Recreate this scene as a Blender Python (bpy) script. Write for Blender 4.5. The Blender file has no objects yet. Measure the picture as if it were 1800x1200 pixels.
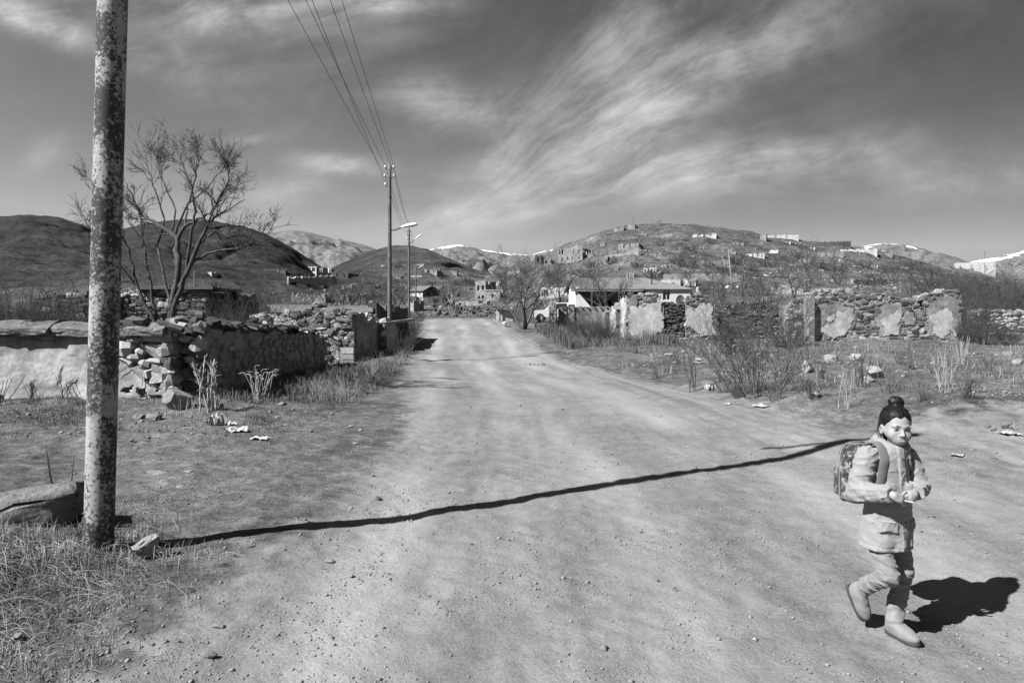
import bpy, bmesh, math, random
import numpy as np
from mathutils import Vector, Matrix

random.seed(7)
RNG = np.random.default_rng(11)
S = bpy.context.scene
COL = S.collection

# ------------------------------------------------------------------ camera, sky, sun, exposure
CAMZ = 1.65
FPX = 1200.0            # focal length in pixels of the 1800 px wide photograph
HY = 560.0              # horizon row in the photograph
cam_d = bpy.data.cameras.new('camera')
cam = bpy.data.objects.new('camera', cam_d)
COL.objects.link(cam)
cam.location = (0, 0, CAMZ)
cam.rotation_euler = (math.radians(90), 0, 0)
cam_d.sensor_width = 36.0
cam_d.lens = 24.0
cam_d.shift_y = -40.0 / 1800.0
cam_d.clip_start = 0.05
cam_d.clip_end = 30000
S.camera = cam

SUN_ELEV = math.radians(43.5)
SH = Vector((1.0, 0.59, 0)).normalized()          # direction in which shadows fall on the ground
TO_SUN = Vector((-SH.x * math.cos(SUN_ELEV), -SH.y * math.cos(SUN_ELEV), math.sin(SUN_ELEV)))
sun_d = bpy.data.lights.new('sun', 'SUN')
sun_d.energy = 5.0
sun_d.angle = math.radians(0.53)
sun_d.color = (1, 1, 1)                           # black and white photograph: neutral light
sun = bpy.data.objects.new('sun', sun_d)
COL.objects.link(sun)
sun.location = (-20, -10, 30)
sun.rotation_euler = (-TO_SUN).to_track_quat('-Z', 'Y').to_euler()

S.view_settings.view_transform = 'Standard'
S.view_settings.look = 'None'
S.view_settings.exposure = 1.5
S.view_settings.gamma = 1.0
S.view_settings.use_curve_mapping = False
S.render.engine = 'CYCLES'
S.cycles.max_bounces = 4
S.cycles.diffuse_bounces = 2
S.cycles.glossy_bounces = 2
S.cycles.transparent_max_bounces = 8

world = bpy.data.worlds.new('World')
S.world = world
world.use_nodes = True
def build_world():
    nt = world.node_tree
    nt.nodes.clear()
    N = nt.nodes.new
    L = nt.links.new
    def math_(op, a, b=None, clamp=False):
        n = N('ShaderNodeMath'); n.operation = op; n.use_clamp = clamp
        for i, v in enumerate((a, b)):
            if v is None: continue
            if isinstance(v, (int, float)): n.inputs[i].default_value = v
            else: L(v, n.inputs[i])
        return n.outputs[0]
    out = N('ShaderNodeOutputWorld'); bg = N('ShaderNodeBackground')
    L(bg.outputs[0], out.inputs[0])
    sky = N('ShaderNodeTexSky'); sky.sky_type = 'NISHITA'; sky.sun_disc = False
    sky.sun_elevation = SUN_ELEV
    sky.sun_rotation = math.atan2(TO_SUN.x, TO_SUN.y)
    sky.altitude = 1200; sky.air_density = 1.0; sky.dust_density = 0.8; sky.ozone_density = 1.0
    sep = N('ShaderNodeSeparateColor'); L(sky.outputs[0], sep.inputs[0])
    red = sep.outputs[0]                          # black and white film behind a red filter
    skyv = math_('MULTIPLY', math_('POWER', math_('MULTIPLY', red, SKY_REF), SKY_POW), SKY_MUL)
    # ---- cirrus
    tc = N('ShaderNodeTexCoord'); sx = N('ShaderNodeSeparateXYZ'); L(tc.outputs['Generated'], sx.inputs[0])
    x, y, z = sx.outputs
    # the sky is a little brighter towards the sun's side
    toward = math_('ADD', math_('MULTIPLY', x, -SH.x), math_('MULTIPLY', y, -SH.y))
    side = math_('MINIMUM', math_('ADD', math_('MULTIPLY', toward, 0.75), 1.15), 1.0)
    skyv = math_('MINIMUM', math_('MULTIPLY', skyv, math_('MAXIMUM', side, 0.4)), SKY_CAP)
    ay = math_('MAXIMUM', math_('ABSOLUTE', y), 0.05)
    s = math_('DIVIDE', x, ay); t = math_('DIVIDE', z, ay)
    zz = math_('ADD', math_('MAXIMUM', z, 0.0), 0.16)
    u = math_('DIVIDE', x, zz); v = math_('DIVIDE', y, zz)
    def comb(a, b, c=0.0):
        n = N('ShaderNodeCombineXYZ')
        for i, q in enumerate((a, b, c)):
            if isinstance(q, (int, float)): n.inputs[i].default_value = q
            else: L(q, n.inputs[i])
        return n.outputs[0]
    def noise(vec, scale, detail=5, rough=0.55, dist=0.0):
        n = N('ShaderNodeTexNoise'); n.inputs['Scale'].default_value = scale
        n.inputs['Detail'].default_value = detail; n.inputs['Roughness'].default_value = rough
        n.inputs['Distortion'].default_value = dist
        L(vec, n.inputs['Vector']); return n.outputs[0]
    # combed fibres fanning out from a point low above the road
    st = comb(s, t, 0.0)
    w1 = math_('SUBTRACT', noise(comb(s, t, 3.1), 3.0, 4, .55), 0.5)
    w2 = math_('SUBTRACT', noise(comb(s, t, 9.7), 2.6, 4, .55), 0.5)
    ds_ = math_('ADD', math_('SUBTRACT', s, FAN[0]), math_('MULTIPLY', w1, 0.10)); dt_ = math_('ADD', math_('SUBTRACT', t, FAN[1]), math_('MULTIPLY', w2, 0.10))
    phi = math_('ARCTAN2', dt_, ds_)
    rho = math_('SQRT', math_('ADD', math_('MULTIPLY', ds_, ds_), math_('MULTIPLY', dt_, dt_)))
    iso1 = noise(comb(math_('MULTIPLY', math_('ADD', s, math_('MULTIPLY', t, .6)), 3.0), math_('MULTIPLY', math_('SUBTRACT', t, math_('MULTIPLY', s, .25)), 9.0), 7.7), 1.6, 8, .64, .5)
    fanw = math_('MULTIPLY', math_('SUBTRACT', s, FAN[0] + .06), 5.0, True)
    fib = noise(comb(math_('MULTIPLY', phi, 3.4), math_('MULTIPLY', rho, 2.6), 1.3), 2.2, 9, 0.64, 0.15)
    fib2 = noise(comb(math_('MULTIPLY', phi, 12.0), math_('MULTIPLY', rho, 4.6), 5.3), 1.9, 8, 0.64, 0.15)
    soft = noise(comb(u, v, 21.0), 0.55, 4, 0.5)
    puff = noise(st, 9.0, 7, 0.62)
    def blob(s0, t0, ang, ra, rb, amp):
        c, q = math.cos(ang), math.sin(ang)
        ds = math_('SUBTRACT', s, s0); dt = math_('SUBTRACT', t, t0)
        a = math_('DIVIDE', math_('ADD', math_('MULTIPLY', ds, c), math_('MULTIPLY', dt, q)), ra)
        b = math_('DIVIDE', math_('SUBTRACT', math_('MULTIPLY', dt, c), math_('MULTIPLY', ds, q)), rb)
        r2 = math_('ADD', math_('MULTIPLY', a, a), math_('MULTIPLY', b, b))
        return math_('MULTIPLY', math_('EXPONENT', math_('MULTIPLY', r2, -1.0)), amp)
    def P(px, py): return ((px - 900) / FPX, (HY - py) / FPX)
    cov = None
    for (px, py, deg, ra, rb, amp) in CLOUDS:
        s0, t0 = P(px, py)
        b = blob(s0, t0, math.radians(deg), ra / FPX, rb / FPX, amp)
        cov = b if cov is None else math_('ADD', cov, b)
    cov = math_('ADD', cov, math_('MULTIPLY', math_('MAXIMUM', math_('SUBTRACT', soft, 0.5), 0.0), 0.7))
    tex = math_('ADD', math_('ADD', math_('MULTIPLY', fib, 0.50), math_('MULTIPLY', fib2, 0.24)), math_('MULTIPLY', puff, 0.26))
    tl = math_('ADD', math_('MULTIPLY', iso1, 0.65), math_('MULTIPLY', puff, 0.35))
    tex = math_('ADD', math_('MULTIPLY', tex, fanw), math_('MULTIPLY', tl, math_('SUBTRACT', 1.0, fanw)))
    tex = math_('MULTIPLY', math_('SUBTRACT', tex, 0.37), 3.6, True)
    tex = math_('POWER', tex, 1.35)
    cov = math_('MINIMUM', cov, 1.0)
    dens = math_('MULTIPLY', cov, math_('ADD', math_('MULTIPLY', tex, 0.92), 0.10))
    dens = math_('MINIMUM', dens, 1.0)
    up = math_('MULTIPLY', math_('ADD', z, 0.02), 30.0, True)   # fades at the horizon line
    dens = math_('MULTIPLY', dens, up)
    cl = math_('MULTIPLY', dens, CLOUD_LUM)
    val = math_('ADD', math_('MULTIPLY', skyv, math_('SUBTRACT', 1.0, math_('MULTIPLY', dens, 0.6))), cl)
    cc = comb(val, val, val)
    L(cc, bg.inputs['Color']); bg.inputs['Strength'].default_value = SKY_STRENGTH
SKY_STRENGTH = 0.05
SKY_REF = 0.25
SKY_POW = 1.42
SKY_MUL = 5.0
SKY_CAP = 3.3
CLOUD_LUM = 4.6
FAN = ((690 - 900) / FPX, (HY - 440) / FPX)
# cirrus banks: row and column in the photograph's angles, tilt, half length, half width, amount
CLOUDS = [
    (1200, 300, 5, 330, 52, 1.0), (1090, 205, 32, 300, 70, 0.80), (775, 182, -6, 100, 38, 0.90),
    (930, 340, 30, 170, 45, 0.50), (1290, 110, 24, 230, 50, 0.60), (1080, 80, 44, 240, 60, 0.50),
    (860, 375, 6, 150, 30, 0.35), (380, 20, -5, 230, 40, 0.85), (60, 35, -22, 130, 26, 1.2),
    (590, 288, -4, 75, 17, 1.1), (490, 338, 8, 75, 22, 0.9), (70, 275, 30, 50, 22, 0.4),
    (1690, 320, 4, 180, 30, 0.42), (1440, 275, 4, 120, 28, 0.50), (660, 8, 0, 110, 16, 1.1),
    (430, 245, 0, 50, 10, 0.45), (300, 110, -30, 200, 50, 0.30), (880, 260, 70, 90, 40, 0.45),
]
build_world()
world.cycles.sampling_method = 'MANUAL'
world.cycles.sample_map_resolution = 256

# ------------------------------------------------------------------ helpers
def tag(o, label=None, cat=None, group=None, kind=None):
    if label: o['label'] = label
    if cat:
        o['category'] = cat
        if not kind: o['kind'] = 'thing'
    if group: o['group'] = group
    if kind: o['kind'] = kind
    return o
def empty(name, loc=(0, 0, 0), rz=0.0):
    o = bpy.data.objects.new(name, None); COL.objects.link(o)
    o.location = loc; o.rotation_euler = (0, 0, rz); o.empty_display_size = 0.1
    return o
def add(name, me, parent=None, loc=None, rot=None, scale=None):
    o = bpy.data.objects.new(name, me); COL.objects.link(o)
    if parent is not None: o.parent = parent
    if loc is not None: o.location = loc
    if rot is not None: o.rotation_euler = rot
    if scale is not None: o.scale = scale if hasattr(scale, '__len__') else (scale,) * 3
    return o
def mesh(name, V, F, mat=None, smooth=False):
    me = bpy.data.meshes.new(name)
    if isinstance(V, np.ndarray) and isinstance(F, np.ndarray):
        V = np.ascontiguousarray(V, dtype=np.float32); n = F.shape[1]
        me.vertices.add(len(V)); me.vertices.foreach_set('co', V.ravel())
        me.loops.add(F.size); me.loops.foreach_set('vertex_index', F.astype(np.int32).ravel())
        me.polygons.add(len(F)); me.polygons.foreach_set('loop_start', np.arange(0, F.size, n, dtype=np.int32))
        me.update(calc_edges=True)
    else:
        me.from_pydata([tuple(v) for v in V], [], [tuple(f) for f in F])
    if mat is not None: me.materials.append(mat)
    if smooth: me.polygons.foreach_set('use_smooth', np.ones(len(me.polygons), dtype=bool))
    me.update()
    return me
class MB:
    """collects shapes that make one part"""
    def __init__(self): self.V = []; self.F = []
    def raw(self, V, F):
        o = len(self.V); self.V += [tuple(v) for v in V]; self.F += [tuple(i + o for i in f) for f in F]; return self
    def box(self, a, b, M=None):
        x0, y0, z0 = a; x1, y1, z1 = b
        v = [(x0,y0,z0),(x1,y0,z0),(x1,y1,z0),(x0,y1,z0),(x0,y0,z1),(x1,y0,z1),(x1,y1,z1),(x0,y1,z1)]
        if M is not None: v = [tuple(M @ Vector(p)) for p in v]
        return self.raw(v, [(3,2,1,0),(4,5,6,7),(0,1,5,4),(1,2,6,5),(2,3,7,6),(3,0,4,7)])
    def bar(self, p, q, w, h, up=(0, 0, 1)):
        p, q = Vector(p), Vector(q); d = (q - p).normalized(); u = Vector(up)
        s = d.cross(u)
        if s.length < 1e-4: s = d.cross(Vector((1, 0, 0)))
        s.normalize(); u = s.cross(d)
        v = [c + s * (a * w / 2) + u * (b * h / 2) for c in (p, q) for a, b in ((-1,-1),(1,-1),(1,1),(-1,1))]
        return self.raw(v, [(0,3,2,1),(4,5,6,7),(0,1,5,4),(1,2,6,5),(2,3,7,6),(3,0,4,7)])
    def tube(self, pts, rad, n=8, cap=True):
        pts = [Vector(p) for p in pts]
        if not hasattr(rad, '__len__'): rad = [rad] * len(pts)
        o = len(self.V); ref = None
        for i, p in enumerate(pts):
            d = (pts[min(i + 1, len(pts) - 1)] - pts[max(i - 1, 0)])
            d = d.normalized() if d.length > 1e-9 else Vector((0, 0, 1))
            if ref is None:
                ref = Vector((1, 0, 0)) if abs(d.x) < 0.8 else Vector((0, 1, 0))
            s = (ref - d * ref.dot(d)).normalized(); u = d.cross(s); ref = s
            for k in range(n):
                a = 2 * math.pi * k / n
                self.V.append(tuple(p + (s * math.cos(a) + u * math.sin(a)) * rad[i]))
        for i in range(len(pts) - 1):
            for k in range(n):
                a = o + i * n + k; b = o + i * n + (k + 1) % n
                self.F.append((a, b, b + n, a + n))
        if cap:
            self.F.append(tuple(o + k for k in reversed(range(n))))
            e = o + (len(pts) - 1) * n
            self.F.append(tuple(e + k for k in range(n)))
        return self
    def me(self, name, mat=None, smooth=False): return mesh(name, self.V, self.F, mat, smooth)
    def build(self, name, mat, parent=None, smooth=False, **k): return add(name, self.me(name, mat, smooth), parent, **k)

# ---- numpy noise
def _hash(ix, iy, iz, seed):
    h = (ix.astype(np.uint32) * np.uint32(374761393) + iy.astype(np.uint32) * np.uint32(668265263)
         + iz.astype(np.uint32) * np.uint32(2147483647) + np.uint32((seed * 974634777) & 0xffffffff))
    h = (h ^ (h >> np.uint32(13))) * np.uint32(1274126177)
    h = h ^ (h >> np.uint32(16))
    return (h & np.uint32(0xffffff)).astype(np.float32) / 16777215.0
def vnoise2(x, y, seed=0):
    xi = np.floor(x); yi = np.floor(y); fx = x - xi; fy = y - yi
    xi = xi.astype(np.int64); yi = yi.astype(np.int64); z0 = np.zeros_like(xi)
    fx = fx * fx * fx * (fx * (fx * 6 - 15) + 10); fy = fy * fy * fy * (fy * (fy * 6 - 15) + 10)
    a = _hash(xi, yi, z0, seed); b = _hash(xi + 1, yi, z0, seed); c = _hash(xi, yi + 1, z0, seed); d = _hash(xi + 1, yi + 1, z0, seed)
    return (a * (1 - fx) + b * fx) * (1 - fy) + (c * (1 - fx) + d * fx) * fy - 0.5
def vnoise3(x, y, z, seed=0):
    xi = np.floor(x); yi = np.floor(y); zi = np.floor(z); fx = x - xi; fy = y - yi; fz = z - zi
    xi = xi.astype(np.int64); yi = yi.astype(np.int64); zi = zi.astype(np.int64)
    fx = fx * fx * (3 - 2 * fx); fy = fy * fy * (3 - 2 * fy); fz = fz * fz * (3 - 2 * fz)
    r = 0
    for dz in (0, 1):
        a = _hash(xi, yi, zi + dz, seed); b = _hash(xi + 1, yi, zi + dz, seed)
        c = _hash(xi, yi + 1, zi + dz, seed); d = _hash(xi + 1, yi + 1, zi + dz, seed)
        v = (a * (1 - fx) + b * fx) * (1 - fy) + (c * (1 - fx) + d * fx) * fy
        r = r + v * (fz if dz else (1 - fz))
    return r - 0.5
def fbm2(x, y, octs=4, seed=0, gain=0.5):
    r = 0; a = 1.0; f = 1.0
    for o in range(octs):
        r = r + a * vnoise2(x * f + 17.3 * o, y * f - 9.1 * o, seed + o); a *= gain; f *= 2.03
    return r
def sstep(a, b, x):
    t = np.clip((x - a) / (b - a), 0, 1); return t * t * (3 - 2 * t)

# ---- materials: everything is grey, as in the photograph
def nodes(m):
    m.use_nodes = True; nt = m.node_tree
    b = nt.nodes['Principled BSDF']
    b.inputs['Specular IOR Level'].default_value = 0.15
    b.inputs['Roughness'].default_value = 0.9
    return nt, b
def g3(v): return (v, v, v, 1)
def noise_node(nt, scale, detail=4, rough=0.55, vec=None, dist=0.0):
    n = nt.nodes.new('ShaderNodeTexNoise'); n.inputs['Scale'].default_value = scale
    n.inputs['Detail'].default_value = detail; n.inputs['Roughness'].default_value = rough
    n.inputs['Distortion'].default_value = dist
    if vec is not None: nt.links.new(vec, n.inputs['Vector'])
    return n.outputs[0]
def ramp(nt, fac, stops):
    r = nt.nodes.new('ShaderNodeValToRGB'); e = r.color_ramp.elements
    while len(e) < len(stops): e.new(0.5)
    for i, (p, v) in enumerate(stops): e[i].position = p; e[i].color = g3(v)
    nt.links.new(fac, r.inputs[0]); return r.outputs[0]
def mixc(nt, fac, a, b, mode='MIX'):
    n = nt.nodes.new('ShaderNodeMix'); n.data_type = 'RGBA'; n.blend_type = mode
    for k, v in ((0, fac), (6, a), (7, b)):
        if isinstance(v, (int, float)): n.inputs[k].default_value = v if k == 0 else g3(v)
        else: nt.links.new(v, n.inputs[k])
    return n.outputs[2]
def bump(nt, b, h, strength=0.4, dist=0.02):
    n = nt.nodes.new('ShaderNodeBump'); n.inputs['Strength'].default_value = strength
    n.inputs['Distance'].default_value = dist; nt.links.new(h, n.inputs['Height'])
    nt.links.new(n.outputs[0], b.inputs['Normal'])
def coords(nt, which='Object', scale=None):
    c = nt.nodes.new('ShaderNodeTexCoord').outputs[which]
    if scale is not None:
        m = nt.nodes.new('ShaderNodeMapping'); m.inputs['Scale'].default_value = scale
        nt.links.new(c, m.inputs['Vector']); c = m.outputs[0]
    return c
def gpos(nt, scale=None):
    c = nt.nodes.new('ShaderNodeNewGeometry').outputs['Position']
    if scale is not None:
        m = nt.nodes.new('ShaderNodeMapping'); m.inputs['Scale'].default_value = scale
        nt.links.new(c, m.inputs['Vector']); c = m.outputs[0]
    return c
ALB = 0.72   # darkens every surface alike: the photograph's shadows are deep
def rough_mat(name, lo, hi, scale=6.0, bscale=None, bstr=0.5, bdist=0.02, rough=0.9, var=0.0, detail=6, fine=None, world_pos=False):
    """mottled matt surface; var = brightness difference from piece to piece"""
    m = bpy.data.materials.new(name); nt, b = nodes(m)
    lo, hi = lo * ALB, hi * ALB
    vec = gpos(nt) if world_pos else coords(nt)
    n = noise_node(nt, scale, detail, 0.62, vec)
    col = ramp(nt, n, [(0.28, lo), (0.72, hi)])
    if fine:
        f = noise_node(nt, fine[0], 3, 0.6, vec)
        col = mixc(nt, fine[1], col, ramp(nt, f, [(0.3, 0.25), (0.7, 1.0)]), 'MULTIPLY')
    if var:
        oi = nt.nodes.new('ShaderNodeObjectInfo')
        v = ramp(nt, oi.outputs['Random'], [(0.0, 1.0 - var), (1.0, 1.0)])
        col = mixc(nt, 1.0, col, v, 'MULTIPLY')
    nt.links.new(col, b.inputs['Base Color']); b.inputs['Roughness'].default_value = rough
    bump(nt, b, noise_node(nt, bscale or scale * 3, 6, 0.65, vec), bstr, bdist)
    return m
def flat_mat(name, v, rough=0.7, spec=0.2, metallic=0.0):
    m = bpy.data.materials.new(name); nt, b = nodes(m)
    v = v * ALB
    n = noise_node(nt, 25, 4, 0.6, coords(nt))
    nt.links.new(ramp(nt, n, [(0.3, v * 0.82), (0.7, min(v * 1.12, 0.95))]), b.inputs['Base Color'])
    b.inputs['Roughness'].default_value = rough; b.inputs['Specular IOR Level'].default_value = spec
    b.inputs['Metallic'].default_value = metallic
    return m

# ------------------------------------------------------------------ terrain
def sm(x, xs, ys):
    """smooth interpolation through control points"""
    xs = np.asarray(xs, float); ys = np.asarray(ys, float)
    m = np.gradient(ys, xs)
    x = np.clip(x, xs[0], xs[-1]); i = np.clip(np.searchsorted(xs, x) - 1, 0, len(xs) - 2)
    h = xs[i + 1] - xs[i]; t = (x - xs[i]) / h; t2 = t * t; t3 = t2 * t
    return (2*t3-3*t2+1)*ys[i] + (t3-2*t2+t)*h*m[i] + (-2*t3+3*t2)*ys[i+1] + (t3-t2)*h*m[i+1]
def road_x(y): return sm(y, [-20, 0, 3, 10, 16, 25, 36, 51, 70, 110], [0.3, 0.5, 0.7, 0.9, 0.7, -0.75, -1.9, -3.8, -5.8, -10])
def road_w(y): return sm(y, [-20, 3, 10, 16, 25, 36, 51, 110], [4.4, 4.3, 4.0, 3.6, 3.0, 3.0, 3.0, 3.0])
def profile(y): return sm(y, [-60, 0, 14, 25, 31, 37, 44, 51, 62, 85, 120, 200, 400, 1000, 4000, 9000],
                          [0, 0, 0, 0.03, 0.20, 0.55, 1.02, 1.50, 1.75, 2.35, 3.6, 7.2, 13, 24, 60, 90])
def pixz(py, d): return CAMZ + (HY - py) * d / FPX
# ridges: name, distance of the foot, distance of the crest, shape, crest line (column,row)
RIDGES = [
    ('G', 75, 420, 1.10, [(700, 560), (800, 520), (870, 482), (930, 461), (985, 436), (1030, 421), (1080, 403), (1120, 397), (1180, 395), (1230, 398), (1300, 406),
                    (1340, 413), (1410, 423), (1500, 433), (1580, 448), (1660, 470), (1740, 487), (1820, 492), (2100, 500), (2600, 500)]),
    ('D', 190, 680, 1.15, [(480, 540), (560, 482), (610, 460), (650, 442), (690, 431), (720, 430), (750, 436), (790, 453), (830, 470), (900, 500), (1000, 560)]),
    ('B', 200, 820, 1.10, [(-300, 470), (0, 470), (120, 440), (200, 405), (250, 392), (320, 385), (380, 388), (430, 398), (470, 412), (520, 438), (565, 470), (620, 510), (700, 560)]),
    ('A', 260, 1000, 1.0, [(-900, 420), (-300, 395), (0, 380), (50, 377), (100, 381), (140, 392), (180, 405), (260, 440), (360, 500)]),
    ('C', 1300, 3000, 1.0, [(300, 470), (420, 425), (470, 409), (515, 404), (545, 409), (590, 421), (596, 418), (602, 421), (640, 430), (680, 446), (740, 470), (820, 500)]),
    ('E', 2500, 6000, 1.0, [(620, 470), (700, 447), (750, 439), (790, 431), (806, 429.5), (830, 434), (870, 442), (905, 446), (930, 448), (955, 441), (975, 437), (1000, 442), (1060, 470), (1200, 500)]),
    ('H', 2500, 5600, 1.0, [(1250, 480), (1340, 432), (1400, 425), (1470, 432), (1520, 432), (1550, 427), (1590, 428), (1625, 437), (1680, 458), (1740, 480)]),
    ('I', 700, 2300, 1.0, [(1500, 520), (1570, 470), (1620, 450), (1652, 443), (1690, 455), (1730, 470), (1800, 500)]),
    ('J', 2000, 5000, 1.0, [(1600, 510), (1660, 478), (1700, 461), (1750, 452), (1800, 440), (1900, 425), (2200, 420), (2700, 440)]),
]
def far_h(x, y):
    """valley floor and ridges"""
    yy = np.maximum(y, 1.0); px = x / yy * FPX + 900
    z = profile(y)
    big = fbm2(x / 90, y / 90, 5, 5)
    for nm, d0, d1, pw, pts in RIDGES:
        q = np.array(pts, float)
        row = np.interp(px, q[:, 0], q[:, 1])
        crest = pixz(row, d1)
        base = profile(np.minimum(y, d1))
        t = np.clip((y - d0) / (d1 - d0), 0, 1)
        amp = np.maximum(crest - profile(np.asarray(float(d1))), 0)
        fr = base + amp * (t ** pw) * 1.0
        fr = fr + amp * 0.16 * big * np.sin(np.pi * np.clip(t, 0, 1)) 
        bk = crest - (y - d1) * 0.22
        h = np.where(y < d1, fr, bk)
        h = np.where((amp > 0.5) & (y > d0), h, -50)
        k = 0.3 + 0.004 * y
        dlt = np.clip(0.5 + 0.5 * (h - z) / k, 0, 1)
        z = z * (1 - dlt) + h * dlt + k * dlt * (1 - dlt) * 0.5
    return z
def terr(x, y):
    """height of the ground"""
    x = np.asarray(x, float); y = np.asarray(y, float)
    z = far_h(x, y)
    # terraces on the village hill
    w = sstep(110, 170, y) * (1 - sstep(430, 600, y)) * 0.55
    st = 4.2; zt = np.floor(z / st) * st + st * sstep(0.55, 0.95, z / st - np.floor(z / st))
    z = z * (1 - w) + zt * w
    z = z + fbm2(x / 14, y / 14, 4, 31) * 0.9 * sstep(45, 110, y) + fbm2(x / 45, y / 45, 4, 33) * 3.0 * sstep(180, 330, y)
    gl = np.abs(fbm2(x / 130 + 3, y / 260, 3, 35)); z = z - 9.0 * np.exp(-(gl / .05) ** 2) * sstep(350, 650, y) * (1 - sstep(1100, 1500, y))
    # the dirt road lies a little lower than its verges
    rx = road_x(y); rw = road_w(y); u = (x - rx) / rw
    near = 1 - sstep(24, 44, y)
    z = z - 0.12 * near * (1 - sstep(0.35, 1.05, np.abs(u)))
    z = z + 0.16 * near * sstep(0.85, 1.5, u) * sstep(5, 9, y) + 0.10 * near * sstep(1.3, 2.6, u)
    z = z + 0.05 * near * sstep(-1.0, -1.35, u)
    onroad = 1 - sstep(0.85, 1.15, np.abs(u))
    loc = 1 - sstep(40, 90, y)
    z = z + loc * (1 - onroad) * (0.16 * fbm2(x / 2.3, y / 2.3, 3, 3) + 0.07 * fbm2(x / 0.5, y / 0.5, 3, 8))
    # ruts, potholes and washboard of the road
    z = z + loc * onroad * (0.055 * fbm2(x / 1.6, y / 3.2, 3, 41) + 0.014 * fbm2((x - rx) / 0.30, y / 2.2, 3, 51))
    z = z + (1 - sstep(9, 16, y)) * 0.017 * fbm2(x / 0.12, y / 0.12, 3, 61)
    # earth heaps
    for (hx, hy, hr, hz) in HEAPS:
        z = z + hz * np.exp(-((x - hx) ** 2 + (y - hy) ** 2) / hr ** 2)
    return z
HEAPS = [(-3.9, 4.6, 0.9, 0.10), (-3.6, 3.2, 0.6, 0.12), (7.2, 10.6, 1.3, 0.22), (5.4, 12.8, 1.4, 0.10), (9.0, 11.5, 1.2, 0.16), (-5.4, 12.4, 1.0, 0.10),
         (-3.9, 24, 1.6, 0.25), (-4.4, 19, 1.3, 0.16), (12, 23, 2.5, 0.3), (-10, 70, 8, 0.8)]
def H(x, y): return float(terr(np.array([x]), np.array([y]))[0])
_D = np.geomspace(2.0, 7500, 170)
def gnd(px, py):
    """where the view line through a photograph pixel meets the ground"""
    kx = (px - 900) / FPX; kz = (py - HY) / FPX
    def first(D):
        dz = CAMZ - kz * D - terr(kx * D, D); i = int(np.argmax(dz < 0))
        if dz[i] >= 0: i = len(D) - 1
        return max(i, 1), dz
    i, dz = first(_D)
    D = np.linspace(_D[i - 1], _D[i], 24); i, dz = first(D); u, v = dz[i - 1], dz[i]
    t = min(1, max(0, u / (u - v))) if u != v else 0
    d = D[i - 1] + (D[i] - D[i - 1]) * t
    return Vector((kx * d, d, H(kx * d, d)))
def at(px, py, d): return Vector(((px - 900) / FPX * d, d, CAMZ - (py - HY) / FPX * d))
def on(x, y, dz=0.0): return Vector((x, y, H(x, y) + dz))

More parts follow.
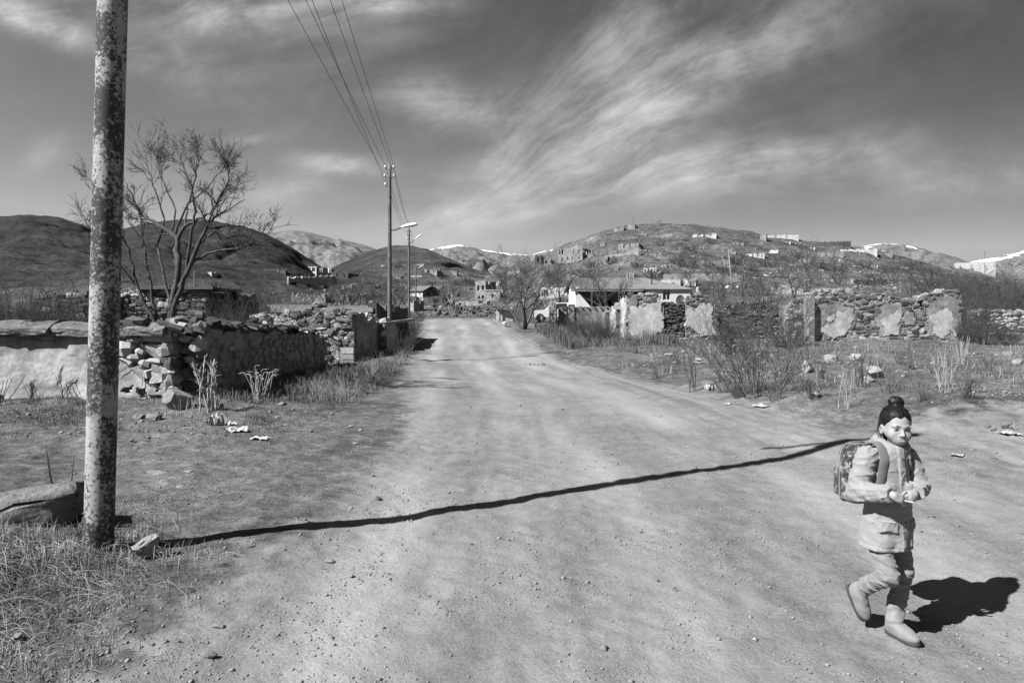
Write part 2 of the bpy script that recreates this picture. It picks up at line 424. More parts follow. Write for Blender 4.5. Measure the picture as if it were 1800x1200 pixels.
def ground_mat():
    m = bpy.data.materials.new('earth'); nt, b = nodes(m)
    L = nt.links.new
    P = gpos(nt)
    def attr(n):
        a = nt.nodes.new('ShaderNodeAttribute'); a.attribute_name = n; return a.outputs['Fac']
    road, veg, far, snow, uu = attr('road'), attr('veg'), attr('far'), attr('snow'), attr('across')
    def mth(op, a, c=None, clamp=False):
        n = nt.nodes.new('ShaderNodeMath'); n.operation = op; n.use_clamp = clamp
        for i, v in enumerate((a, c)):
            if v is None: continue
            if isinstance(v, (int, float)): n.inputs[i].default_value = v
            else: L(v, n.inputs[i])
        return n.outputs[0]
    sp = nt.nodes.new('ShaderNodeSeparateXYZ'); L(P, sp.inputs[0])
    cb = nt.nodes.new('ShaderNodeCombineXYZ'); L(mth('MULTIPLY', uu, 1.25), cb.inputs[0]); L(mth('MULTIPLY', sp.outputs[1], 0.13), cb.inputs[1])
    streak = noise_node(nt, 1.3, 8, 0.66, cb.outputs[0], 0.9)
    patch = noise_node(nt, 0.35, 6, 0.6, P)
    mid = noise_node(nt, 3.0, 6, 0.65, P)
    fine = noise_node(nt, 38.0, 5, 0.7, P)
    grit = noise_node(nt, 140.0, 3, 0.7, P)
    # compacted light dirt in the tracks, darker loose grit beside them
    g11 = noise_node(nt, 11.0, 5, .7, P)
    loose = ramp(nt, mth('ADD', mth('MULTIPLY', streak, 0.62), mth('MULTIPLY', patch, 0.38)), [(0.40, 1.0), (0.49, .55), (0.58, 0.0)])
    track = ramp(nt, mid, [(0.28, 0.185), (0.72, 0.265)])
    track = mixc(nt, 0.30, track, ramp(nt, fine, [(0.32, 0.55), (0.55, 1.0)]), 'MULTIPLY')
    gritty = ramp(nt, mid, [(0.28, 0.135), (0.72, 0.235)])
    gritty = mixc(nt, 0.60, gritty, ramp(nt, fine, [(0.36, 0.35), (0.54, 1.0)]), 'MULTIPLY')
    gritty = mixc(nt, 0.40, gritty, ramp(nt, g11, [(0.36, 0.45), (0.55, 1.0)]), 'MULTIPLY')
    rc = mixc(nt, loose, track, gritty)
    rc = mixc(nt, mth('MULTIPLY', attr('track'), .85), rc, mixc(nt, .30, 0.325, ramp(nt, fine, [(0.32, 0.5), (0.55, 1.0)]), 'MULTIPLY'))
    vc = ramp(nt, mid, [(0.30, 0.06), (0.5, 0.14), (0.68, 0.34)])
    vc = mixc(nt, 0.5, vc, ramp(nt, patch, [(0.35, 0.07), (0.65, 0.28)]))
    vc = mixc(nt, 0.75, vc, ramp(nt, fine, [(0.34, 0.25), (0.58, 1.0)]), 'MULTIPLY')
    vc = mixc(nt, 0.6, vc, ramp(nt, noise_node(nt, 11.0, 5, .7, P), [(0.36, 0.25), (0.58, 1.0)]), 'MULTIPLY')
    f1 = noise_node(nt, 0.045, 8, 0.68, P); f2 = noise_node(nt, 0.5, 6, 0.7, P)
    fc = ramp(nt, f1, [(0.3, 0.024), (0.55, 0.056), (0.75, 0.10)])
    fc = mixc(nt, 0.85, fc, ramp(nt, f2, [(0.34, 0.25), (0.60, 1.25)]), 'MULTIPLY')
    f3 = noise_node(nt, 1.7, 4, .65, P)
    fc = mixc(nt, 0.6, fc, ramp(nt, f3, [(0.36, 0.3), (0.62, 1.3)]), 'MULTIPLY')
    fc = mixc(nt, 0.9, fc, 1.35, 'MULTIPLY')
    edge = mth('MULTIPLY', mth('ADD', mth('SUBTRACT', road, 0.5), mth('MULTIPLY', mth('SUBTRACT', mid, 0.5), 1.1)), 3.0)
    edge = mth('ADD', edge, 0.5, True)
    col = mixc(nt, edge, vc, rc)
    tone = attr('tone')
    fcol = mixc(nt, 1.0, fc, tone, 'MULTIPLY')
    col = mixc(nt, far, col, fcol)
    col = mixc(nt, 1.0, col, ALB, 'MULTIPLY')
    s1 = noise_node(nt, 0.0042, 8, 0.62, gpos(nt, (1, .5, 2.2)))
    sn = mth('MULTIPLY', mth('SUBTRACT', mth('ADD', snow, mth('MULTIPLY', mth('SUBTRACT', s1, 0.5), 2.6)), 0.80), 14.0, True)
    col = mixc(nt, sn, col, 0.65)
    L(col, b.inputs['Base Color'])
    b.inputs['Roughness'].default_value = 1.0; b.inputs['Specular IOR Level'].default_value = 0.04
    h = mth('ADD', mth('MULTIPLY', fine, 0.7), mth('MULTIPLY', grit, 0.3))
    h = mth('ADD', h, mth('MULTIPLY', mid, 1.2))
    bump(nt, b, h, 0.7, 0.030)
    return m
M_EARTH = ground_mat()

def build_ground():
    # a sheet whose cells grow with distance
    inner = np.linspace(-0.98, 0.98, 600)
    outer = 0.98 + np.geomspace(0.004, 29, 46)
    A = np.concatenate([-outer[::-1], inner, outer])
    Y = [-3.0, -1.5, 0.0, 1.2, 2.0]
    y = 2.5
    while y < 9000:
        Y.append(y); y += max(0.020, (y + 1.0) * (0.0078 if y < 450 else 0.016))
    Y = np.array(Y)
    a, yy = np.meshgrid(A, Y)
    x = a * (yy + 6.0 * np.exp(-np.maximum(yy, 0) / 40.0))
    z = np.empty_like(x)
    for i in range(0, len(Y), 40): z[i:i+40] = terr(x[i:i+40], yy[i:i+40])
    nr, nc = x.shape
    # a coarse apron behind the photographer
    bx = x[0] * 4; by = np.full(nc, -300.0); bz = np.full(nc, 0.0)
    x = np.vstack([bx, x]); yy = np.vstack([by, yy]); z = np.vstack([bz, z]); nr += 1
    V = np.stack([x, yy, z], -1).reshape(-1, 3)
    idx = np.arange(nr * nc).reshape(nr, nc)
    F = np.stack([idx[:-1, :-1], idx[:-1, 1:], idx[1:, 1:], idx[1:, :-1]], -1).reshape(-1, 4)
    # normals of the whole sheet so that its pieces join without a seam
    du = np.gradient(np.stack([x, yy, z], -1), axis=1); dv = np.gradient(np.stack([x, yy, z], -1), axis=0)
    n = np.cross(du, dv); n /= np.linalg.norm(n, axis=-1, keepdims=True) + 1e-12; n = n.reshape(-1, 3)
    X, YV = V[:, 0], V[:, 1]
    u = (X - road_x(YV)); w = road_w(YV)
    wl = np.where(u < 0, w * (1 - .36 * (1 - sstep(9, 18, YV))), w)      # the near left shoulder is rough earth
    un = u / wl
    rd = 1 - sstep(0.72, 1.22, np.abs(un))
    # the open earth on the near left is trodden as well
    left = sstep(-1.0, -0.8, -np.abs((X + 2.5) / 3.5)) 
    rd = np.maximum(rd, 0.22 * (1 - sstep(9.5, 12.5, YV)) * sstep(-6.5, -3.6, X + 0.10 * (YV - 6)) * (X < 1) * sstep(4.2, 6.0, YV - 0.5 * (X + 3.5)))
    rd = np.maximum(rd, 0.75 * (X > 1) * (1 - sstep(9.0, 11.5, YV)) )
    rd = rd * (1 - sstep(50, 60, YV))
    # pale wheel tracks wandering along the road
    trk = np.zeros(len(X))
    for q, (u0, u1, wd, st_) in enumerate([(-2.5, -1.7, .34, .9), (-1.0, -.55, .28, .6), (-.25, .5, .40, 1.0), (1.1, 1.35, .26, .6), (1.75, 2.3, .38, .95), (2.9, 3.3, .25, .5)]):
        c = u1 + (u0 - u1) * sstep(3, 15, YV) + .35 * fbm2(YV / 7.0 + 9 * q, YV * 0 + q, 3, 71)
        trk = np.maximum(trk, st_ * np.exp(-((u - c * np.minimum(1, w / 3.6)) / wd) ** 2) * (.55 + 1.1 * fbm2(X / .8, YV / 3.0, 3, 73 + q)))
    trk = np.clip(trk, 0, 1) * (YV > 0)
    far = sstep(48, 75, YV)
    px = X / np.maximum(YV, 1) * FPX + 900
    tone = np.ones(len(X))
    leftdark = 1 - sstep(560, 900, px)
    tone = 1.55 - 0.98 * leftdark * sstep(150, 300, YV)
    tone = np.where(YV > 1250, 2.6, tone)  # distance haze put into the mountains' colour as a paler tone
    hi = np.array(V[:, 2])
    snow = np.zeros(len(X))
    for (nm, lo) in (('C', 0.72), ('E', 0.60), ('H', 0.62), ('J', 0.45)):
        r = [q for q in RIDGES if q[0] == nm][0]; q = np.array(r[4], float)
        crest = pixz(np.interp(px, q[:, 0], q[:, 1]), r[2])
        inside = (YV > r[1]) & (px > q[1, 0]) & (px < q[-2, 0])
        fr = np.clip((hi - 80) / np.maximum(crest - 80, 10), 0, 1.05)
        snow = np.maximum(snow, np.where(inside, sstep(lo, lo + 0.5, fr), 0))
    snow = np.where((px > 540) & (px < 760) & (YV < 4000), snow * 0.8, snow)
    fy = YV.reshape(nr, nc)
    fc_y = 0.25 * (fy[:-1, :-1] + fy[:-1, 1:] + fy[1:, 1:] + fy[1:, :-1]).ravel()
    fu = un.reshape(nr, nc); fc_u = 0.25 * (fu[:-1, :-1] + fu[:-1, 1:] + fu[1:, 1:] + fu[1:, :-1]).ravel()
    cls = np.where(fc_y > 1250, 3, np.where(fc_y > 130, 2, np.where((np.abs(fc_u) < 1.0) & (fc_y < 56) & (fc_y > -3), 1, 0)))
    for k, nm in enumerate(('ground', 'dirt_road', 'hills', 'mountains')):
        f = F[cls == k]; used = np.unique(f); mp = np.zeros(len(V), np.int64); mp[used] = np.arange(len(used))
        me = mesh(nm, V[used], mp[f], M_EARTH, True)
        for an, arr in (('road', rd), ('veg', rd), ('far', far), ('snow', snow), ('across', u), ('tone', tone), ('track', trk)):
            at_ = me.attributes.new(an, 'FLOAT', 'POINT'); at_.data.foreach_set('value', arr[used].astype(np.float32))
        me.normals_split_custom_set_from_vertices(n[used].astype(np.float32))
        tag(add(nm, me), kind='structure')
build_ground()

# ------------------------------------------------------------------ masonry kit
M_DARKST = rough_mat('stone_dark', 0.035, 0.13, 3.0, 9, 0.7, 0.05, var=0.45)
M_MIDST = rough_mat('stone_grey', 0.09, 0.23, 3.0, 9, 0.7, 0.05, var=0.5)
M_LIGHTST = rough_mat('stone_pale', 0.27, 0.50, 3.0, 9, 0.6, 0.04, var=0.3)
def rubble_mat(name, lo, hi, sc=6.5):
    """small stones bedded in mortar, too fine to build one by one"""
    m = bpy.data.materials.new(name); nt, b = nodes(m); P = gpos(nt, (1, 1, 1.5)); L = nt.links.new
    nz = nt.nodes.new('ShaderNodeTexNoise'); nz.inputs['Scale'].default_value = 4; nz.inputs['Detail'].default_value = 3; L(P, nz.inputs['Vector'])
    wp = nt.nodes.new('ShaderNodeMix'); wp.data_type = 'RGBA'; wp.blend_type = 'LINEAR_LIGHT'; wp.inputs[0].default_value = .10; L(P, wp.inputs[6]); L(nz.outputs[1], wp.inputs[7])
    def vor(f):
        v = nt.nodes.new('ShaderNodeTexVoronoi'); v.feature = f; v.inputs['Scale'].default_value = sc; L(wp.outputs[2], v.inputs['Vector']); return v
    v1, v2 = vor('F1'), vor('DISTANCE_TO_EDGE')
    sp = nt.nodes.new('ShaderNodeSeparateColor'); L(v1.outputs['Color'], sp.inputs[0])
    col = ramp(nt, sp.outputs[0], [(0.0, lo * ALB), (1.0, hi * ALB)])
    col = mixc(nt, ramp(nt, v2.outputs['Distance'], [(0.02, 1.0), (0.10, 0.0)]), col, (lo * .55 + hi * .25) * ALB)
    col = mixc(nt, 0.6, col, ramp(nt, noise_node(nt, 14, 6, .7, P), [(0.32, 0.35), (0.6, 1.1)]), 'MULTIPLY')
    col = mixc(nt, ramp(nt, noise_node(nt, 1.1, 5, .6, P), [(0.5, 0.0), (0.62, .8)]), col, hi * .75 * ALB)
    L(col, b.inputs['Base Color']); bump(nt, b, ramp(nt, v2.outputs['Distance'], [(0.0, 0.0), (0.18, 1.0)]), .8, .05); return m
M_MORTAR = rubble_mat('rubble_masonry', 0.11, 0.42)
M_MORTAR_D = rubble_mat('dark_rubble_masonry', 0.04, 0.15)
M_PLASTER = rough_mat('old_plaster', 0.27, 0.60, 1.6, 10, 0.5, 0.03, fine=(7, 0.4), world_pos=True)
M_PLASTER_G = rough_mat('grey_plaster', 0.13, 0.36, 1.6, 10, 0.5, 0.03, fine=(7, 0.5), world_pos=True)
M_RUIN_W = rough_mat('ruin_white', 0.36, 0.62, 0.35, 2, 0.3, 0.1, fine=(1.6, 0.45), world_pos=True)
M_RUIN_G = rough_mat('ruin_grey', 0.17, 0.36, 0.35, 2, 0.4, 0.1, fine=(1.6, 0.6), world_pos=True)
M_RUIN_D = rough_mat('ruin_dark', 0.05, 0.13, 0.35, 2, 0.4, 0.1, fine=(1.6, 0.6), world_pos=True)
M_CONC = rough_mat('concrete', 0.20, 0.36, 1.4, 20, 0.35, 0.02, fine=(12, 0.35), world_pos=True)
M_WOOD = rough_mat('grey_wood', 0.05, 0.14, 5, 30, 0.4, 0.02)
M_DARK = flat_mat('dark_interior', 0.02)

def stone_proto(seed, mat, box=0.52):
    """irregular quarry stone, about 48 triangles, one unit across"""
    bm = bmesh.new(); bmesh.ops.create_cube(bm, size=1.0)
    bmesh.ops.subdivide_edges(bm, edges=bm.edges[:], cuts=1, use_grid_fill=True)
    r = random.Random(seed)
    for v in bm.verts:
        n = v.co.normalized() * 0.56
        v.co = v.co * box + n * (1 - box)
        v.co += Vector((r.uniform(-1, 1), r.uniform(-1, 1), r.uniform(-1, 1))) * 0.105
    a = Vector((r.uniform(-1, 1), r.uniform(-1, 1), r.uniform(-1, 1))).normalized()
    for v in bm.verts:                       # one broken flat face
        k = v.co.dot(a) - 0.36
        if k > 0: v.co -= a * k
    me = bpy.data.meshes.new('stone'); bm.to_mesh(me); bm.free(); me.materials.append(mat)
    return me
STONES = {k: [stone_proto(100 * i + j, m) for j in range(12)] for i, (k, m) in
          enumerate((('d', M_DARKST), ('m', M_MIDST), ('l', M_LIGHTST)))}
def pick(mix):
    return random.choice(STONES[random.choices([c for c, _ in mix], [w for _, w in mix])[0]])
def put_stone(name, parent, loc, size, mix=(('m', 1),), rot=None):
    r = rot if rot is not None else (random.uniform(-.25, .25), random.uniform(-.25, .25), random.uniform(-.3, .3))
    return add(name, pick(mix), parent, loc, r, size)

def gridwall(name, mat, parent, origin, U, length, thick, height, top=None, holes=(), cs=0.4, jit=0.25, drop=1.0, ragged=0.0, seed=1):
    """wall of thickness thick standing on origin, running along U; top(s) gives its broken height; holes = (s0,s1,z0,z1)"""
    U = Vector(U).normalized(); N = Vector((U.y, -U.x, 0))
    O = Vector(origin)
    ns = max(1, int(round(length / cs)))
    sb = list(np.linspace(0, length, ns + 1))
    for (a, b, c, d) in holes: sb += [max(0, min(length, a)), max(0, min(length, b))]
    zb = [-drop] + list(np.linspace(0, height, max(2, int(round(height / cs)) + 1)))
    for (a, b, c, d) in holes: zb += [c, d]
    def uniq(v, eps):
        v = sorted(v); o = [v[0]]
        for q in v[1:]:
            if q - o[-1] > eps: o.append(q)
        return o
    hs = set(round(q, 4) for h in holes for q in h[:2]); hz = set(round(q, 4) for h in holes for q in h[2:])
    sb = uniq(sb, 0.02); zb = uniq(zb, 0.02)
    rr = random.Random(seed)
    ph = [rr.uniform(0, 6) for _ in range(4)]
    def tp(s):
        h = top(s) if top else height
        if ragged: h -= ragged * abs(math.sin(s * 2.1 + ph[0]) * math.sin(s * 0.9 + ph[1]) + 0.5 * math.sin(s * 5.3 + ph[2]))
        return h
    fill = {}
    for i in range(len(sb) - 1):
        sc = (sb[i] + sb[i + 1]) / 2; h = tp(sc)
        for j in range(len(zb) - 1):
            zc = (zb[j] + zb[j + 1]) / 2
            ok = zc < h and not any(a < sc < b and c < zc < d for (a, b, c, d) in holes)
            fill[i, j] = ok
    V = []; idx = {}
    def vert(i, j, k):
        key = (i, j, k)
        if key not in idx:
            q = random.Random((i * 7919 + j * 104729 + k * 31 + seed * 13) & 0xffffff)
            js = 0 if i in (0, len(sb) - 1) or round(sb[i], 4) in hs else q.uniform(-1, 1) * jit * cs * 0.5
            jz = 0 if round(zb[j], 4) in hz else q.uniform(-1, 1) * jit * cs * 0.7
            jn = q.uniform(-1, 1) * jit * min(cs, 0.3) * 0.12
            p = O + U * (sb[i] + js) + N * ((jn) if k == 0 else -thick + jn) + Vector((0, 0, zb[j] + jz))
            idx[key] = len(V); V.append(p)
        return idx[key]
    F = []
    for (i, j), ok in fill.items():
        if not ok: continue
        F.append((vert(i, j, 0), vert(i + 1, j, 0), vert(i + 1, j + 1, 0), vert(i, j + 1, 0)))
        F.append((vert(i + 1, j, 1), vert(i, j, 1), vert(i, j + 1, 1), vert(i + 1, j + 1, 1)))
        if not fill.get((i - 1, j)): F.append((vert(i, j, 1), vert(i, j, 0), vert(i, j + 1, 0), vert(i, j + 1, 1)))
        if not fill.get((i + 1, j)): F.append((vert(i + 1, j, 0), vert(i + 1, j, 1), vert(i + 1, j + 1, 1), vert(i + 1, j + 1, 0)))
        if not fill.get((i, j + 1)): F.append((vert(i, j + 1, 0), vert(i + 1, j + 1, 0), vert(i + 1, j + 1, 1), vert(i, j + 1, 1)))
        if not fill.get((i, j - 1)) and j > 0: F.append((vert(i, j, 1), vert(i + 1, j, 1), vert(i + 1, j, 0), vert(i, j, 0)))
    if not F: return None
    return add(name, mesh(name, V, F, mat), parent)

def slab(name, mat, parent, origin, U, poly, thick, proud, rough_=0.03, seed=3):
    """sheet of plaster with a ragged outline, poly in (s,z), standing proud of a wall face"""
    U = Vector(U).normalized(); N = Vector((U.y, -U.x, 0)); O = Vector(origin)
    r = random.Random(seed); pts = [Vector(p) for p in poly]
    for lev in range(7):                      # torn edge: fractal subdivision of the outline
        new = []
        for k in range(len(pts)):
            a = pts[k]; b = pts[(k + 1) % len(pts)]; e = b - a; new.append(a)
            if e.length > rough_ * 1.6: new.append(a + e * r.uniform(.4, .6) + Vector((-e.y, e.x)) * r.uniform(-.26, .26))
        pts = new
    pts = [(p.x, p.y) for p in pts]
    bm = bmesh.new()
    fr = [bm.verts.new(O + U * s + N * (proud) + Vector((0, 0, z))) for s, z in pts]
    bk = [bm.verts.new(O + U * s + N * (proud - thick) + Vector((0, 0, z))) for s, z in pts]
    f = bm.faces.new(fr)
    for k in range(len(pts)):
        k2 = (k + 1) % len(pts); bm.faces.new((fr[k2], fr[k], bk[k], bk[k2]))
    bmesh.ops.recalc_face_normals(bm, faces=bm.faces[:])
    bmesh.ops.triangulate(bm, faces=[f])
    me = bpy.data.meshes.new(name); bm.to_mesh(me); bm.free(); me.materials.append(mat)
    return add(name, me, parent)

def in_poly(s, z, poly):
    c = False; n = len(poly)
    for i in range(n):
        (x1, y1), (x2, y2) = poly[i], poly[i - 1]
        if (y1 > z) != (y2 > z) and s < (x2 - x1) * (z - y1) / (y2 - y1) + x1: c = not c
    return c
def rubble_face(parent, origin, U, length, top, mix, course=0.2, wide=(0.2, 0.42), depth=0.22, skip=None, z0=0.0, chance=1.0, name='stone', limit=300, sink=0.3, jit=1.0):
    """stones laid in rough courses on a wall face"""
    U = Vector(U).normalized(); N = Vector((U.y, -U.x, 0)); O = Vector(origin)
    ang = math.atan2(U.y, U.x); z = z0; cnt = 0
    while z < 6:
        s = random.uniform(-0.1, 0.05); ch = course * random.uniform(0.75, 1.25); live = False
        while s < length:
            w = random.uniform(*wide); sc = s + w / 2
            if sc > length: break
            h = top(sc) if callable(top) else top
            if z + ch * 0.35 < h:
                live = True
                if random.random() < chance and not (skip and skip(sc, z + ch / 2)) and cnt < limit:
                    hh = ch * random.uniform(0.85, 1.25)
                    p = O + U * sc + N * (depth * (0.5 - sink) * random.uniform(0.4, 1.25)) - N * depth * 0.15 + Vector((0, 0, z + ch / 2))
                    rot = (random.uniform(-.15, .15) * jit, random.uniform(-.26, .26) * jit, ang + random.uniform(-.15, .15) * jit)
                    p.z += random.uniform(-.30, .30) * ch; hh *= random.uniform(.65, 1.25)
                    add(name, pick(mix), parent, p, rot, (w * 1.06, depth, hh)); cnt += 1
            s += w * random.uniform(0.96, 1.06)
        z += ch * 0.98
        if not live: break
    return cnt
def prof(pts):
    xs = [p[0] for p in pts]; ys = [p[1] for p in pts]
    return lambda s: float(np.interp(s, xs, ys))

# ------------------------------------------------------------------ left: plastered garden wall with its broken corner
def wall_plaster_mat():
    m = bpy.data.materials.new('weathered_plaster'); nt, b = nodes(m)
    P = gpos(nt); L = nt.links.new
    sp = nt.nodes.new('ShaderNodeSeparateXYZ'); L(P, sp.inputs[0])
    streak = noise_node(nt, 1.0, 6, 0.65, gpos(nt, (4.5, 4.5, 0.7)))
    blot = noise_node(nt, 1.3, 7, 0.6, P); fine = noise_node(nt, 14, 5, 0.65, P)
    base = ramp(nt, blot, [(0.30, 0.24), (0.46, 0.31), (0.54, 0.46), (0.75, 0.58)])
    # rain streaks under the coping: dirt with a shape of its own
    mr = nt.nodes.new('ShaderNodeMapRange'); mr.inputs[1].default_value = 0.80; mr.inputs[2].default_value = 1.35
    L(sp.outputs[2], mr.inputs[0])
    ml = nt.nodes.new('ShaderNodeMath'); ml.operation = 'MULTIPLY'; L(mr.outputs[0], ml.inputs[0])
    L(ramp(nt, streak, [(0.36, 0.0), (0.62, 1.0)]), ml.inputs[1])
    col = mixc(nt, ml.outputs[0], base, 0.12)
    col = mixc(nt, 0.35, col, ramp(nt, fine, [(0.3, 0.4), (0.6, 1.0)]), 'MULTIPLY')
    col = mixc(nt, 1.0, col, ALB, 'MULTIPLY')
    L(col, b.inputs['Base Color'])
    bump(nt, b, noise_node(nt, 6, 8, 0.65, P), 0.35, 0.05)
    return m
M_WPL = wall_plaster_mat()
def roughen(me, amp, scale, seed=0):
    n = len(me.vertices); co = np.empty(n * 3, np.float32); me.vertices.foreach_get('co', co); co = co.reshape(-1, 3)
    for k in range(3):
        co[:, k] += amp * 2 * vnoise3(co[:, 0] / scale, co[:, 1] / scale, co[:, 2] / scale, seed + k)
    me.vertices.foreach_set('co', co.ravel()); me.update()
YW = 13.2
def left_wall():
    root = empty('plastered_wall', on(-10, YW))
    tag(root, 'weathered plastered garden wall with stone coping behind the speckled pole', 'wall')
    inv = Vector(root.location)
    def rel(p): return Vector(p) - inv
    z0 = H(-8, YW) - 0.05
    # body: from beyond the left edge to the broken corner
    o = gridwall('core', M_MORTAR, root, rel((-17.0, YW + 0.05, z0)), (1, 0, 0), 10.5, 0.42, 1.34, cs=0.2, jit=0.5, seed=5)
    pts = [(0, -0.3), (10.0, -0.3), (10.05, 0.02), (10.30, 0.05), (10.44, 0.10), (10.40, 0.34), (10.15, 0.30), (9.95, 0.42), (9.90, 0.62), (9.70, 0.55), (9.62, 0.80), (9.50, 0.74),
           (9.38, 0.86), (9.42, 1.04), (9.30, 1.12), (9.36, 1.27), (8.6, 1.27), (8.0, 1.30), (6.5, 1.27), (4.0, 1.31), (0, 1.30)]
    bm = bmesh.new()
    # plaster skin as a fine sheet so that it can bulge
    nx, nz = 420, 76
    SI = np.linspace(0, 10.5, nx + 1); ZJ = np.linspace(-0.3, 1.35, nz + 1)
    GS, GZ = np.meshgrid(SI, ZJ, indexing='ij')
    BUL = 0.05 * fbm2(GS / 1.3, GZ / 0.7, 5, 12) + 0.010 * fbm2(GS / 0.16, GZ / 0.12, 3, 15)
    V = {}
    def vv(i, j, k):
        if (i, j, k) not in V:
            bul = float(BUL[i, j]) if k == 0 else 0
            V[i, j, k] = bm.verts.new(rel((-17.0 + SI[i], YW + 0.01 - bul - (0.03 if k == 0 else -0.06), z0 + ZJ[j])))
        return V[i, j, k]
    CS = (SI[1:] + SI[:-1])[:, None] / 2 + 0 * ZJ[None, 1:]; CZ = (ZJ[1:] + ZJ[:-1])[None] / 2 + 0 * SI[1:, None]
    WB = 0.07 * fbm2(CS / .12, CZ / .12, 3, 16); HOLE = (CS > 9.35) & (fbm2(CS / .30, CZ / .22, 3, 77) > 0.34); FOOT = (CZ < 0.14) & (fbm2(CS / .5, CZ / .3, 4, 78) > 0.08)
    fill = set()
    for i in range(nx):
        for j in range(nz):
            if not HOLE[i, j] and not FOOT[i, j] and (CS[i, j] < 9.0 and CZ[i, j] + WB[i, j] < 1.27 or in_poly(CS[i, j] + WB[i, j], CZ[i, j] + WB[i, j] * .7, pts)): fill.add((i, j))
    for (i, j) in fill:
        bm.faces.new((vv(i, j, 0), vv(i + 1, j, 0), vv(i + 1, j + 1, 0), vv(i, j + 1, 0)))
        for (di, dj, a, b_) in ((-1, 0, (i, j), (i, j + 1)), (1, 0, (i + 1, j + 1), (i + 1, j)), (0, 1, (i, j + 1), (i + 1, j + 1)), (0, -1, (i + 1, j), (i, j))):
            if (i + di, j + dj) not in fill:
                bm.faces.new((vv(*a, 0), vv(*b_, 0), vv(*b_, 1), vv(*a, 1)))
    me = bpy.data.meshes.new('plaster'); bm.to_mesh(me); bm.free(); me.materials.append(M_WPL)
    me.polygons.foreach_set('use_smooth', np.ones(len(me.polygons), dtype=bool))
    add('plaster', me, root)
    # coping: long sloping slabs of stone and mud
    s = -17.2
    k = 0
    while s < -7.35:
        w = random.uniform(0.55, 1.25)
        bm = bmesh.new(); bmesh.ops.create_cube(bm, size=1)
        bmesh.ops.subdivide_edges(bm, edges=bm.edges[:], cuts=3, use_grid_fill=True)
        for v in bm.verts:
            t = v.co.x * w; z = v.co.z * 0.25; y = v.co.y * 0.72
            if v.co.z > 0: z -= 0.17 * max(0, -v.co.y * 2 - 0.1) ** 1.3 * 0.8
            v.co = Vector((t, y, z))
            v.co += Vector((random.uniform(-1, 1), random.uniform(-1, 1), random.uniform(-1, 1))) * 0.02
        me = bpy.data.meshes.new('coping_stone'); bm.to_mesh(me); bm.free(); me.materials.append(M_COPING)
        roughen(me, 0.035, 0.35, k)
        add('coping_stone', me, root, rel((s + w / 2, YW + 0.22 + random.uniform(-.03, .03), z0 + 1.42 + random.uniform(-.02, .03))), (random.uniform(-.03, .05), random.uniform(-.04, .04), random.uniform(-.03, .03)))
        s += w * 0.93; k += 1
    # stones of the torn corner (column, row, width, height, tone)
    C = [(208, 574, 30, 16, 'm'), (232, 570, 32, 20, 'm'), (250, 580, 26, 14, 'd'), (275, 590, 52, 22, 'm'), (240, 596, 24, 9, 'l'), (222, 612, 30, 22, 'l'), (236, 628, 26, 14, 'l'),
         (268, 615, 40, 24, 'l'), (290, 612, 24, 22, 'm'), (248, 618, 16, 12, 'l'), (225, 634, 24, 14, 'm'), (252, 638, 20, 14, 'l'), (272, 635, 34, 10, 'm'), (293, 634, 26, 10, 'm'),
         (244, 655, 22, 26, 'l'), (262, 652, 14, 22, 'm'), (283, 655, 38, 32, 'l'), (298, 670, 22, 26, 'l'), (222, 655, 26, 22, 'm'), (236, 675, 26, 18, 'm'), (262, 680, 30, 20, 'm'),
         (282, 684, 26, 18, 'l'), (303, 690, 20, 24, 'l'), (246, 694, 28, 14, 'm'), (301, 640, 18, 20, 'm'), (300, 655, 12, 14, 'm'),
         (214, 590, 18, 10, 'l'), (228, 585, 18, 8, 'm'), (258, 603, 16, 8, 'd'), (258, 595, 18, 8, 'd')]
    for (px, py, w, h, c) in C:
        p = at(px, py, YW - 0.02); k = YW / FPX
        if in_poly(p.x + 17.0 + .05, p.z - z0, pts) and h < 24: continue
        if c == 'm' and random.random() < .6: c = 'l'
        put_stone('stone', root, rel(p + Vector((0, 0.12, 0))), (w * k * 1.12, 0.42, h * k * 1.15), ((c, 1),), (random.uniform(-.1, .1), random.uniform(-.15, .15), random.uniform(-.2, .2)))
    # cracks in the plaster
    rc = random.Random(8)
    for path in ([(217, 590), (224, 600), (232, 606), (233, 622), (232, 634), (238, 642)], [(248, 712), (262, 704), (280, 700), (292, 694)], [(300, 684), (296, 692), (286, 702)], [(205, 660), (214, 652), (226, 645), (235, 650)],
                 [(110, 690), (116, 676), (128, 668), (134, 660)], [(96, 682), (104, 668), (106, 648), (112, 640)], [(52, 690), (58, 676), (60, 664)], [(20, 600), (50, 596), (90, 598), (140, 594)], [(242, 690), (250, 676), (252, 664), (262, 655)]):
        P = [at(px, py, YW - .045) for px, py in path]; Q = []
        for i in range(len(P) - 1):
            for t in range(4): Q.append(rel(P[i].lerp(P[i + 1], t / 4) + Vector((rc.gauss(0, .012), 0, rc.gauss(0, .012)))))
        Q.append(rel(P[-1])); n_ = len(Q)
        MB().tube(Q, [.0012 + .0045 * math.sin(math.pi * (i + .6) / n_) for i in range(n_)], 5).build('crack', M_CRACK, root)
    return root
M_CRACK = flat_mat('crack', 0.03, 0.95)
M_COPING = rough_mat('mossy_coping', 0.10, 0.30, 2.2, 16, 0.9, 0.06, fine=(8, 0.6), world_pos=True)
left_wall()

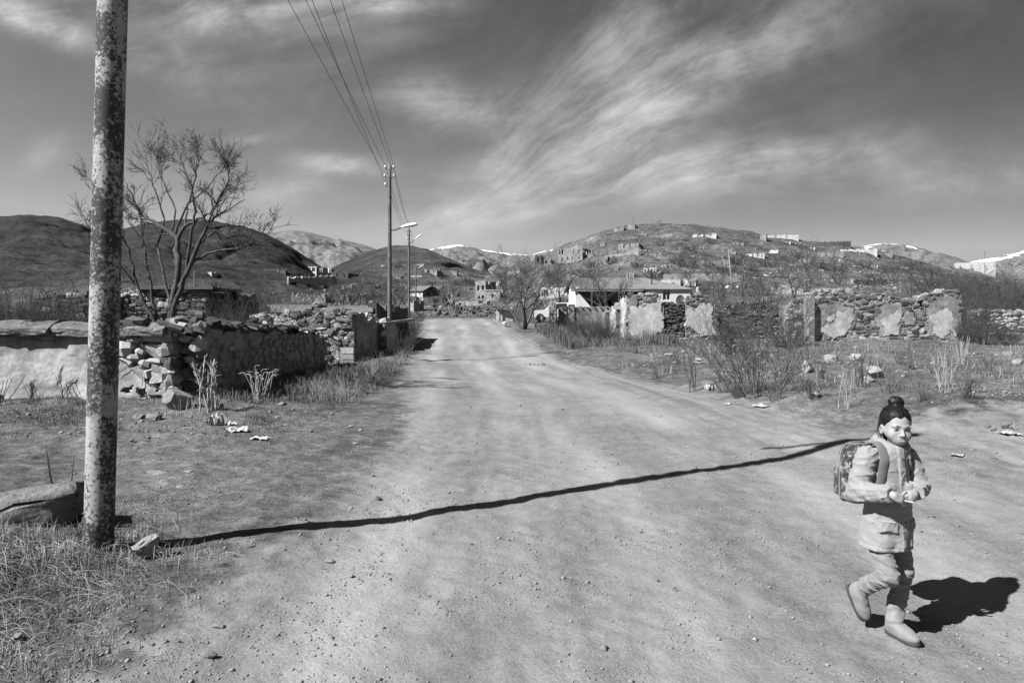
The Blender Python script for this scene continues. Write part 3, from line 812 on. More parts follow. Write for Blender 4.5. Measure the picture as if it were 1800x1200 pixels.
def side_wall():
    """the same enclosure turning away from the camera, its roadside face in shade"""
    X0 = -6.28; Y0, Y1 = 13.5, 22.0
    root = empty('rubble_wall', on(X0, Y0))
    tag(root, 'long rubble wall in shade running back from the broken white corner', 'wall')
    inv = Vector(root.location); rel = lambda p: Vector(p) - inv
    L_ = Y1 - Y0; z0 = 0.0
    top = prof([(0, 1.42), (0.8, 1.50), (2, 1.44), (4, 1.33), (6, 1.24), (8.5, 1.14)])
    gridwall('core', M_SHADEPL, root, rel((X0, Y0, z0)), (0.03, 1, 0), L_, 0.5, 1.55, top=top, cs=0.16, jit=0.8, seed=9, drop=0.4)
    # round field stones showing through the worn render, in rows
    N = Vector((1, 0, 0)); cnt = 0
    for row, (zz, hh) in enumerate(((0.22, .13), (0.42, .16), (0.62, .17), (0.82, .19), (1.02, .16), (1.18, 0.12))):
        s = random.uniform(0, .2)
        while s < L_ - 0.1:
            w = random.uniform(0.14, 0.30)
            if zz < top(s) - 0.12 and random.random() < 0.70:
                p = rel((X0 + 0.03 * s + 0.01, Y0 + s + w / 2, z0 + zz + random.uniform(-.03, .03)))
                add('stone', pick((('l', 1),)), root, p, (random.uniform(-.3, .3), 0, random.uniform(-.2, .2)), (0.15, w, hh * random.uniform(.8, 1.2))); cnt += 1
            s += w + random.uniform(0.02, 0.22)
    # cap of flat stones laid like shingles
    s = -0.15; cap = 0
    while s < L_ + 0.05:
        for off in (-0.08, -0.34):
            h = top(max(0, s))
            w = random.uniform(0.30, 0.55)
            p = rel((X0 + off + random.uniform(-.06, .1), Y0 + s, z0 + h + random.uniform(0.00, 0.12)))
            add('cap_stone', pick((('d', 3), ('m', 1))), root, p, (random.uniform(-.3, .3), random.uniform(0.05, .45), random.uniform(-.4, .4)), (w, random.uniform(.3, .6), random.uniform(.07, .14))); cap += 1
        s += random.uniform(0.14, 0.24)
    # pale end of the wall at the corner
    for (px, py, w, h, c) in [(318, 575, 34, 26, 'l'), (340, 566, 26, 18, 'm'), (355, 575, 22, 22, 'm'), (325, 592, 40, 10, 'l'), (350, 604, 22, 26, 'l'), (330, 612, 26, 18, 'm'),
                              (312, 607, 16, 14, 'm'), (318, 632, 26, 20, 'd'), (340, 634, 20, 16, 'l'), (310, 650, 14, 18, 'd'), (330, 655, 22, 18, 'm'), (316, 672, 20, 16, 'd'), (336, 678, 22, 16, 'd'),
                              (350, 655, 16, 16, 'd'), (352, 630, 14, 12, 'm'), (310, 590, 14, 12, 'm'), (346, 553, 30, 12, 'm'), (325, 562, 24, 12, 'm')]:
        k = 13.35 / FPX; p = at(px, py, 13.42)
        put_stone('stone', root, rel(p + Vector((-0.05, 0.10, 0))), (w * k * 1.15, 0.36, h * k * 1.15), ((c, 1),), (random.uniform(-.15, .15), random.uniform(-.2, .2), random.uniform(-.2, .2)))
    gridwall('end_core', M_MORTAR, root, rel((-6.82, Y0 + 0.02, z0)), (1, 0, 0), 0.5, 0.3, 1.5, cs=0.12, jit=0.8, seed=19, drop=0.4)
    return root
M_SHADEPL = rough_mat('worn_render', 0.20, 0.56, 1.6, 9, 0.9, 0.06, fine=(5, 0.6), world_pos=True)
side_wall()

def return_wall():
    """stone wall facing the camera behind the end of the rubble wall"""
    Y = 23.0; k = Y / FPX
    P0 = at(440, 650, Y); z0 = H(P0.x, Y) - 0.1
    root = empty('stone_wall', Vector((P0.x, Y, z0)))
    tag(root, 'broken grey stone wall closing the yard before the electricity pole', 'wall')
    U = (1, 0, 0); W = (622 - 440) * k
    S_ = lambda px: (px - 440) * k
    Zt = lambda py: CAMZ - (py - HY) * k - z0
    top = prof([(S_(440), Zt(556)), (S_(486), Zt(552)), (S_(500), Zt(552)), (S_(540), Zt(550)), (S_(580), Zt(549)), (S_(615), Zt(548)), (S_(622), Zt(556))])
    gridwall('core', M_MORTAR, root, (0, 0, 0), U, W, 0.45, 2.1, top=top, cs=0.16, jit=0.9, seed=21, drop=0.4)
    rubble_face(root, (0, 0, 0), U, W, lambda s: top(s) + 0.04, (('m', 5), ('l', 3), ('d', 1)), 0.15, (0.12, 0.40), 0.12, limit=230, jit=1.4, chance=.5)
    # side towards the road, standing dark slab and broken remainder
    xr = P0.x + W
    side_t = prof([(0, Zt(549)), (0.5, Zt(551)), (0.9, Zt(560)), (1.6, Zt(570)), (2.2, Zt(563)), (3.0, Zt(575))])
    gridwall('side', M_SHADEPL, root, (W + 0.02, 0.35, 0), (0.32, 1, 0), 3.0, 0.3, 2.1, top=side_t, cs=0.16, jit=0.9, seed=22, drop=0.4)
    for j in range(3):
        MB().box((W - 0.42 + 0.0, -0.14, 0.05 + j * 0.21), (W + 0.02, 0.2, 0.24 + j * 0.21)).build('block', M_LIGHTST, root)
    gp = empty('gate_post', Vector((at(674, 600, 24.8).x, 24.8, H(at(674, 600, 24.8).x, 24.8))))
    tag(gp, 'stone gate post with a plank lintel beside the electricity pole', 'post')
    for j in range(6):
        add('stone', pick((('m', 2), ('l', 1))), gp, (random.uniform(-.02, .02), 0, 0.1 + j * 0.2), (0, 0, random.uniform(-.2, .2)), (0.24, 0.3, 0.23))
    MB().bar((-0.18, -0.05, 1.22), (0.75, 2.2, 1.38), 0.16, 0.09).build('lintel', M_CONC, gp)
    return root
return_wall()

def slab_house():
    """low roofless house with a concrete ring beam"""
    Y = 30.0; k = Y / FPX; x0 = at(478, 0, Y).x; z0 = 0.15
    root = empty('roofless_house', Vector((x0, Y, z0)))
    tag(root, 'low roofless house with a pale concrete ring beam behind the stone wall', 'house')
    W = (662 - 478) * k; Zt = lambda py: CAMZ - (py - HY) * k - z0
    h = Zt(549)
    gridwall('wall', M_MORTAR, root, (0, 0, 0), (1, 0, 0), W, 0.4, h, holes=[(0.2, 0.55, 0.3, h - 0.02)], cs=0.25, jit=0.6, seed=31, drop=0.5)
    rubble_face(root, (0.6, 0, 0), (1, 0, 0), W - 0.6, h, (('m', 4), ('d', 2), ('l', 1)), 0.2, (0.2, 0.45), 0.2, limit=120, z0=0.5)
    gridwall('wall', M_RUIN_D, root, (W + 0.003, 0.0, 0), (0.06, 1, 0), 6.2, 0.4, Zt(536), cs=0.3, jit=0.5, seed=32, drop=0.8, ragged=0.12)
    gridwall('wall', M_MORTAR, root, (0.4, 6.2, 0), (1, 0, 0), W, 0.4, h + 0.25, cs=0.3, jit=0.5, seed=33, drop=0.5, ragged=0.1)
    gridwall('wall', M_MORTAR, root, (0, 6.2, 0), (0, -1, 0), 6.2, 0.4, h, cs=0.3, jit=0.5, seed=34, drop=0.5, ragged=0.1)
    b = MB(); b.box((-0.05, -0.06, h), (1.75, 0.40, h + 0.24)); b.box((2.35, -0.06, h + 0.02), (4.45, 0.40, h + 0.22)); b.build('ring_beam', M_CONC, root)
    MB().box((-0.2, 0.03, h + 0.245), (2.0, 3.0, h + 0.34)).build('roof_slab', M_RUIN_G, root)
    MB().box((2.2, 0.9, h + 0.06), (W + 0.25, 3.4, h + 0.32)).build('roof_slab', M_RUIN_G, root)
    return root
slab_house()

def dark_ruins_left():
    """roofless stone houses seen through the tree and bushes"""
    for (px0, px1, pyt, pyb, d, holes, lab, seed) in [
        (196, 362, 508, 572, 27.0, [(0.55, 0.95, .5, 1.5), (1.45, 1.7, .5, 1.5), (2.0, 3.0, -1, 1.7), (3.25, 3.6, .3, 1.6)], 'dark roofless stone house behind the bare tree', 51),
        (60, 152, 514, 575, 25.0, [(0.95, 1.45, -1, 1.15)], 'dark stone house shell with a doorway beside the dense bushes', 52)]:
        k = d / FPX; o = Vector((at(px0, 0, d).x, d, 0.1)); r = empty('stone_house', o); tag(r, lab, 'house')
        W = (px1 - px0) * k; hh = CAMZ - (pyt - HY) * k - 0.1
        gridwall('wall', M_MORTAR, r, (0, 0, 0), (1, 0, 0), W, 0.45, hh, holes=holes, cs=0.2, jit=0.8, seed=seed, drop=0.5, ragged=0.12)
        rubble_face(r, (0, 0, 0), (1, 0, 0), W, hh - 0.1, (('m', 4), ('l', 2), ('d', 1)), 0.18, (0.18, 0.4), 0.2, limit=130, z0=0.6,
                    skip=lambda s, z: any(a - .1 < s < b + .1 and c < z < dd for a, b, c, dd in holes))
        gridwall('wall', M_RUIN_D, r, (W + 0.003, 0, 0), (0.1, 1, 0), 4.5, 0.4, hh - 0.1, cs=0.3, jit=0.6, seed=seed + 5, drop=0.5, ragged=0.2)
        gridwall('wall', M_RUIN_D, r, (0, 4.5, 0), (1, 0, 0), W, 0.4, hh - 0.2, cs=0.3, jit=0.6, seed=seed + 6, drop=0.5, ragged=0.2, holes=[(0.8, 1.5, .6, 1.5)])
        if seed == 51:
            MB().box((W - 2.6, -0.3, hh - 0.02), (W + 0.4, 2.6, hh + 0.07)).build('roof_slab', M_WOOD, r)
            MB().tube([(0.8, .8, hh), (2.2, 0.2, hh + .12)], 0.05, 6).build('roof_beam', M_WOOD, r)
dark_ruins_left()

M_STAIN = rough_mat('stained_plaster', 0.15, 0.44, 1.3, 10, 0.5, 0.03, fine=(6, 0.6), world_pos=True)
# ------------------------------------------------------------------ right: the plastered ruins
def right_ruins():
    Y = 35.0; k = Y / FPX
    zb = 0.25
    def mk(px0, lab, name='ruined_house'):
        r = empty(name, Vector((at(px0, 0, Y).x, Y, zb))); tag(r, lab, 'ruin'); return r
    Zt = lambda py: CAMZ - (py - HY) * k - zb
    # --- first ruin
    r = mk(1102, 'ruined house front with large white plaster patches and a stone-filled doorway')
    S_ = lambda px: (px - 1102) * k
    PP = lambda L: [(S_(a), Zt(b)) for a, b in L]
    t1 = prof(PP([(1102, 524), (1108, 516), (1120, 513), (1150, 513), (1158, 520), (1167, 534)]))
    t2 = prof([(a - S_(1205), b) for a, b in PP([(1205, 530), (1212, 521), (1226, 517), (1240, 519), (1250, 530), (1260, 548)])])
    gridwall('pier', M_MORTAR, r, (0, 0, 0), (1, 0, 0), S_(1167), 0.5, 3.0, top=t1, cs=0.15, jit=0.9, seed=61, drop=0.6)
    gridwall('pier', M_MORTAR, r, (S_(1205), 0, 0), (1, 0, 0), S_(1260) - S_(1205), 0.5, 3.0, top=t2, cs=0.15, jit=0.9, seed=62, drop=0.6)
    gridwall('infill', M_MORTAR_D, r, (S_(1167) + .003, 0.14, 0), (1, 0, 0), S_(1205) - S_(1167) - .006, 0.3, 2.5, top=lambda s: Zt(534), cs=0.15, jit=0.9, seed=63, drop=0.6)
    pl1 = PP([(1106, 541), (1118, 538), (1128, 541), (1140, 535), (1152, 533), (1156, 526), (1166, 531), (1168, 558), (1163, 562), (1161, 584), (1152, 588), (1143, 591), (1136, 598), (1128, 603), (1114, 603), (1110, 590), (1105, 584)])
    pl2 = PP([(1206, 546), (1216, 540), (1222, 548), (1232, 536), (1250, 532), (1253, 545), (1251, 560), (1254, 580), (1264, 589), (1250, 590), (1230, 593), (1222, 582), (1214, 576), (1207, 562)])
    slab('plaster', M_PLASTER, r, (0, 0, 0), (1, 0, 0), pl1, 0.10, 0.055, 0.02, 1)
    slab('plaster', M_PLASTER, r, (0, 0, 0), (1, 0, 0), pl2, 0.10, 0.055, 0.02, 2)
    slab('plaster', M_PLASTER_G, r, (0, 0, 0), (1, 0, 0), PP([(1104, 528), (1110, 521), (1122, 519), (1121, 533), (1112, 540), (1104, 543)]), 0.1, 0.05, 0.02, 3)
    slab('plaster', M_PLASTER_G, r, (0, 0, 0), (1, 0, 0), PP([(1150, 600), (1166, 598), (1168, 606), (1150, 609)]), 0.1, 0.055, 0.02, 4)
    sk = lambda s, z: in_poly(s, z, pl1) or in_poly(s, z, pl2) or (S_(1167) < s < S_(1205) and z > Zt(585))
    tt = lambda s: t1(s) if s < S_(1167) else (Zt(585) if s < S_(1205) else t2(s - S_(1205)))
    rubble_face(r, (0, 0, 0), (1, 0, 0), S_(1260), tt, (('m', 6), ('l', 2), ('d', 1)), 0.15, (0.12, 0.36), 0.085, skip=sk, limit=200, chance=.6)
    rubble_face(r, (S_(1167), 0.14, 0), (1, 0, 0), S_(1205) - S_(1167), lambda s: Zt(534) + 0.05, (('d', 5), ('m', 2)), 0.15, (0.14, 0.34), 0.24, limit=90, jit=2.0)
    # side facing the road: sunlit piers and door gaps
    side_top = prof([(0, Zt(524)), (1.5, Zt(528)), (3.2, Zt(540)), (5.5, Zt(548))])
    gridwall('side', M_PLASTER_G, r, (-0.55, 5.5, 0), (0.1, -1, 0), 5.5, 0.45, 3.0, top=lambda s: side_top(5.5 - s), holes=[(0.9, 1.9, -1, 1.75), (3.3, 4.2, -1, 1.9)], cs=0.2, jit=0.8, seed=64, drop=0.6)
    slab('plaster', M_PLASTER, r, (-0.55, 5.5, 0), (0.1, -1, 0), [(4.3, 0.3), (5.45, 0.2), (5.4, 2.2), (4.9, 2.5), (4.35, 2.2)], 0.05, 0.03, 0.03, 5)
    slab('plaster', M_PLASTER, r, (-0.55, 5.5, 0), (0.1, -1, 0), [(1.95, 0.4), (3.2, 0.3), (3.2, 1.8), (2.6, 2.1), (2.0, 1.7)], 0.05, 0.03, 0.03, 6)
    # --- second ruin
    r = mk(1384, 'long ruined wall with three white plaster islands and a triangular hole')
    S2 = lambda px: (px - 1384) * k
    PQ = lambda L: [(S2(a), Zt(b)) for a, b in L]
    t = prof(PQ([(1384, 542), (1398, 530), (1412, 521), (1428, 515), (1450, 509), (1480, 511), (1505, 520), (1530, 522), (1545, 515), (1562, 520), (1590, 528), (1610, 524), (1640, 513), (1675, 512), (1690, 515)]))
    W = S2(1690)
    hole = (S2(1611), S2(1624), Zt(539), Zt(528))
    gridwall('wall', M_MORTAR, r, (0, 0, 0), (1, 0, 0), W, 0.55, 3.0, top=t, holes=[hole], cs=0.15, jit=0.9, seed=71, drop=0.6)
    isl = [PQ([(1432, 588), (1434, 576), (1445, 573), (1456, 572), (1466, 566), (1470, 552), (1474, 546), (1486, 547), (1497, 553), (1500, 562), (1494, 570), (1488, 583), (1478, 590), (1455, 589)]),
           PQ([(1452, 562), (1455, 556), (1466, 552), (1468, 560), (1460, 566)]),
           PQ([(1548, 563), (1556, 560), (1566, 553), (1582, 545), (1583, 560), (1578, 570), (1579, 588), (1560, 590), (1555, 575)]),
           PQ([(1634, 556), (1646, 552), (1655, 545), (1664, 541), (1672, 549), (1678, 560), (1684, 563), (1685, 585), (1678, 592), (1668, 580), (1660, 592), (1645, 590), (1642, 570)]),
           PQ([(1590, 553), (1604, 549), (1606, 570), (1592, 574)])]
    for q, p in enumerate(isl):
        slab('plaster', M_PLASTER if q < 4 else M_PLASTER_G, r, (0, 0, 0), (1, 0, 0), p, 0.10, 0.055, 0.02, 10 + q)
    slab('plaster', M_PLASTER_G, r, (0, -.01, 0), (1, 0, 0), PQ([(1432, 550), (1450, 545), (1452, 562), (1445, 572), (1433, 575)]), 0.10, 0.045, 0.02, 20)
    slab('plaster', M_PLASTER_G, r, (0, 0, 0), (1, 0, 0), PQ([(1643, 535), (1655, 528), (1672, 527), (1684, 535), (1684, 560), (1672, 547), (1662, 539), (1648, 549)]), 0.10, 0.045, 0.02, 21)
    gridwall('buttress', M_PLASTER_G, r, (S2(1412), -0.32, 0), (1, 0, 0), S2(1427) - S2(1412), 0.3, Zt(522), cs=0.12, jit=0.5, seed=77, drop=0.4, ragged=0.1)
    slab('plaster', M_PLASTER, r, (0, -0.32, 0), (1, 0, 0), PQ([(1412.5, 590), (1426.5, 592), (1426, 560), (1413, 556)]), 0.02, 0.012, 0.015, 22)
    sk = lambda s, z: any(in_poly(s, z, p) for p in isl) or (S2(1410) < s < S2(1429)) or (hole[0] < s < hole[1] and hole[2] < z < hole[3])
    # stained grey render still clinging round the white islands
    gr = [PQ([(1431, 592), (1431, 542), (1440, 534), (1452, 538), (1466, 528), (1480, 532), (1494, 540), (1504, 556), (1502, 572), (1496, 588), (1470, 594)]),
          PQ([(1546, 592), (1542, 566), (1545, 548), (1552, 536), (1566, 530), (1574, 540), (1584, 538), (1587, 566), (1586, 590)]),
          PQ([(1630, 594), (1627, 566), (1628, 546), (1640, 530), (1652, 522), (1672, 521), (1687, 528), (1689, 560), (1688, 594), (1660, 596)])]
    for q, p in enumerate(gr): slab('render_coat', M_STAIN, r, (0, 0, 0), (1, 0, 0), p, 0.08, 0.030, 0.03, 40 + q)
    sk2 = lambda s, z: sk(s, z) or any(in_poly(s, z, p) for p in gr)
    rubble_face(r, (0, 0, 0), (1, 0, 0), W, t, (('m', 6), ('l', 2), ('d', 1)), 0.16, (0.14, 0.40), 0.085, skip=sk2, limit=298, chance=.6, z0=0.0)
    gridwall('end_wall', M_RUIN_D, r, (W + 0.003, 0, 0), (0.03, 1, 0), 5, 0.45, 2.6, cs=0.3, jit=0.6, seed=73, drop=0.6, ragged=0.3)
    MB().box((S2(1536), -0.55, -0.3), (S2(1692), -0.02, Zt(600))).build('footing', M_PLASTER_G, r)
    # --- low rubble between the two
    r = mk(1262, 'low broken rubble wall between the plastered ruins behind the big bush', 'rubble_wall')
    t = prof([(0, Zt(540)), (1, Zt(532)), (2.4, Zt(527)), (3.6, Zt(535))])
    gridwall('core', M_MORTAR_D, r, (0, 1.2, 0), (1, 0, 0), 3.6, 0.45, 3.0, top=t, cs=0.18, jit=0.9, seed=81, drop=0.6)
    rubble_face(r, (0, 1.2, 0), (1, 0, 0), 3.6, t, (('m', 4), ('d', 3)), 0.16, (0.16, 0.4), 0.2, limit=130)
    # --- far right low wall
    d = 39.0; r = empty('rubble_wall', Vector((at(1708, 0, d).x, d, H(at(1708, 0, d).x, d))))
    tag(r, 'low pale rubble wall at the right edge beyond the dark thicket', 'wall')
    z = r.location.z; hh = CAMZ - (546 - HY) * d / FPX - z
    gridwall('core', M_RUIN_G, r, (0, 0, 0), (1, 0, 0), 6.0, 0.4, hh, cs=0.2, jit=0.9, seed=91, drop=0.6, ragged=0.1)
    rubble_face(r, (0, 0, 0), (1, 0, 0), 6.0, hh - 0.05, (('m', 3), ('l', 4)), 0.18, (0.18, 0.42), 0.2, limit=150)
right_ruins()

def yard():
    """brick pillar, yard wall with beam ends, white shed, pipe"""
    d = 44.0; k = d / FPX; x = at(971.5, 0, d).x; z = H(x, d)
    r = empty('gate_pillar', Vector((x, d, z))); tag(r, 'white block gate pillar at the corner of the yard wall', 'pillar')
    hh = CAMZ - (529 - HY) * k - z; n = 9; ch = (hh + 0.15) / n
    for j in range(n):
        for i in range(2):
            w = 0.25 if (i + j) % 2 else 0.22
            add('block', BLOCK, r, (-0.235 + (0.0 if i == 0 else (0.25 if j % 2 else 0.22)) + w / 2, 0, -0.15 + ch * (j + .5)), None, (w - 0.014, 0.46, ch - 0.014))
    MB().box((-0.22, -0.21, -0.3), (0.22, 0.21, hh - 0.03)).build('core', M_MORTAR, r)
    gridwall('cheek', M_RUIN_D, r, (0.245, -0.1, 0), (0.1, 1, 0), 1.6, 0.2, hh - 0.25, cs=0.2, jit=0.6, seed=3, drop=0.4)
    r = empty('yard_wall', Vector((at(982, 0, 45).x, 45, H(at(982, 0, 45).x, 45)))); tag(r, 'stained plaster yard wall with dark beam ends along its top', 'wall')
    kk = 45 / FPX; W = (1084 - 982) * kk; z = r.location.z; hh = CAMZ - (539 - HY) * kk - z
    gridwall('wall', M_STAIN, r, (0, 0, 0), (1, 0, 0), W, 0.35, hh, cs=0.2, jit=0.4, seed=101, drop=0.6, ragged=0.05, top=lambda s: hh + (0.12 if s > 2.9 else 0))
    for i in range(8):
        MB().tube([(0.25 + i * 0.42, -0.12, hh - 0.06), (0.25 + i * 0.42, 0.5, hh - 0.05)], 0.06, 7).build('beam_end', M_WOOD, r)
    MB().tube([(1.02, -0.06, hh - 0.1), (1.03, -0.06, -0.2)], 0.03, 6).build('drain_pipe', M_WOOD, r)
    # shed
    d = 50.0; k = d / FPX; x = at(873, 0, d).x; z = H(x, d) - 0.1
    r = empty('shed', Vector((x, d, z))); tag(r, 'small whitewashed shed with sagging roof at the road end', 'shed')
    W = (902 - 873) * k; hh = CAMZ - (544 - HY) * k - z
    gridwall('wall', M_RUIN_W, r, (0, 0, 0), (1, 0.15, 0), W, 0.2, hh, cs=0.25, jit=0.2, seed=111, drop=0.6, top=lambda s: hh - 0.12 * s)
    gridwall('wall', M_RUIN_D, r, (W + .003, 0.15 * W, 0), (0.1, 1, 0), 2.4, 0.2, hh - 0.2, cs=0.25, jit=0.2, seed=112, drop=0.6)  # flank turned from the sun: its shade painted as dark wall colour
    gridwall('wall', M_RUIN_W, r, (0, 2.6, 0), (0, -1, 0), 2.6, 0.2, hh, cs=0.25, jit=0.2, seed=113, drop=0.6)
    MB().bar((-0.2, 1.2, hh + 0.06), (W + 0.2, 1.4, hh - 0.14), 2.9, 0.07).build('roof', M_WOOD, r)
    MB().box((W * .34, -0.02, -0.2), (W * .37, 0.05, hh - 0.1)).build('door_post', M_RUIN_G, r)
    # plank fence between shed and tree
    r = empty('plank_fence', Vector((at(903, 0, 49).x, 49, H(at(903, 0, 49).x, 49) - 0.05))); tag(r, 'dark plank fence between the white shed and the bare tree', 'fence')
    for i in range(11):
        hgt = 1.05 + random.uniform(-.12, .12)
        MB().box((i * 0.135, random.uniform(-.02, .02), -0.2), (i * 0.135 + 0.12, 0.03, hgt)).build('plank', M_WOOD, r)
    MB().bar((-0.05, 0.05, 0.75), (1.5, 0.05, 0.75), 0.04, 0.08).build('rail', M_WOOD, r)
    # pipe lying at the roadside
    p = gnd(887, 573); q = gnd(898, 578)
    r = empty('concrete_pipe', p); tag(r, 'short white pipe lying beside the shed with its dark mouth open', 'pipe')
    dv = Vector((q.x - p.x, q.y - p.y, 0)).normalized() * 0.75
    m = MB(); n = 16
    rings = [(Vector((0, 0, .16)), .155), (dv + Vector((0, 0, .16)), .155), (dv + Vector((0, 0, .16)), .115), (dv * 0.2 + Vector((0, 0, .16)), .115)]
    m.tube([a for a, _ in rings[:2]], .155, n, cap=False)
    m.tube([rings[2][0], rings[3][0]], .115, n, cap=False)
    for i in range(n): m.F.append((n + i, n + (i + 1) % n, 2 * n + (i + 1) % n, 2 * n + i))
    m.F.append(tuple(range(3 * n, 4 * n)))
    m.build('pipe_body', M_RUIN_W, r)
    return
def unit_block():
    bm = bmesh.new(); bmesh.ops.create_cube(bm, size=1); bmesh.ops.bevel(bm, geom=bm.edges[:], offset=0.03, segments=1, affect='EDGES')
    me = bpy.data.meshes.new('block'); bm.to_mesh(me); bm.free(); me.materials.append(M_BLOCK); return me
M_BLOCK = rough_mat('white_block', 0.36, 0.56, 4, 12, 0.3, 0.02, var=0.25)
BLOCK = unit_block()
yard()

# ------------------------------------------------------------------ the village on the slopes
VMAT = {'w': M_RUIN_W, 'g': M_RUIN_G, 'd': M_RUIN_D}
def ruin(px0, pxc, px1, pyt, pyb, lab, a=25, mat='g', front=(), side=(), ragged=0.15, name='ruined_house', cat='ruin', d=None, back=True, group=None, seed=1, roof=None, storeys=1):
    """roofless house: nearest corner at column pxc, front to its left, shaded flank to its right; openings in fractions"""
    g = gnd(pxc, pyb) if d is None else Vector((at(pxc, pyb, d)))
    d = g.y; k = d / FPX; a = math.radians(a)
    Wf = max(0.5, (pxc - px0) * k / math.cos(a)); Ws = max(0.4, (px1 - pxc) * k / max(math.sin(a), .2))
    hh = (pyb - pyt) * k
    r = empty(name, g); tag(r, lab, cat, group)
    uf = Vector((math.cos(a), -math.sin(a), 0)); us = Vector((math.sin(a), math.cos(a), 0))
    cs = max(0.25, min(0.6, hh / 8)); rg = ragged * hh
    op = lambda L, W: [(q[0] * W, q[1] * W, q[2] * hh, q[3] * hh) for q in L]
    dr = 2.0 + hh * 0.6; th = min(0.5, Wf * .1)
    gridwall('front_wall', VMAT[mat], r, -uf * Wf, uf, Wf, th, hh, holes=op(front, Wf), cs=cs, jit=0.5, drop=dr, ragged=rg, seed=seed)
    gridwall('side_wall', VMAT[mat], r, us * 0.003, us, Ws, th, hh, holes=op(side, Ws), cs=cs, jit=0.5, drop=dr, ragged=rg, seed=seed + 1)
    if back:
        gridwall('back_wall', VMAT[mat], r, us * Ws - uf * Wf, uf, Wf - th - .01, th, hh, holes=op(front, Wf), cs=cs, jit=0.5, drop=dr, ragged=rg * 1.2, seed=seed + 2)
        gridwall('end_wall', VMAT[mat], r, us * (Ws - th - .01) - uf * (Wf - th) , -us, Ws - 2 * th - .02, th, hh, cs=cs, jit=0.5, drop=dr, ragged=rg, seed=seed + 3)
    return r, uf, us, Wf, Ws, hh
W2 = lambda n, z0, z1, w=0.5: [((i + 0.5 - w / 2) / n, (i + 0.5 + w / 2) / n, z0, z1) for i in range(n)]
# main hill
ruin(982, 1024, 1047, 435.5, 457, 'two-storey roofless stone house high on the hillside, flank in shade', 28, 'g', [(.05, .22, .55, 1.2), (.62, .70, .55, .86), (.82, .91, .55, .86), (.15, .20, -.05, .25), (.38, .43, .1, .28), (.56, .61, .1, .28), (.84, .89, .12, .34)], W2(4, .5, .95, .45) + W2(2, .05, .3, .3), 0.04, seed=3)
ruin(941, 952, 957, 448, 464, 'dark broken house at the left end of the hill village', 25, 'd', [(.3, .6, .3, .8)], ragged=0.3, seed=7)
ruin(956, 968, 975, 454, 465, 'low pale shed ruin between the hill houses', 25, 'g', [(.2, .5, .2, .7)], ragged=0.3, seed=9)
ruin(1080, 1096, 1100, 397, 406, 'low broken wall on the hilltop below the mast', 25, 'g', [(.5, .7, .2, 1.2)], ragged=0.5, seed=11)
ruin(1104, 1116, 1124, 392.5, 402, 'stubby ruin on the hilltop beside the mast', 25, 'g', ragged=0.5, seed=13)
ruin(1089, 1123, 1133, 427, 440, 'roofless low house on the upper slope with dark end wall', 25, 'g', [(.25, .35, .4, 1.1), (.55, .62, .4, 1.1)], ragged=0.14, seed=15)
ruin(1222, 1259, 1269, 409, 421, 'white ruin with jagged top just below the hill crest', 25, 'w', [(.2, .28, .5, 1.2), (.45, .55, .5, 1.2), (.7, .8, .5, 1.2)], ragged=0.3, seed=17)
ruin(1338, 1347, 1353, 410, 424, 'gabled stub beside the long wall on the crest', 30, 'g', ragged=0.35, seed=19)
ruin(1352, 1404, 1407, 411.5, 424, 'long pale ruined wall standing on the crest', 18, 'w', [(.3, .34, .4, 1.2), (.62, .66, .5, 1.2)], ragged=0.18, seed=21)
ruin(1454, 1496, 1499, 423.5, 437, 'dark stone block house on the right shoulder of the hill', 15, 'd', ragged=0.1, seed=23)
ruin(1486, 1542, 1546, 437, 452.5, 'white roofless house with dark windows on the right shoulder', 18, 'w', [(.12, .2, .4, .8), (.45, .52, .4, .8), (.66, .74, .1, .8)], ragged=0.12, seed=25)
ruin(1441, 1483, 1485, 442, 453, 'pale crumbling row left of the white roofless house', 15, 'g', [(.3, .4, .3, 1.2), (.6, .7, .3, 1.2)], ragged=0.3, seed=27)
ruin(1548, 1569, 1572, 444, 454, 'low grey ruin right of the white roofless house', 20, 'g', ragged=0.4, seed=29)
ruin(1592, 1619, 1622, 441.5, 453, 'broken stone house against the dark far hill', 20, 'g', [(.3, .4, .3, .7)], ragged=0.2, seed=31)
ruin(1692, 1750, 1753, 460, 488, 'tall white house shell near the right edge of the hill', 18, 'w', [(.1, .16, .5, .8), (.4, .46, .5, .85), (.75, .82, .5, .8)], W2(1, .4, .8), 0.05, seed=33)
ruin(1314, 1344, 1347, 445, 455, 'pale low wall halfway up the slope', 15, 'w', W2(4, .4, 1.3, .3), ragged=0.35, seed=35)
ruin(1060, 1068, 1073, 449, 461, 'small dark stub by the slope path', 25, 'g', ragged=0.4, seed=37)
ruin(1220, 1252, 1255, 458.5, 468, 'left section of a crumbling row across the slope', 15, 'g', [(.1, .2, .3, 1.2), (.8, .9, .3, 1.2)], ragged=0.5, seed=39)
ruin(1256, 1281, 1285, 456, 468, 'right section of a crumbling row across the slope', 20, 'g', [(.5, .65, .3, 1.2)], ragged=0.35, seed=41)
ruin(1132, 1154, 1156, 470.5, 477, 'low white arcade stub on the lower slope', 12, 'w', W2(4, 0, .8, .5), ragged=0.2, seed=43)
ruin(1164, 1196, 1204, 492, 503, 'small white house roof end above the corrugated roof', 22, 'w', [(.55, .75, .4, .65)], ragged=0.03, seed=45)
ruin(1204, 1223, 1230, 489, 503, 'white gable stub right of the corrugated roof', 25, 'w', ragged=0.25, seed=47)
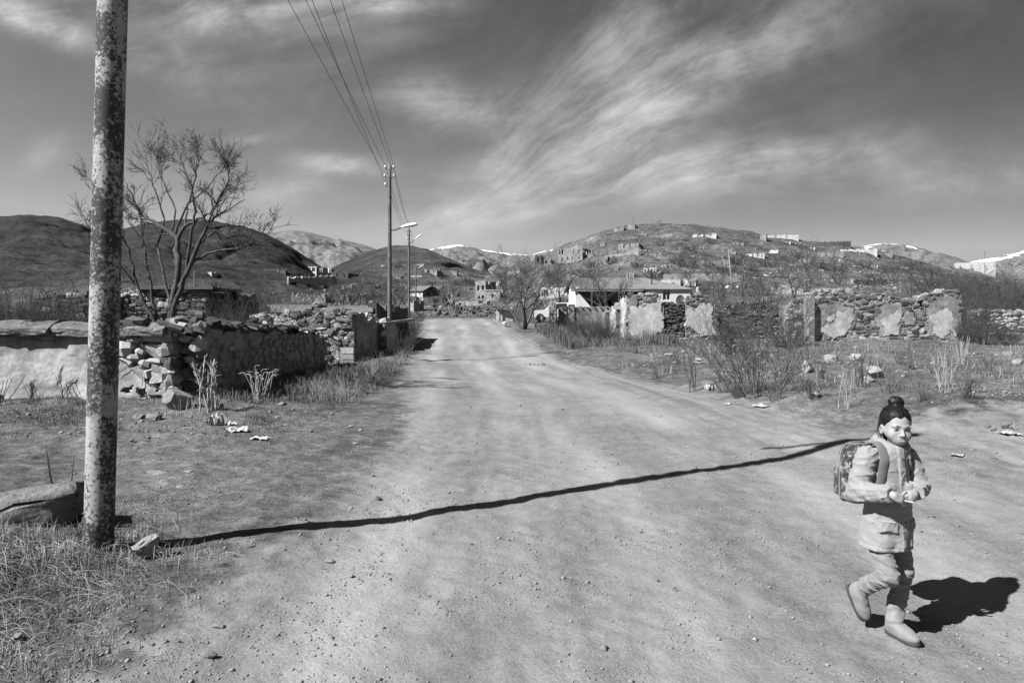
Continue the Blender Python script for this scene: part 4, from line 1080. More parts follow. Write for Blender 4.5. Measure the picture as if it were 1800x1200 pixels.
# left slope
ruin(526, 556, 577, 468, 485.5, 'white two-storey ruin with open windows on the left terrace', 30, 'w', [(.08, .2, .45, .9), (.5, .6, .3, .9), (.68, .92, .5, .9), (.7, .9, .05, .3)], W2(2, .45, .95, .4), 0.08, seed=49)
ruin(583, 612, 625, 478, 490, 'low dark shell at the right end of the left terrace', 25, 'd', [(.2, .3, .3, 1.2), (.7, .8, .3, 1.2)], ragged=0.3, seed=51)
ruin(483, 502, 504, 471.5, 484, 'dark low ruin left of the white terrace ruin', 20, 'd', [(.3, .4, .4, 1.2)], ragged=0.3, seed=53)
ruin(745, 768, 776, 471.5, 486, 'broken pale house in the saddle between the hills', 25, 'g', [(.2, .45, -.1, 1.2), (.7, .8, .5, 1.2)], ragged=0.35, seed=55)
ruin(811, 849, 853, 454.5, 469, 'roofless house with jagged walls in the centre distance', 18, 'd', W2(5, .45, .85, .4), ragged=0.25, seed=57)
ruin(835, 853.5, 871, 494, 526, 'grey two-storey house shell with paired windows behind the road end', 28, 'g', [(.18, .4, .5, .78), (.6, .85, .52, .78), (.25, .45, .02, .2), (.62, .85, .02, .22)], ragged=0.1, seed=59)
ruin(783, 803, 808, 513, 525, 'roofless white-fronted ruin left of the two-storey shell', 22, 'g', [(.25, .42, .1, .8), (.62, .8, .1, .8)], ragged=0.15, seed=61)
ruin(758, 784, 799, 523, 534, 'dark collapsed ruin right of the third lamp pole', 25, 'd', [(.15, .45, .0, .75), (.75, .85, 0, .8)], W2(3, 0, .7, .4), 0.25, seed=63)
ruin(592, 612, 617, 517, 530, 'white walled ruin stub behind the roofless house', 25, 'g', [(.6, .8, 0, .8)], ragged=0.3, seed=65)
ruin(618, 641, 672, 515, 529, 'open pillared ruin left of the electricity pole', 20, 'g', W2(4, 0, .85, .6), ragged=0.2, seed=67)
ruin(716, 727, 742, 523, 548, 'leaning pale ruin corner behind the lamp poles', 30, 'g', [(.1, .4, .1, .7)], ragged=0.4, seed=69)
ruin(950, 997, 1003, 505, 519, 'long white arcaded house behind the bare roadside tree', 15, 'w', [(.06, .3, -.1, .75), (.42, .5, .1, .75), (.6, .68, .1, .75), (.78, .9, -.1, .8)], ragged=0.15, seed=71)
ruin(1020, 1045, 1050, 508, 520, 'collapsed wall in the yard left of the corrugated roof', 20, 'd', ragged=0.4, seed=73)
ruin(395, 420, 424, 541, 552, 'low stone stub behind the bushes by the bare tree', 20, 'g', ragged=0.4, seed=75)
ruin(350, 372, 378, 478, 486, 'tiny white hut far up the left slope', 25, 'w', [(.4, .6, .1, .6)], ragged=0.1, seed=77)
ruin(507, 572, 578, 514, 533, 'mound-topped pale ruin below the left terrace', 12, 'g', ragged=0.45, seed=79)

def white_house(px0, px1, pyt, pyb, d=None):
    g = gnd(px1, pyb); k = g.y / FPX
    r = empty('white_house', g); tag(r, 'small flat white house with one dark window beside the two-storey shell', 'house')
    W = (px1 - px0) * k; hh = (pyb - pyt) * k
    gridwall('wall', M_RUIN_W, r, (-W, 0, 0), (1, 0, 0), W, 0.3, hh, holes=[(W * .42, W * .56, hh * .15, hh * .6)], cs=0.4, jit=0.1, drop=2)
    gridwall('wall', M_RUIN_W, r, (0.003, 0, 0), (0, 1, 0), 4, 0.3, hh, cs=0.5, jit=0.1, drop=2)
    gridwall('wall', M_RUIN_W, r, (-W, 4, 0), (0, -1, 0), 4, 0.3, hh, cs=0.5, jit=0.1, drop=2)
    MB().box((-W - .1, -.1, hh + .003), (.1, 4, hh + .2)).build('roof', M_RUIN_W, r)
    MB().box((-W * .58, 0.2, hh * .15), (-W * .44, 0.24, hh * .6)).build('window_pane', M_DARK, r)
white_house(854, 878, 511, 526)

def roofed_house():
    """house with a pitched metal roof left of the road end"""
    g = gnd(743, 523); d = g.y; k = d / FPX; a = math.radians(30)
    r = empty('roofed_house', g); tag(r, 'white house with an intact pitched roof and dark porch behind the lamp poles', 'house')
    uf = Vector((math.cos(a), -math.sin(a), 0)); us = Vector((math.sin(a), math.cos(a), 0))
    Wf = 24 * k / math.cos(a); Ws = 32 * k / math.sin(a) * .75; hh = 12 * k; rh = 10 * k
    gridwall('wall', M_RUIN_W, r, -uf * Wf, uf, Wf, 0.3, hh, holes=[(Wf * .72, Wf * .82, hh * .4, hh * .75)], cs=0.5, jit=0.1, drop=3)
    gridwall('wall', M_RUIN_D, r, us * .003, us, Ws, 0.3, hh, holes=[(Ws * .25, Ws * .75, 0, hh * .8)], cs=0.5, jit=0.1, drop=3)  # right flank: shade put into a darker wall colour
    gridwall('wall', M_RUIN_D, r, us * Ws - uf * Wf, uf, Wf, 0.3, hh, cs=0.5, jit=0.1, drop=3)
    gridwall('wall', M_RUIN_W, r, us * Ws - uf * Wf, -us, Ws, 0.3, hh, cs=0.5, jit=0.1, drop=3)
    e = 0.5
    c = [-uf * (Wf + e) - us * e, uf * e - us * e, uf * e + us * (Ws + e), -uf * (Wf + e) + us * (Ws + e)]
    z = Vector((0, 0, hh + .02)); rz = Vector((0, 0, hh + rh))
    r0 = (c[0] + c[3]) / 2 + rz; r1 = (c[1] + c[2]) / 2 + rz
    V = [c[0] + z, c[1] + z, c[2] + z, c[3] + z, r0, r1]; V += [v - Vector((0, 0, .12)) for v in V]
    F = [(0, 1, 5, 4), (2, 3, 4, 5), (6, 10, 11, 7), (8, 11, 10, 9), (0, 6, 7, 1), (2, 8, 9, 3), (1, 7, 11, 5), (2, 5, 11, 8), (0, 4, 10, 6), (3, 9, 10, 4)]
    add('roof', mesh('roof', V, F, M_ROOF), r)
    gm = MB().raw([us * .01 + uf * .0 + z * .98, us * Ws + z * .98, us * Ws / 2 + rz * .97], [(0, 1, 2)])
    gm.build('gable', M_RUIN_D, r)  # gable above the flank, its shade painted dark as well
M_ROOF = rough_mat('metal_roof', 0.10, 0.19, 0.6, 6, 0.2, 0.03, fine=(2, 0.3), world_pos=True)
roofed_house()

def retaining(px0, px1, pyt0, pyt1, pyb, mat, lab, seed, thick=0.6):
    g0 = gnd(px0, pyb[0]); g1 = gnd(px1, pyb[1]); k0 = g0.y / FPX; k1 = g1.y / FPX
    r = empty('retaining_wall', g0); tag(r, lab, 'wall')
    U = Vector((g1.x - g0.x, g1.y - g0.y, 0)); L_ = U.length
    h0 = (pyb[0] - pyt0) * k0; h1 = (pyb[1] - pyt1) * k1 + (g1.z - g0.z)
    gridwall('wall', VMAT[mat], r, (0, 0, 0), U, L_, thick, max(h0, h1), top=lambda s: h0 + (h1 - h0) * s / L_ - 0.12 * abs(math.sin(s)), cs=max(.35, L_ / 90), jit=0.5, drop=3, seed=seed)
retaining(507, 588, 488, 484, (500, 493), 'w', 'pale sloping retaining wall under the left terrace ruin', 3)
retaining(1166, 1309, 482, 481, (494, 494), 'g', 'long stone retaining wall behind the corrugated roof', 5)
retaining(1228, 1312, 503.5, 503, (515, 515), 'w', 'whitewashed yard wall right of the corrugated house', 7)
retaining(1356, 1500, 506, 507, (516, 517), 'g', 'low pale wall beyond the long ruin, half hidden by trees', 9)
retaining(1070, 1122, 446, 444, (454, 451), 'g', 'terrace wall below the low hillside house', 11)
retaining(800, 856, 531, 530, (538, 537), 'g', 'low rubble wall across the end of the road', 13)
retaining(722, 742, 484, 484, (487, 487), 'w', 'white terrace wall beside the saddle house', 15)
retaining(670, 745, 466, 465, (469, 468), 'g', 'thin drystone wall across the round dark hill', 17)
retaining(1500, 1560, 490, 490, (500, 500), 'g', 'pale broken wall among the trees above the long ruin', 19)
retaining(1040, 1075, 402, 396, (406, 403), 'g', 'stony ledge wall climbing to the hilltop mast', 21)

# ---- the white house with the corrugated roof
def corrugated_house():
    d = 68.0; k = d / FPX
    X = lambda px: (px - 900) * k
    Zp = lambda py: CAMZ - (py - HY) * k
    zb = H(X(1100), d) - 0.3
    r = empty('corrugated_house', Vector((X(1010), d, zb))); tag(r, 'white house with a long corrugated metal roof and open dark porch', 'house')
    o = Vector(r.location); rel = lambda p: Vector(p) - o
    eave = Zp(508) - zb; W = X(1213) - X(1012)
    # right room front and porch returns
    xr = X(1134) - o.x
    hw = (X(1165) - X(1134), X(1178.5) - X(1134), Zp(527.5) - zb, Zp(511.5) - zb)
    gridwall('wall', M_WHITE, r, (xr, 0, 0), (1, 0, 0), X(1213) - X(1134), 0.3, eave, holes=[hw], cs=0.6, jit=0.05, drop=1)
    gridwall('wall', M_WHITE, r, (0, 6.5, 0), (0.02, -1, 0), 6.5, 0.3, eave + 0.2, cs=0.6, jit=0.05, drop=1)
    gridwall('wall', M_WHITE, r, (W + .003, 0, 0), (0, 1, 0), 7, 0.3, eave, cs=0.6, jit=0.05, drop=1)
    gridwall('wall', M_PLASTER_G, r, (0.3, 2.6, 0), (1, 0, 0), W - .6, 0.3, eave, holes=[(1.2, 2.0, .3, 2.0), (3.0, 3.8, .8, 1.9), (4.8, 5.5, .8, 1.9)], cs=0.5, jit=0.05, drop=1)
    gridwall('wall', M_WHITE, r, (0, 7, 0), (1, 0, 0), W, 0.3, eave, cs=0.8, jit=0.05, drop=1)
    gridwall('wall', M_PLASTER_G, r, (xr + .003, 2.6, 0), (0, -1, 0), 2.6, 0.25, eave, cs=0.5, jit=0.05, drop=1)
    # sloping white parapet at the left of the porch
    V = [(0.3, -0.05, -1), (3.4, -0.05, -1), (0.55, -0.05, eave - .55), (0.3, -0.05, eave - .2)]; V += [(x, y + 0.2, z) for x, y, z in V]
    add('parapet', mesh('parapet', V, [(0, 1, 2, 3), (7, 6, 5, 4), (1, 5, 6, 2), (2, 6, 7, 3), (0, 3, 7, 4)], M_WHITE), r)
    w = MB(); x0, x1, z0, z1 = xr + hw[0], xr + hw[1], hw[2], hw[3]
    wf = empty('window', (0, 0, 0)); wf.parent = r
    for a, b in (((x0, z0), (x1, z0 + .06)), ((x0, z1 - .06), (x1, z1)), ((x0, z0 + .06), (x0 + .06, z1 - .06)), ((x1 - .06, z0 + .06), (x1, z1 - .06)),
                 (((x0 + x1) / 2 - .035, z0 + .06), ((x0 + x1) / 2 + .035, z1 - .06)), ((x0 + .06, z0 + (z1 - z0) * .60), ((x0 + x1) / 2 - .035, z0 + (z1 - z0) * .66)), (((x0 + x1) / 2 + .035, z0 + (z1 - z0) * .60), (x1 - .06, z0 + (z1 - z0) * .66))):
        w.box((a[0], 0.06, a[1]), (b[0], 0.12, b[1]))
    w.build('window_frame', M_WHITE, wf)
    MB().box((x0, 0.14, z0), (x1, 0.16, z1)).build('window_pane', M_GLASS, wf)
    MB().box((x0 - .08, -0.05, z1), (x1 + .08, 0.05, z1 + .09)).build('lintel', M_PLASTER_G, wf)
    # corrugated roof: hipped at the right, gabled at the left
    ridge_z = Zp(489) - zb + 0.25; ex0, ex1 = -0.45, W + .35; dep = 3.6
    rx0, rx1 = 0.1, X(1147) - o.x
    m = MB(); n = 180; L0 = len(m.V)
    for i in range(n + 1):
        t = i / n; xb = ex0 + (ex1 - ex0) * t; xt = rx0 + (ex1 - 1.2 - rx0) * t
        zt = ridge_z if xt < rx1 else ridge_z - (xt - rx1) / (ex1 - 1.2 - rx1) * (ridge_z - eave) * .72
        yt = dep if xt < rx1 else dep * (1 - .72 * (xt - rx1) / (ex1 - 1.2 - rx1)) 
        c = 0.045 * math.cos(i * math.pi)
        m.V += [(xb, -0.22, eave + .02 + c), (xt, yt, zt + c), (xt, yt, zt - .08 + c), (xb, -0.22, eave - .06 + c)]
    for i in range(n):
        b = L0 + i * 4
        m.F += [(b, b + 4, b + 5, b + 1), (b + 2, b + 6, b + 7, b + 3), (b + 3, b + 7, b + 4, b), (b + 1, b + 5, b + 6, b + 2)]
    m.build('front_roof_sheet', M_ROOFL, r)
    mb = MB().raw([(ex0, 7.5, eave), (ex1, 7.5, eave), (ex1, -0.6, eave - .05), (ex1 - 1.2, 1.0, eave + .28 * (ridge_z - eave)), (rx1, dep, ridge_z - .03), (rx0, dep, ridge_z - .03)],
                  [(0, 5, 4, 1), (1, 4, 3, 2)]); mb.build('back_roof_sheet', M_ROOFL, r)
    gb = MB().raw([(0.0, 0, eave), (0.0, 7.0, eave), (0.1, dep, ridge_z - .1), (0.12, 0, eave), (0.12, 7.0, eave), (0.22, dep, ridge_z - .1)], [(0, 2, 1), (3, 4, 5), (0, 3, 5, 2)]); gb.build('gable', M_WHITE, r)
    MB().box((ex0 + .1, -0.2, eave - .24), (X(1130) - o.x, -0.12, eave - .08)).build('fascia', M_RUIN_G, r)
    for i in range(4): MB().box((1.6 + i * 1.35, -0.5, -.5), (1.72 + i * 1.35, -0.38, eave - .2)).build('porch_post', M_WOOD, r)
    MB().tube([(X(1150) - o.x, 1.2, eave), (X(1150) - o.x, 1.2, ridge_z + .2)], 0.06, 8).build('stove_pipe', M_DARK, r)
    # satellite dish beside the window
    dd = empty('satellite_dish', Vector((X(1193), d - 0.55, Zp(527)))); tag(dd, 'grey satellite dish on the white house wall beside the window', 'dish')
    m = MB(); n = 20; c0 = len(m.V)
    for j in range(5):
        rr = 0.52 * j / 4; 
        for i in range(n): a = 2 * math.pi * i / n; m.V.append((rr * math.cos(a) * .75, 0.5 * rr * rr * 0.9 * -1 + 0.1, rr * math.sin(a)))
    for j in range(4):
        for i in range(n): a = j * n + i; b = j * n + (i + 1) % n; m.F.append((a, b, b + n, a + n))
    q = m.build('reflector', M_RUIN_D, dd, smooth=True); q.rotation_euler = (0.2, 0.5, -0.5)
    MB().tube([(0, 0.1, 0), (0, 0.5, -0.25)], 0.025, 6).build('bracket', M_DARK, dd)
M_WHITE = rough_mat('whitewash', 0.5, 0.68, 0.5, 8, 0.15, 0.02, fine=(2, 0.15), world_pos=True)
M_ROOFL = rough_mat('corrugated_roof', 0.115, 0.17, 0.5, 5, 0.15, 0.02, fine=(1.2, 0.2), world_pos=True, rough=0.6)
M_GLASS = flat_mat('dark_glass', 0.02, 0.15, 0.5)
corrugated_house()

rv = random.Random(31)
spots = [(1100, 455), (1145, 450), (1190, 445), (1235, 438), (1300, 432), (1365, 445), (1420, 462), (1395, 470), (1330, 462), (1170, 470), (1110, 488), (1085, 475), (1035, 478), (1500, 466), (1540, 472), (1475, 460), (1290, 448), (1205, 455),
         (1385, 430), (1430, 440), (1590, 474), (1640, 470), (1060, 432), (1040, 450), (1130, 415), (870, 500), (885, 512), (820, 510), (770, 508), (690, 512), (655, 508), (800, 485), (850, 470), (905, 478), (700, 490), (560, 508), (545, 522), (610, 506), (470, 520), (430, 528), (760, 540), (735, 515), (905, 515), (925, 508)]
for q, (px, py) in enumerate(spots):
    w = rv.uniform(9, 26); h = rv.uniform(4, 9)
    ruin(px - w / 2, px + w * rv.uniform(.1, .4), px + w / 2, py - h, py, 'crumbling roofless wall stub scattered over the village slopes', rv.uniform(10, 32), rv.choice('gggwd'),
         [(.2, .35, .2, 1.2), (.55, .75, .3, 1.2)] if rv.random() < .6 else (), ragged=rv.uniform(.25, .55), name='wall_stub', group='wall stubs on the village slopes', seed=200 + 5 * q)

# ------------------------------------------------------------------ poles, lamps and wires
def speckled_mat():
    m = bpy.data.materials.new('flaking_paint'); nt, b = nodes(m); P = gpos(nt); L = nt.links.new
    n1 = noise_node(nt, 38, 9, 0.74, P, 0.3); n2 = noise_node(nt, 4.5, 5, 0.6, gpos(nt, (1, 1, 0.55))); n3 = noise_node(nt, 90, 4, 0.7, P)
    ad = nt.nodes.new('ShaderNodeMath'); ad.operation = 'MULTIPLY_ADD'; L(n2, ad.inputs[0]); ad.inputs[1].default_value = 0.75; L(n1, ad.inputs[2])
    col = ramp(nt, ad.outputs[0], [(0.80, 0.36), (0.84, 0.30), (0.885, 0.08), (0.97, 0.045)])
    col = mixc(nt, 0.4, col, ramp(nt, n3, [(0.3, 0.4), (0.65, 1.0)]), 'MULTIPLY')
    col = mixc(nt, 1.0, col, ALB, 'MULTIPLY')
    L(col, b.inputs['Base Color']); bump(nt, b, n1, 0.5, 0.006); b.inputs['Roughness'].default_value = 0.75
    return m
M_SPECK = speckled_mat()
M_POLE = rough_mat('weathered_pole', 0.07, 0.20, 3, 20, 0.4, 0.02, fine=(14, 0.4))
M_INS = flat_mat('insulator', 0.55, 0.3, 0.5)
M_LAMP = flat_mat('lamp_housing', 0.72, 0.45, 0.4)
M_WIRE = flat_mat('wire', 0.03, 0.6)

def lamp(parent, base, direction, size=1.0, tilt=0.12):
    """cobra-head street lamp on a short arm; returned parts belong to the pole"""
    b = Vector(base); d = Vector(direction).normalized()
    arm_end = b + d * 0.42 * size + Vector((0, 0, 0.10 * size))
    MB().tube([b, b + d * 0.2 * size + Vector((0, 0, .02)), arm_end], 0.028 * size, 8).build('lamp_arm', M_POLE, parent)
    s = d.cross(Vector((0, 0, 1))).normalized(); up = (Vector((0, 0, 1)) + d * -tilt).normalized(); f = s.cross(up) * -1
    f = (d + Vector((0, 0, tilt))).normalized()
    secs = [(0, .05, .05), (.10, .08, .07), (.28, .13, .10), (.50, .14, .10), (.62, .11, .07), (.68, .04, .03)]
    m = MB(); n = 12
    for (t, w, h) in secs:
        c = arm_end + f * t * size
        for i in range(n):
            a = 2 * math.pi * i / n; hh = h * (1.0 if math.sin(a) > 0 else 0.45)
            m.V.append(tuple(c + s * math.cos(a) * w * size + Vector((0, 0, 1)) * math.sin(a) * hh * size))
    for j in range(len(secs) - 1):
        for i in range(n): a = j * n + i; b2 = j * n + (i + 1) % n; m.F.append((a, b2, b2 + n, a + n))
    m.F += [tuple(range(n))[::-1], tuple(range((len(secs) - 1) * n, len(secs) * n))]
    m.build('lamp_head', M_LAMP, parent, smooth=True)

def utility_pole(name, loc, h, r0, r1, mat, lab, cat='pole', arms=True, lamp_at=None, lamp_dir=(1, -.2, 0), lean=(0, 0), n=14, crown=True):
    r = empty(name, loc); tag(r, lab, cat, 'poles of the overhead line')
    m = MB(); pts = []; rad = []
    for j in range(13):
        t = j / 12; z = -0.5 + (h + 0.5) * t
        pts.append((lean[0] * z, lean[1] * z, z)); rad.append(r0 + (r1 - r0) * t)
    m.tube(pts, rad, n); m.build('shaft', mat, r, smooth=True)
    tips = []
    if arms:
        for q, (z, dx) in enumerate([(h - 0.12, -0.16), (h - 0.12, 0.16), (h - 0.45, -0.18), (h - 0.45, 0.18), (h - 0.78, -0.16)]):
            x0 = lean[0] * z
            hk = MB().tube([(x0, lean[1] * z, z - .03), (x0 + dx * .8, lean[1] * z, z - .05), (x0 + dx, lean[1] * z, z)], 0.012, 6).build('hook', M_POLE, r)
            MB().tube([(x0 + dx, lean[1] * z, z), (x0 + dx, lean[1] * z, z + .03), (x0 + dx, lean[1] * z, z + .06), (x0 + dx, lean[1] * z, z + .10)], [.03, .05, .035, .045], 10).build('insulator', M_INS, hk, smooth=True)
            tips.append(Vector(loc) + Vector((x0 + dx, lean[1] * z, z + .09)))
    if lamp_at: lamp(r, (lean[0] * lamp_at + r0 * .7, lean[1] * lamp_at, lamp_at), lamp_dir)
    return r, tips
# the speckled pole at the left edge
PB = Vector((-2.985, 4.93, 0)); PB.z = H(PB.x, PB.y)
_, T0 = utility_pole('utility_pole', PB, 8.12, 0.098, 0.098, M_SPECK, 'thick pole with flaking speckled paint standing in the foreground', lamp_at=7.8, lean=(0.0255, 0.0), n=32, lamp_dir=(1, .1, 0))
P1 = at(685, 600, 26.0); P1.z = H(P1.x, P1.y)
_, T1 = utility_pole('utility_pole', P1, at(685, 290, 26).z - P1.z, 0.092, 0.066, M_POLE, 'tall wooden pole with insulators and a lamp at the left verge', lamp_at=at(685, 405, 26).z - P1.z, lamp_dir=(1, -.3, 0), n=16)
P2 = at(719, 570, 52.0); P2.z = H(P2.x, P2.y)
_, T2 = utility_pole('utility_pole', P2, at(719, 402, 52).z - P2.z, 0.095, 0.08, M_POLE, 'second lamp pole up the left verge, its lamp tilted upwards', lamp_at=at(719, 428, 52).z - P2.z, lamp_dir=(1, 0, .55), n=12)
P3 = at(731, 548, 112.0); P3.z = H(P3.x, P3.y)
_, T3 = utility_pole('utility_pole', P3, at(731, 468, 112).z - P3.z, 0.12, 0.09, M_POLE, 'third lamp pole farther along the left verge', lamp_at=at(731, 474, 112).z - P3.z, lamp_dir=(1, 0, .5), n=8)
def wire(a, b, sag, lab, rad=0.006, n=24):
    a, b = Vector(a), Vector(b); o = (a + b) / 2
    pts = [a.lerp(b, t / n) - Vector((0, 0, 4 * sag * (t / n) * (1 - t / n))) - o for t in range(n + 1)]
    ob = MB().tube(pts, rad, 5).build('overhead_wire', M_WIRE, loc=o)
    tag(ob, lab, 'wire', 'wires of the overhead line')
PB_top = PB + Vector((0.0255 * 7.3, 0, 0))
near = [Vector((x, PB.y, PB.z + 8.02)) for x in (-3.80, -3.37, -3.02, -2.76, -2.46)]
ordr = [2, 0, 4, 3, 1]
names = ['leftmost wire running from the wooden pole over the road edge', 'second wire from the left in the fan to the wooden pole', 'middle wire of the fan to the wooden pole',
         'fourth wire from the left in the fan to the wooden pole', 'rightmost wire of the fan to the wooden pole']
# the crossarm that spreads them, above the picture
ca = MB().bar((-0.95, 0, 7.97), (0.60, 0, 7.97), 0.06, 0.06); cr = ca.build('crossarm', M_POLE, None); 
cr.parent = [o for o in COL.objects if o.name == 'utility_pole'][0]
for i in range(5): wire(near[i], T1[ordr[i]], 0.10, names[i])
for i in range(4): wire(T1[i], T2[i], 0.35, ['first', 'second', 'third', 'fourth'][i] + ' thin wire between the wooden pole and the second lamp pole', 0.008, 12)
for i in range(2): wire(T2[i], T3[i], 0.6, ['upper', 'lower'][i] + ' thin wire beyond the second lamp pole', 0.014, 10)
# thin masts on the slopes
for (px, pt, pb, lab, rad, lp) in [(1112.5, 378, 401, 'thin mast on the hilltop', .12, 0), (1052, 440, 490, 'bare pole on the slope above the corrugated roof', .10, 0), (1010.5, 466, 497, 'thin grey pole left of the corrugated roof', .06, 0),
        (1286, 438, 500, 'pale leaning pole on the slope right of the roof', .08, 0), (1731, 441, 489, 'dark pole before the tall white house shell', .14, 0), (643, 493, 522, 'short pole above the pillared ruin', .10, 0),
        (581, 500, 530, 'short dark pole above the mound ruin', .09, 0), (796, 481, 510, 'pole above the dark collapsed ruin', .12, 0), (1359, 487, 515, 'small lamp post among the trees above the long ruin', .08, 1), (341, 476, 515, 'pale pole seen through the bare tree', .09, 0)]:
    g = gnd(px, pb); h = (pb - pt) * g.y / FPX
    r = empty('mast', g); tag(r, lab, 'pole')
    lean = 0.09 if px == 1286 else 0.0
    MB().tube([(0, 0, -1), (-lean * h * .5, 0, h * .5), (-lean * h, 0, h)], [rad, rad * .9, rad * .7], 8).build('shaft', M_POLE if px not in (1286, 341) else M_RUIN_W, r)
    if lp: lamp(r, (0, 0, h - .1), (-1, 0, .1), 1.4)
    else: MB().box((-rad * 3, -.04, h - .5), (rad * 3, .04, h - .42)).build('bracket', M_POLE, r)
# cross on the hilltop
g = gnd(1159, 398); h = 13.0 * g.y / FPX
r = empty('memorial_cross', g); tag(r, 'thin metal cross standing on the hilltop', 'cross')
MB().box((-.12, -.1, -1), (.12, .1, h)).build('upright', M_POLE, r)
MB().box((-h * .36, -.1, h * .62), (-.123, .1, h * .62 + .24)).build('arm', M_POLE, r)
MB().box((.123, -.1, h * .62), (h * .36, .1, h * .62 + .24)).build('arm', M_POLE, r)

# ------------------------------------------------------------------ bare trees, bushes, dry grass
M_BARK = rough_mat('bark', 0.035, 0.12, 8, 40, 0.6, 0.01)
M_BARKL = rough_mat('pale_bark', 0.03, 0.10, 8, 40, 0.6, 0.01)
M_TWIG = rough_mat('twigs', 0.03, 0.10, 6, 30, 0.3, 0.01)
M_TWIGL = rough_mat('dry_stalks', 0.22, 0.48, 6, 30, 0.3, 0.01)
M_STRAW = rough_mat('straw', 0.07, 0.36, 3, 30, 0.2, 0.01, world_pos=True)
M_GRASSD = rough_mat('dead_grass', 0.045, 0.17, 1.5, 30, 0.2, 0.01, world_pos=True)
class TB:
    """fast collector of thin tapering branches"""
    def __init__(self): self.V = []; self.F = []; self.n = 0
    def br(self, pts, rad, n=3):
        P = np.asarray(pts); m = len(P); o = self.n
        T = np.empty_like(P); T[1:-1] = P[2:] - P[:-2]; T[0] = P[1] - P[0]; T[-1] = P[-1] - P[-2]
        ref = (0.0, 0.0, 1.0) if abs(T[0][2]) < 0.9 * (abs(T[0][0]) + abs(T[0][1]) + abs(T[0][2])) else (1.0, 0.0, 0.0)
        Sx = T[:, 1] * ref[2] - T[:, 2] * ref[1]; Sy = T[:, 2] * ref[0] - T[:, 0] * ref[2]; Sz = T[:, 0] * ref[1] - T[:, 1] * ref[0]
        Sv = np.stack([Sx, Sy, Sz], 1); Sv /= np.sqrt((Sv * Sv).sum(1, keepdims=True)) + 1e-9
        Tn = T / (np.sqrt((T * T).sum(1, keepdims=True)) + 1e-9)
        U = np.stack([Tn[:, 1] * Sv[:, 2] - Tn[:, 2] * Sv[:, 1], Tn[:, 2] * Sv[:, 0] - Tn[:, 0] * Sv[:, 2], Tn[:, 0] * Sv[:, 1] - Tn[:, 1] * Sv[:, 0]], 1)
        C, Q, FT = _ring(n, m); R = np.asarray(rad)[:, None, None]
        self.V.append((P[:, None] + (Sv[:, None] * C + U[:, None] * Q) * R).reshape(-1, 3)); self.F.append(FT + o); self.n += m * n
        return self
    def me(self, name, mat):
        return mesh(name, np.concatenate(self.V), np.concatenate(self.F), mat, True)
_RC = {}
def _ring(n, m):
    if (n, m) not in _RC:
        q = 2 * np.pi * np.arange(n) / n; i = np.arange(m - 1)[:, None] * n; k = np.arange(n)[None]; k2 = (k + 1) % n
        _RC[n, m] = (np.cos(q)[None, :, None], np.sin(q)[None, :, None], np.stack([i + k, i + k2, i + k2 + n, i + k + n], -1).reshape(-1, 4))
    return _RC[n, m]
def nrm(v):
    x, y, z = v; l = math.sqrt(x * x + y * y + z * z) + 1e-9; return np.array((x / l, y / l, z / l))
def bend(r, p, d, L_, n, wob, up=0.0):
    x, y, z = p; a, b, c = d; l = math.sqrt(a * a + b * b + c * c) + 1e-9; a /= l; b /= l; c /= l
    out = [(x, y, z)]; h = L_ / n; g = r.gauss
    for i in range(n):
        a += g(0, wob); b += g(0, wob); c += g(0, wob) + up
        l = math.sqrt(a * a + b * b + c * c) + 1e-9; a /= l; b /= l; c /= l
        x += a * h; y += b * h; z += c * h; out.append((x, y, z))
    return np.array(out), np.array((a, b, c))
def sprout(tb, r, pts, rad, L_, depth, per, ang=0.8, wob=0.22, up=0.05, shrink=0.55, minr=0.0022):
    """side shoots along a branch"""
    m = len(pts)
    for j in range(per):
        t = r.uniform(0.25, 1.0) * (m - 1); i = min(int(t), m - 2); f = t - i
        p = pts[i] * (1 - f) + pts[i + 1] * f; d = nrm(pts[i + 1] - pts[i])
        rr = max(minr, (rad[i] * (1 - f) + rad[i + 1] * f) * 0.6)
        side = np.array([r.gauss(0, 1), r.gauss(0, 1), r.gauss(0, 1)]); side = nrm(side - d * side.dot(d))
        dd = nrm(d * math.cos(ang) + side * math.sin(ang) + np.array([0, 0, 0.18]))
        l = L_ * r.uniform(0.5, 1.25); n = 4 if depth else 3
        q, _ = bend(r, p, dd, l, n, wob, up)
        rd = [max(minr * 0.8, rr * (1 - 0.75 * k / n)) for k in range(n + 1)]
        tb.br(q, rd, 4 if rr > 0.02 else 3)
        if depth: sprout(tb, r, q, rd, l * shrink, depth - 1, per if depth > 1 else max(2, per - 1), ang, wob, up, shrink, minr)
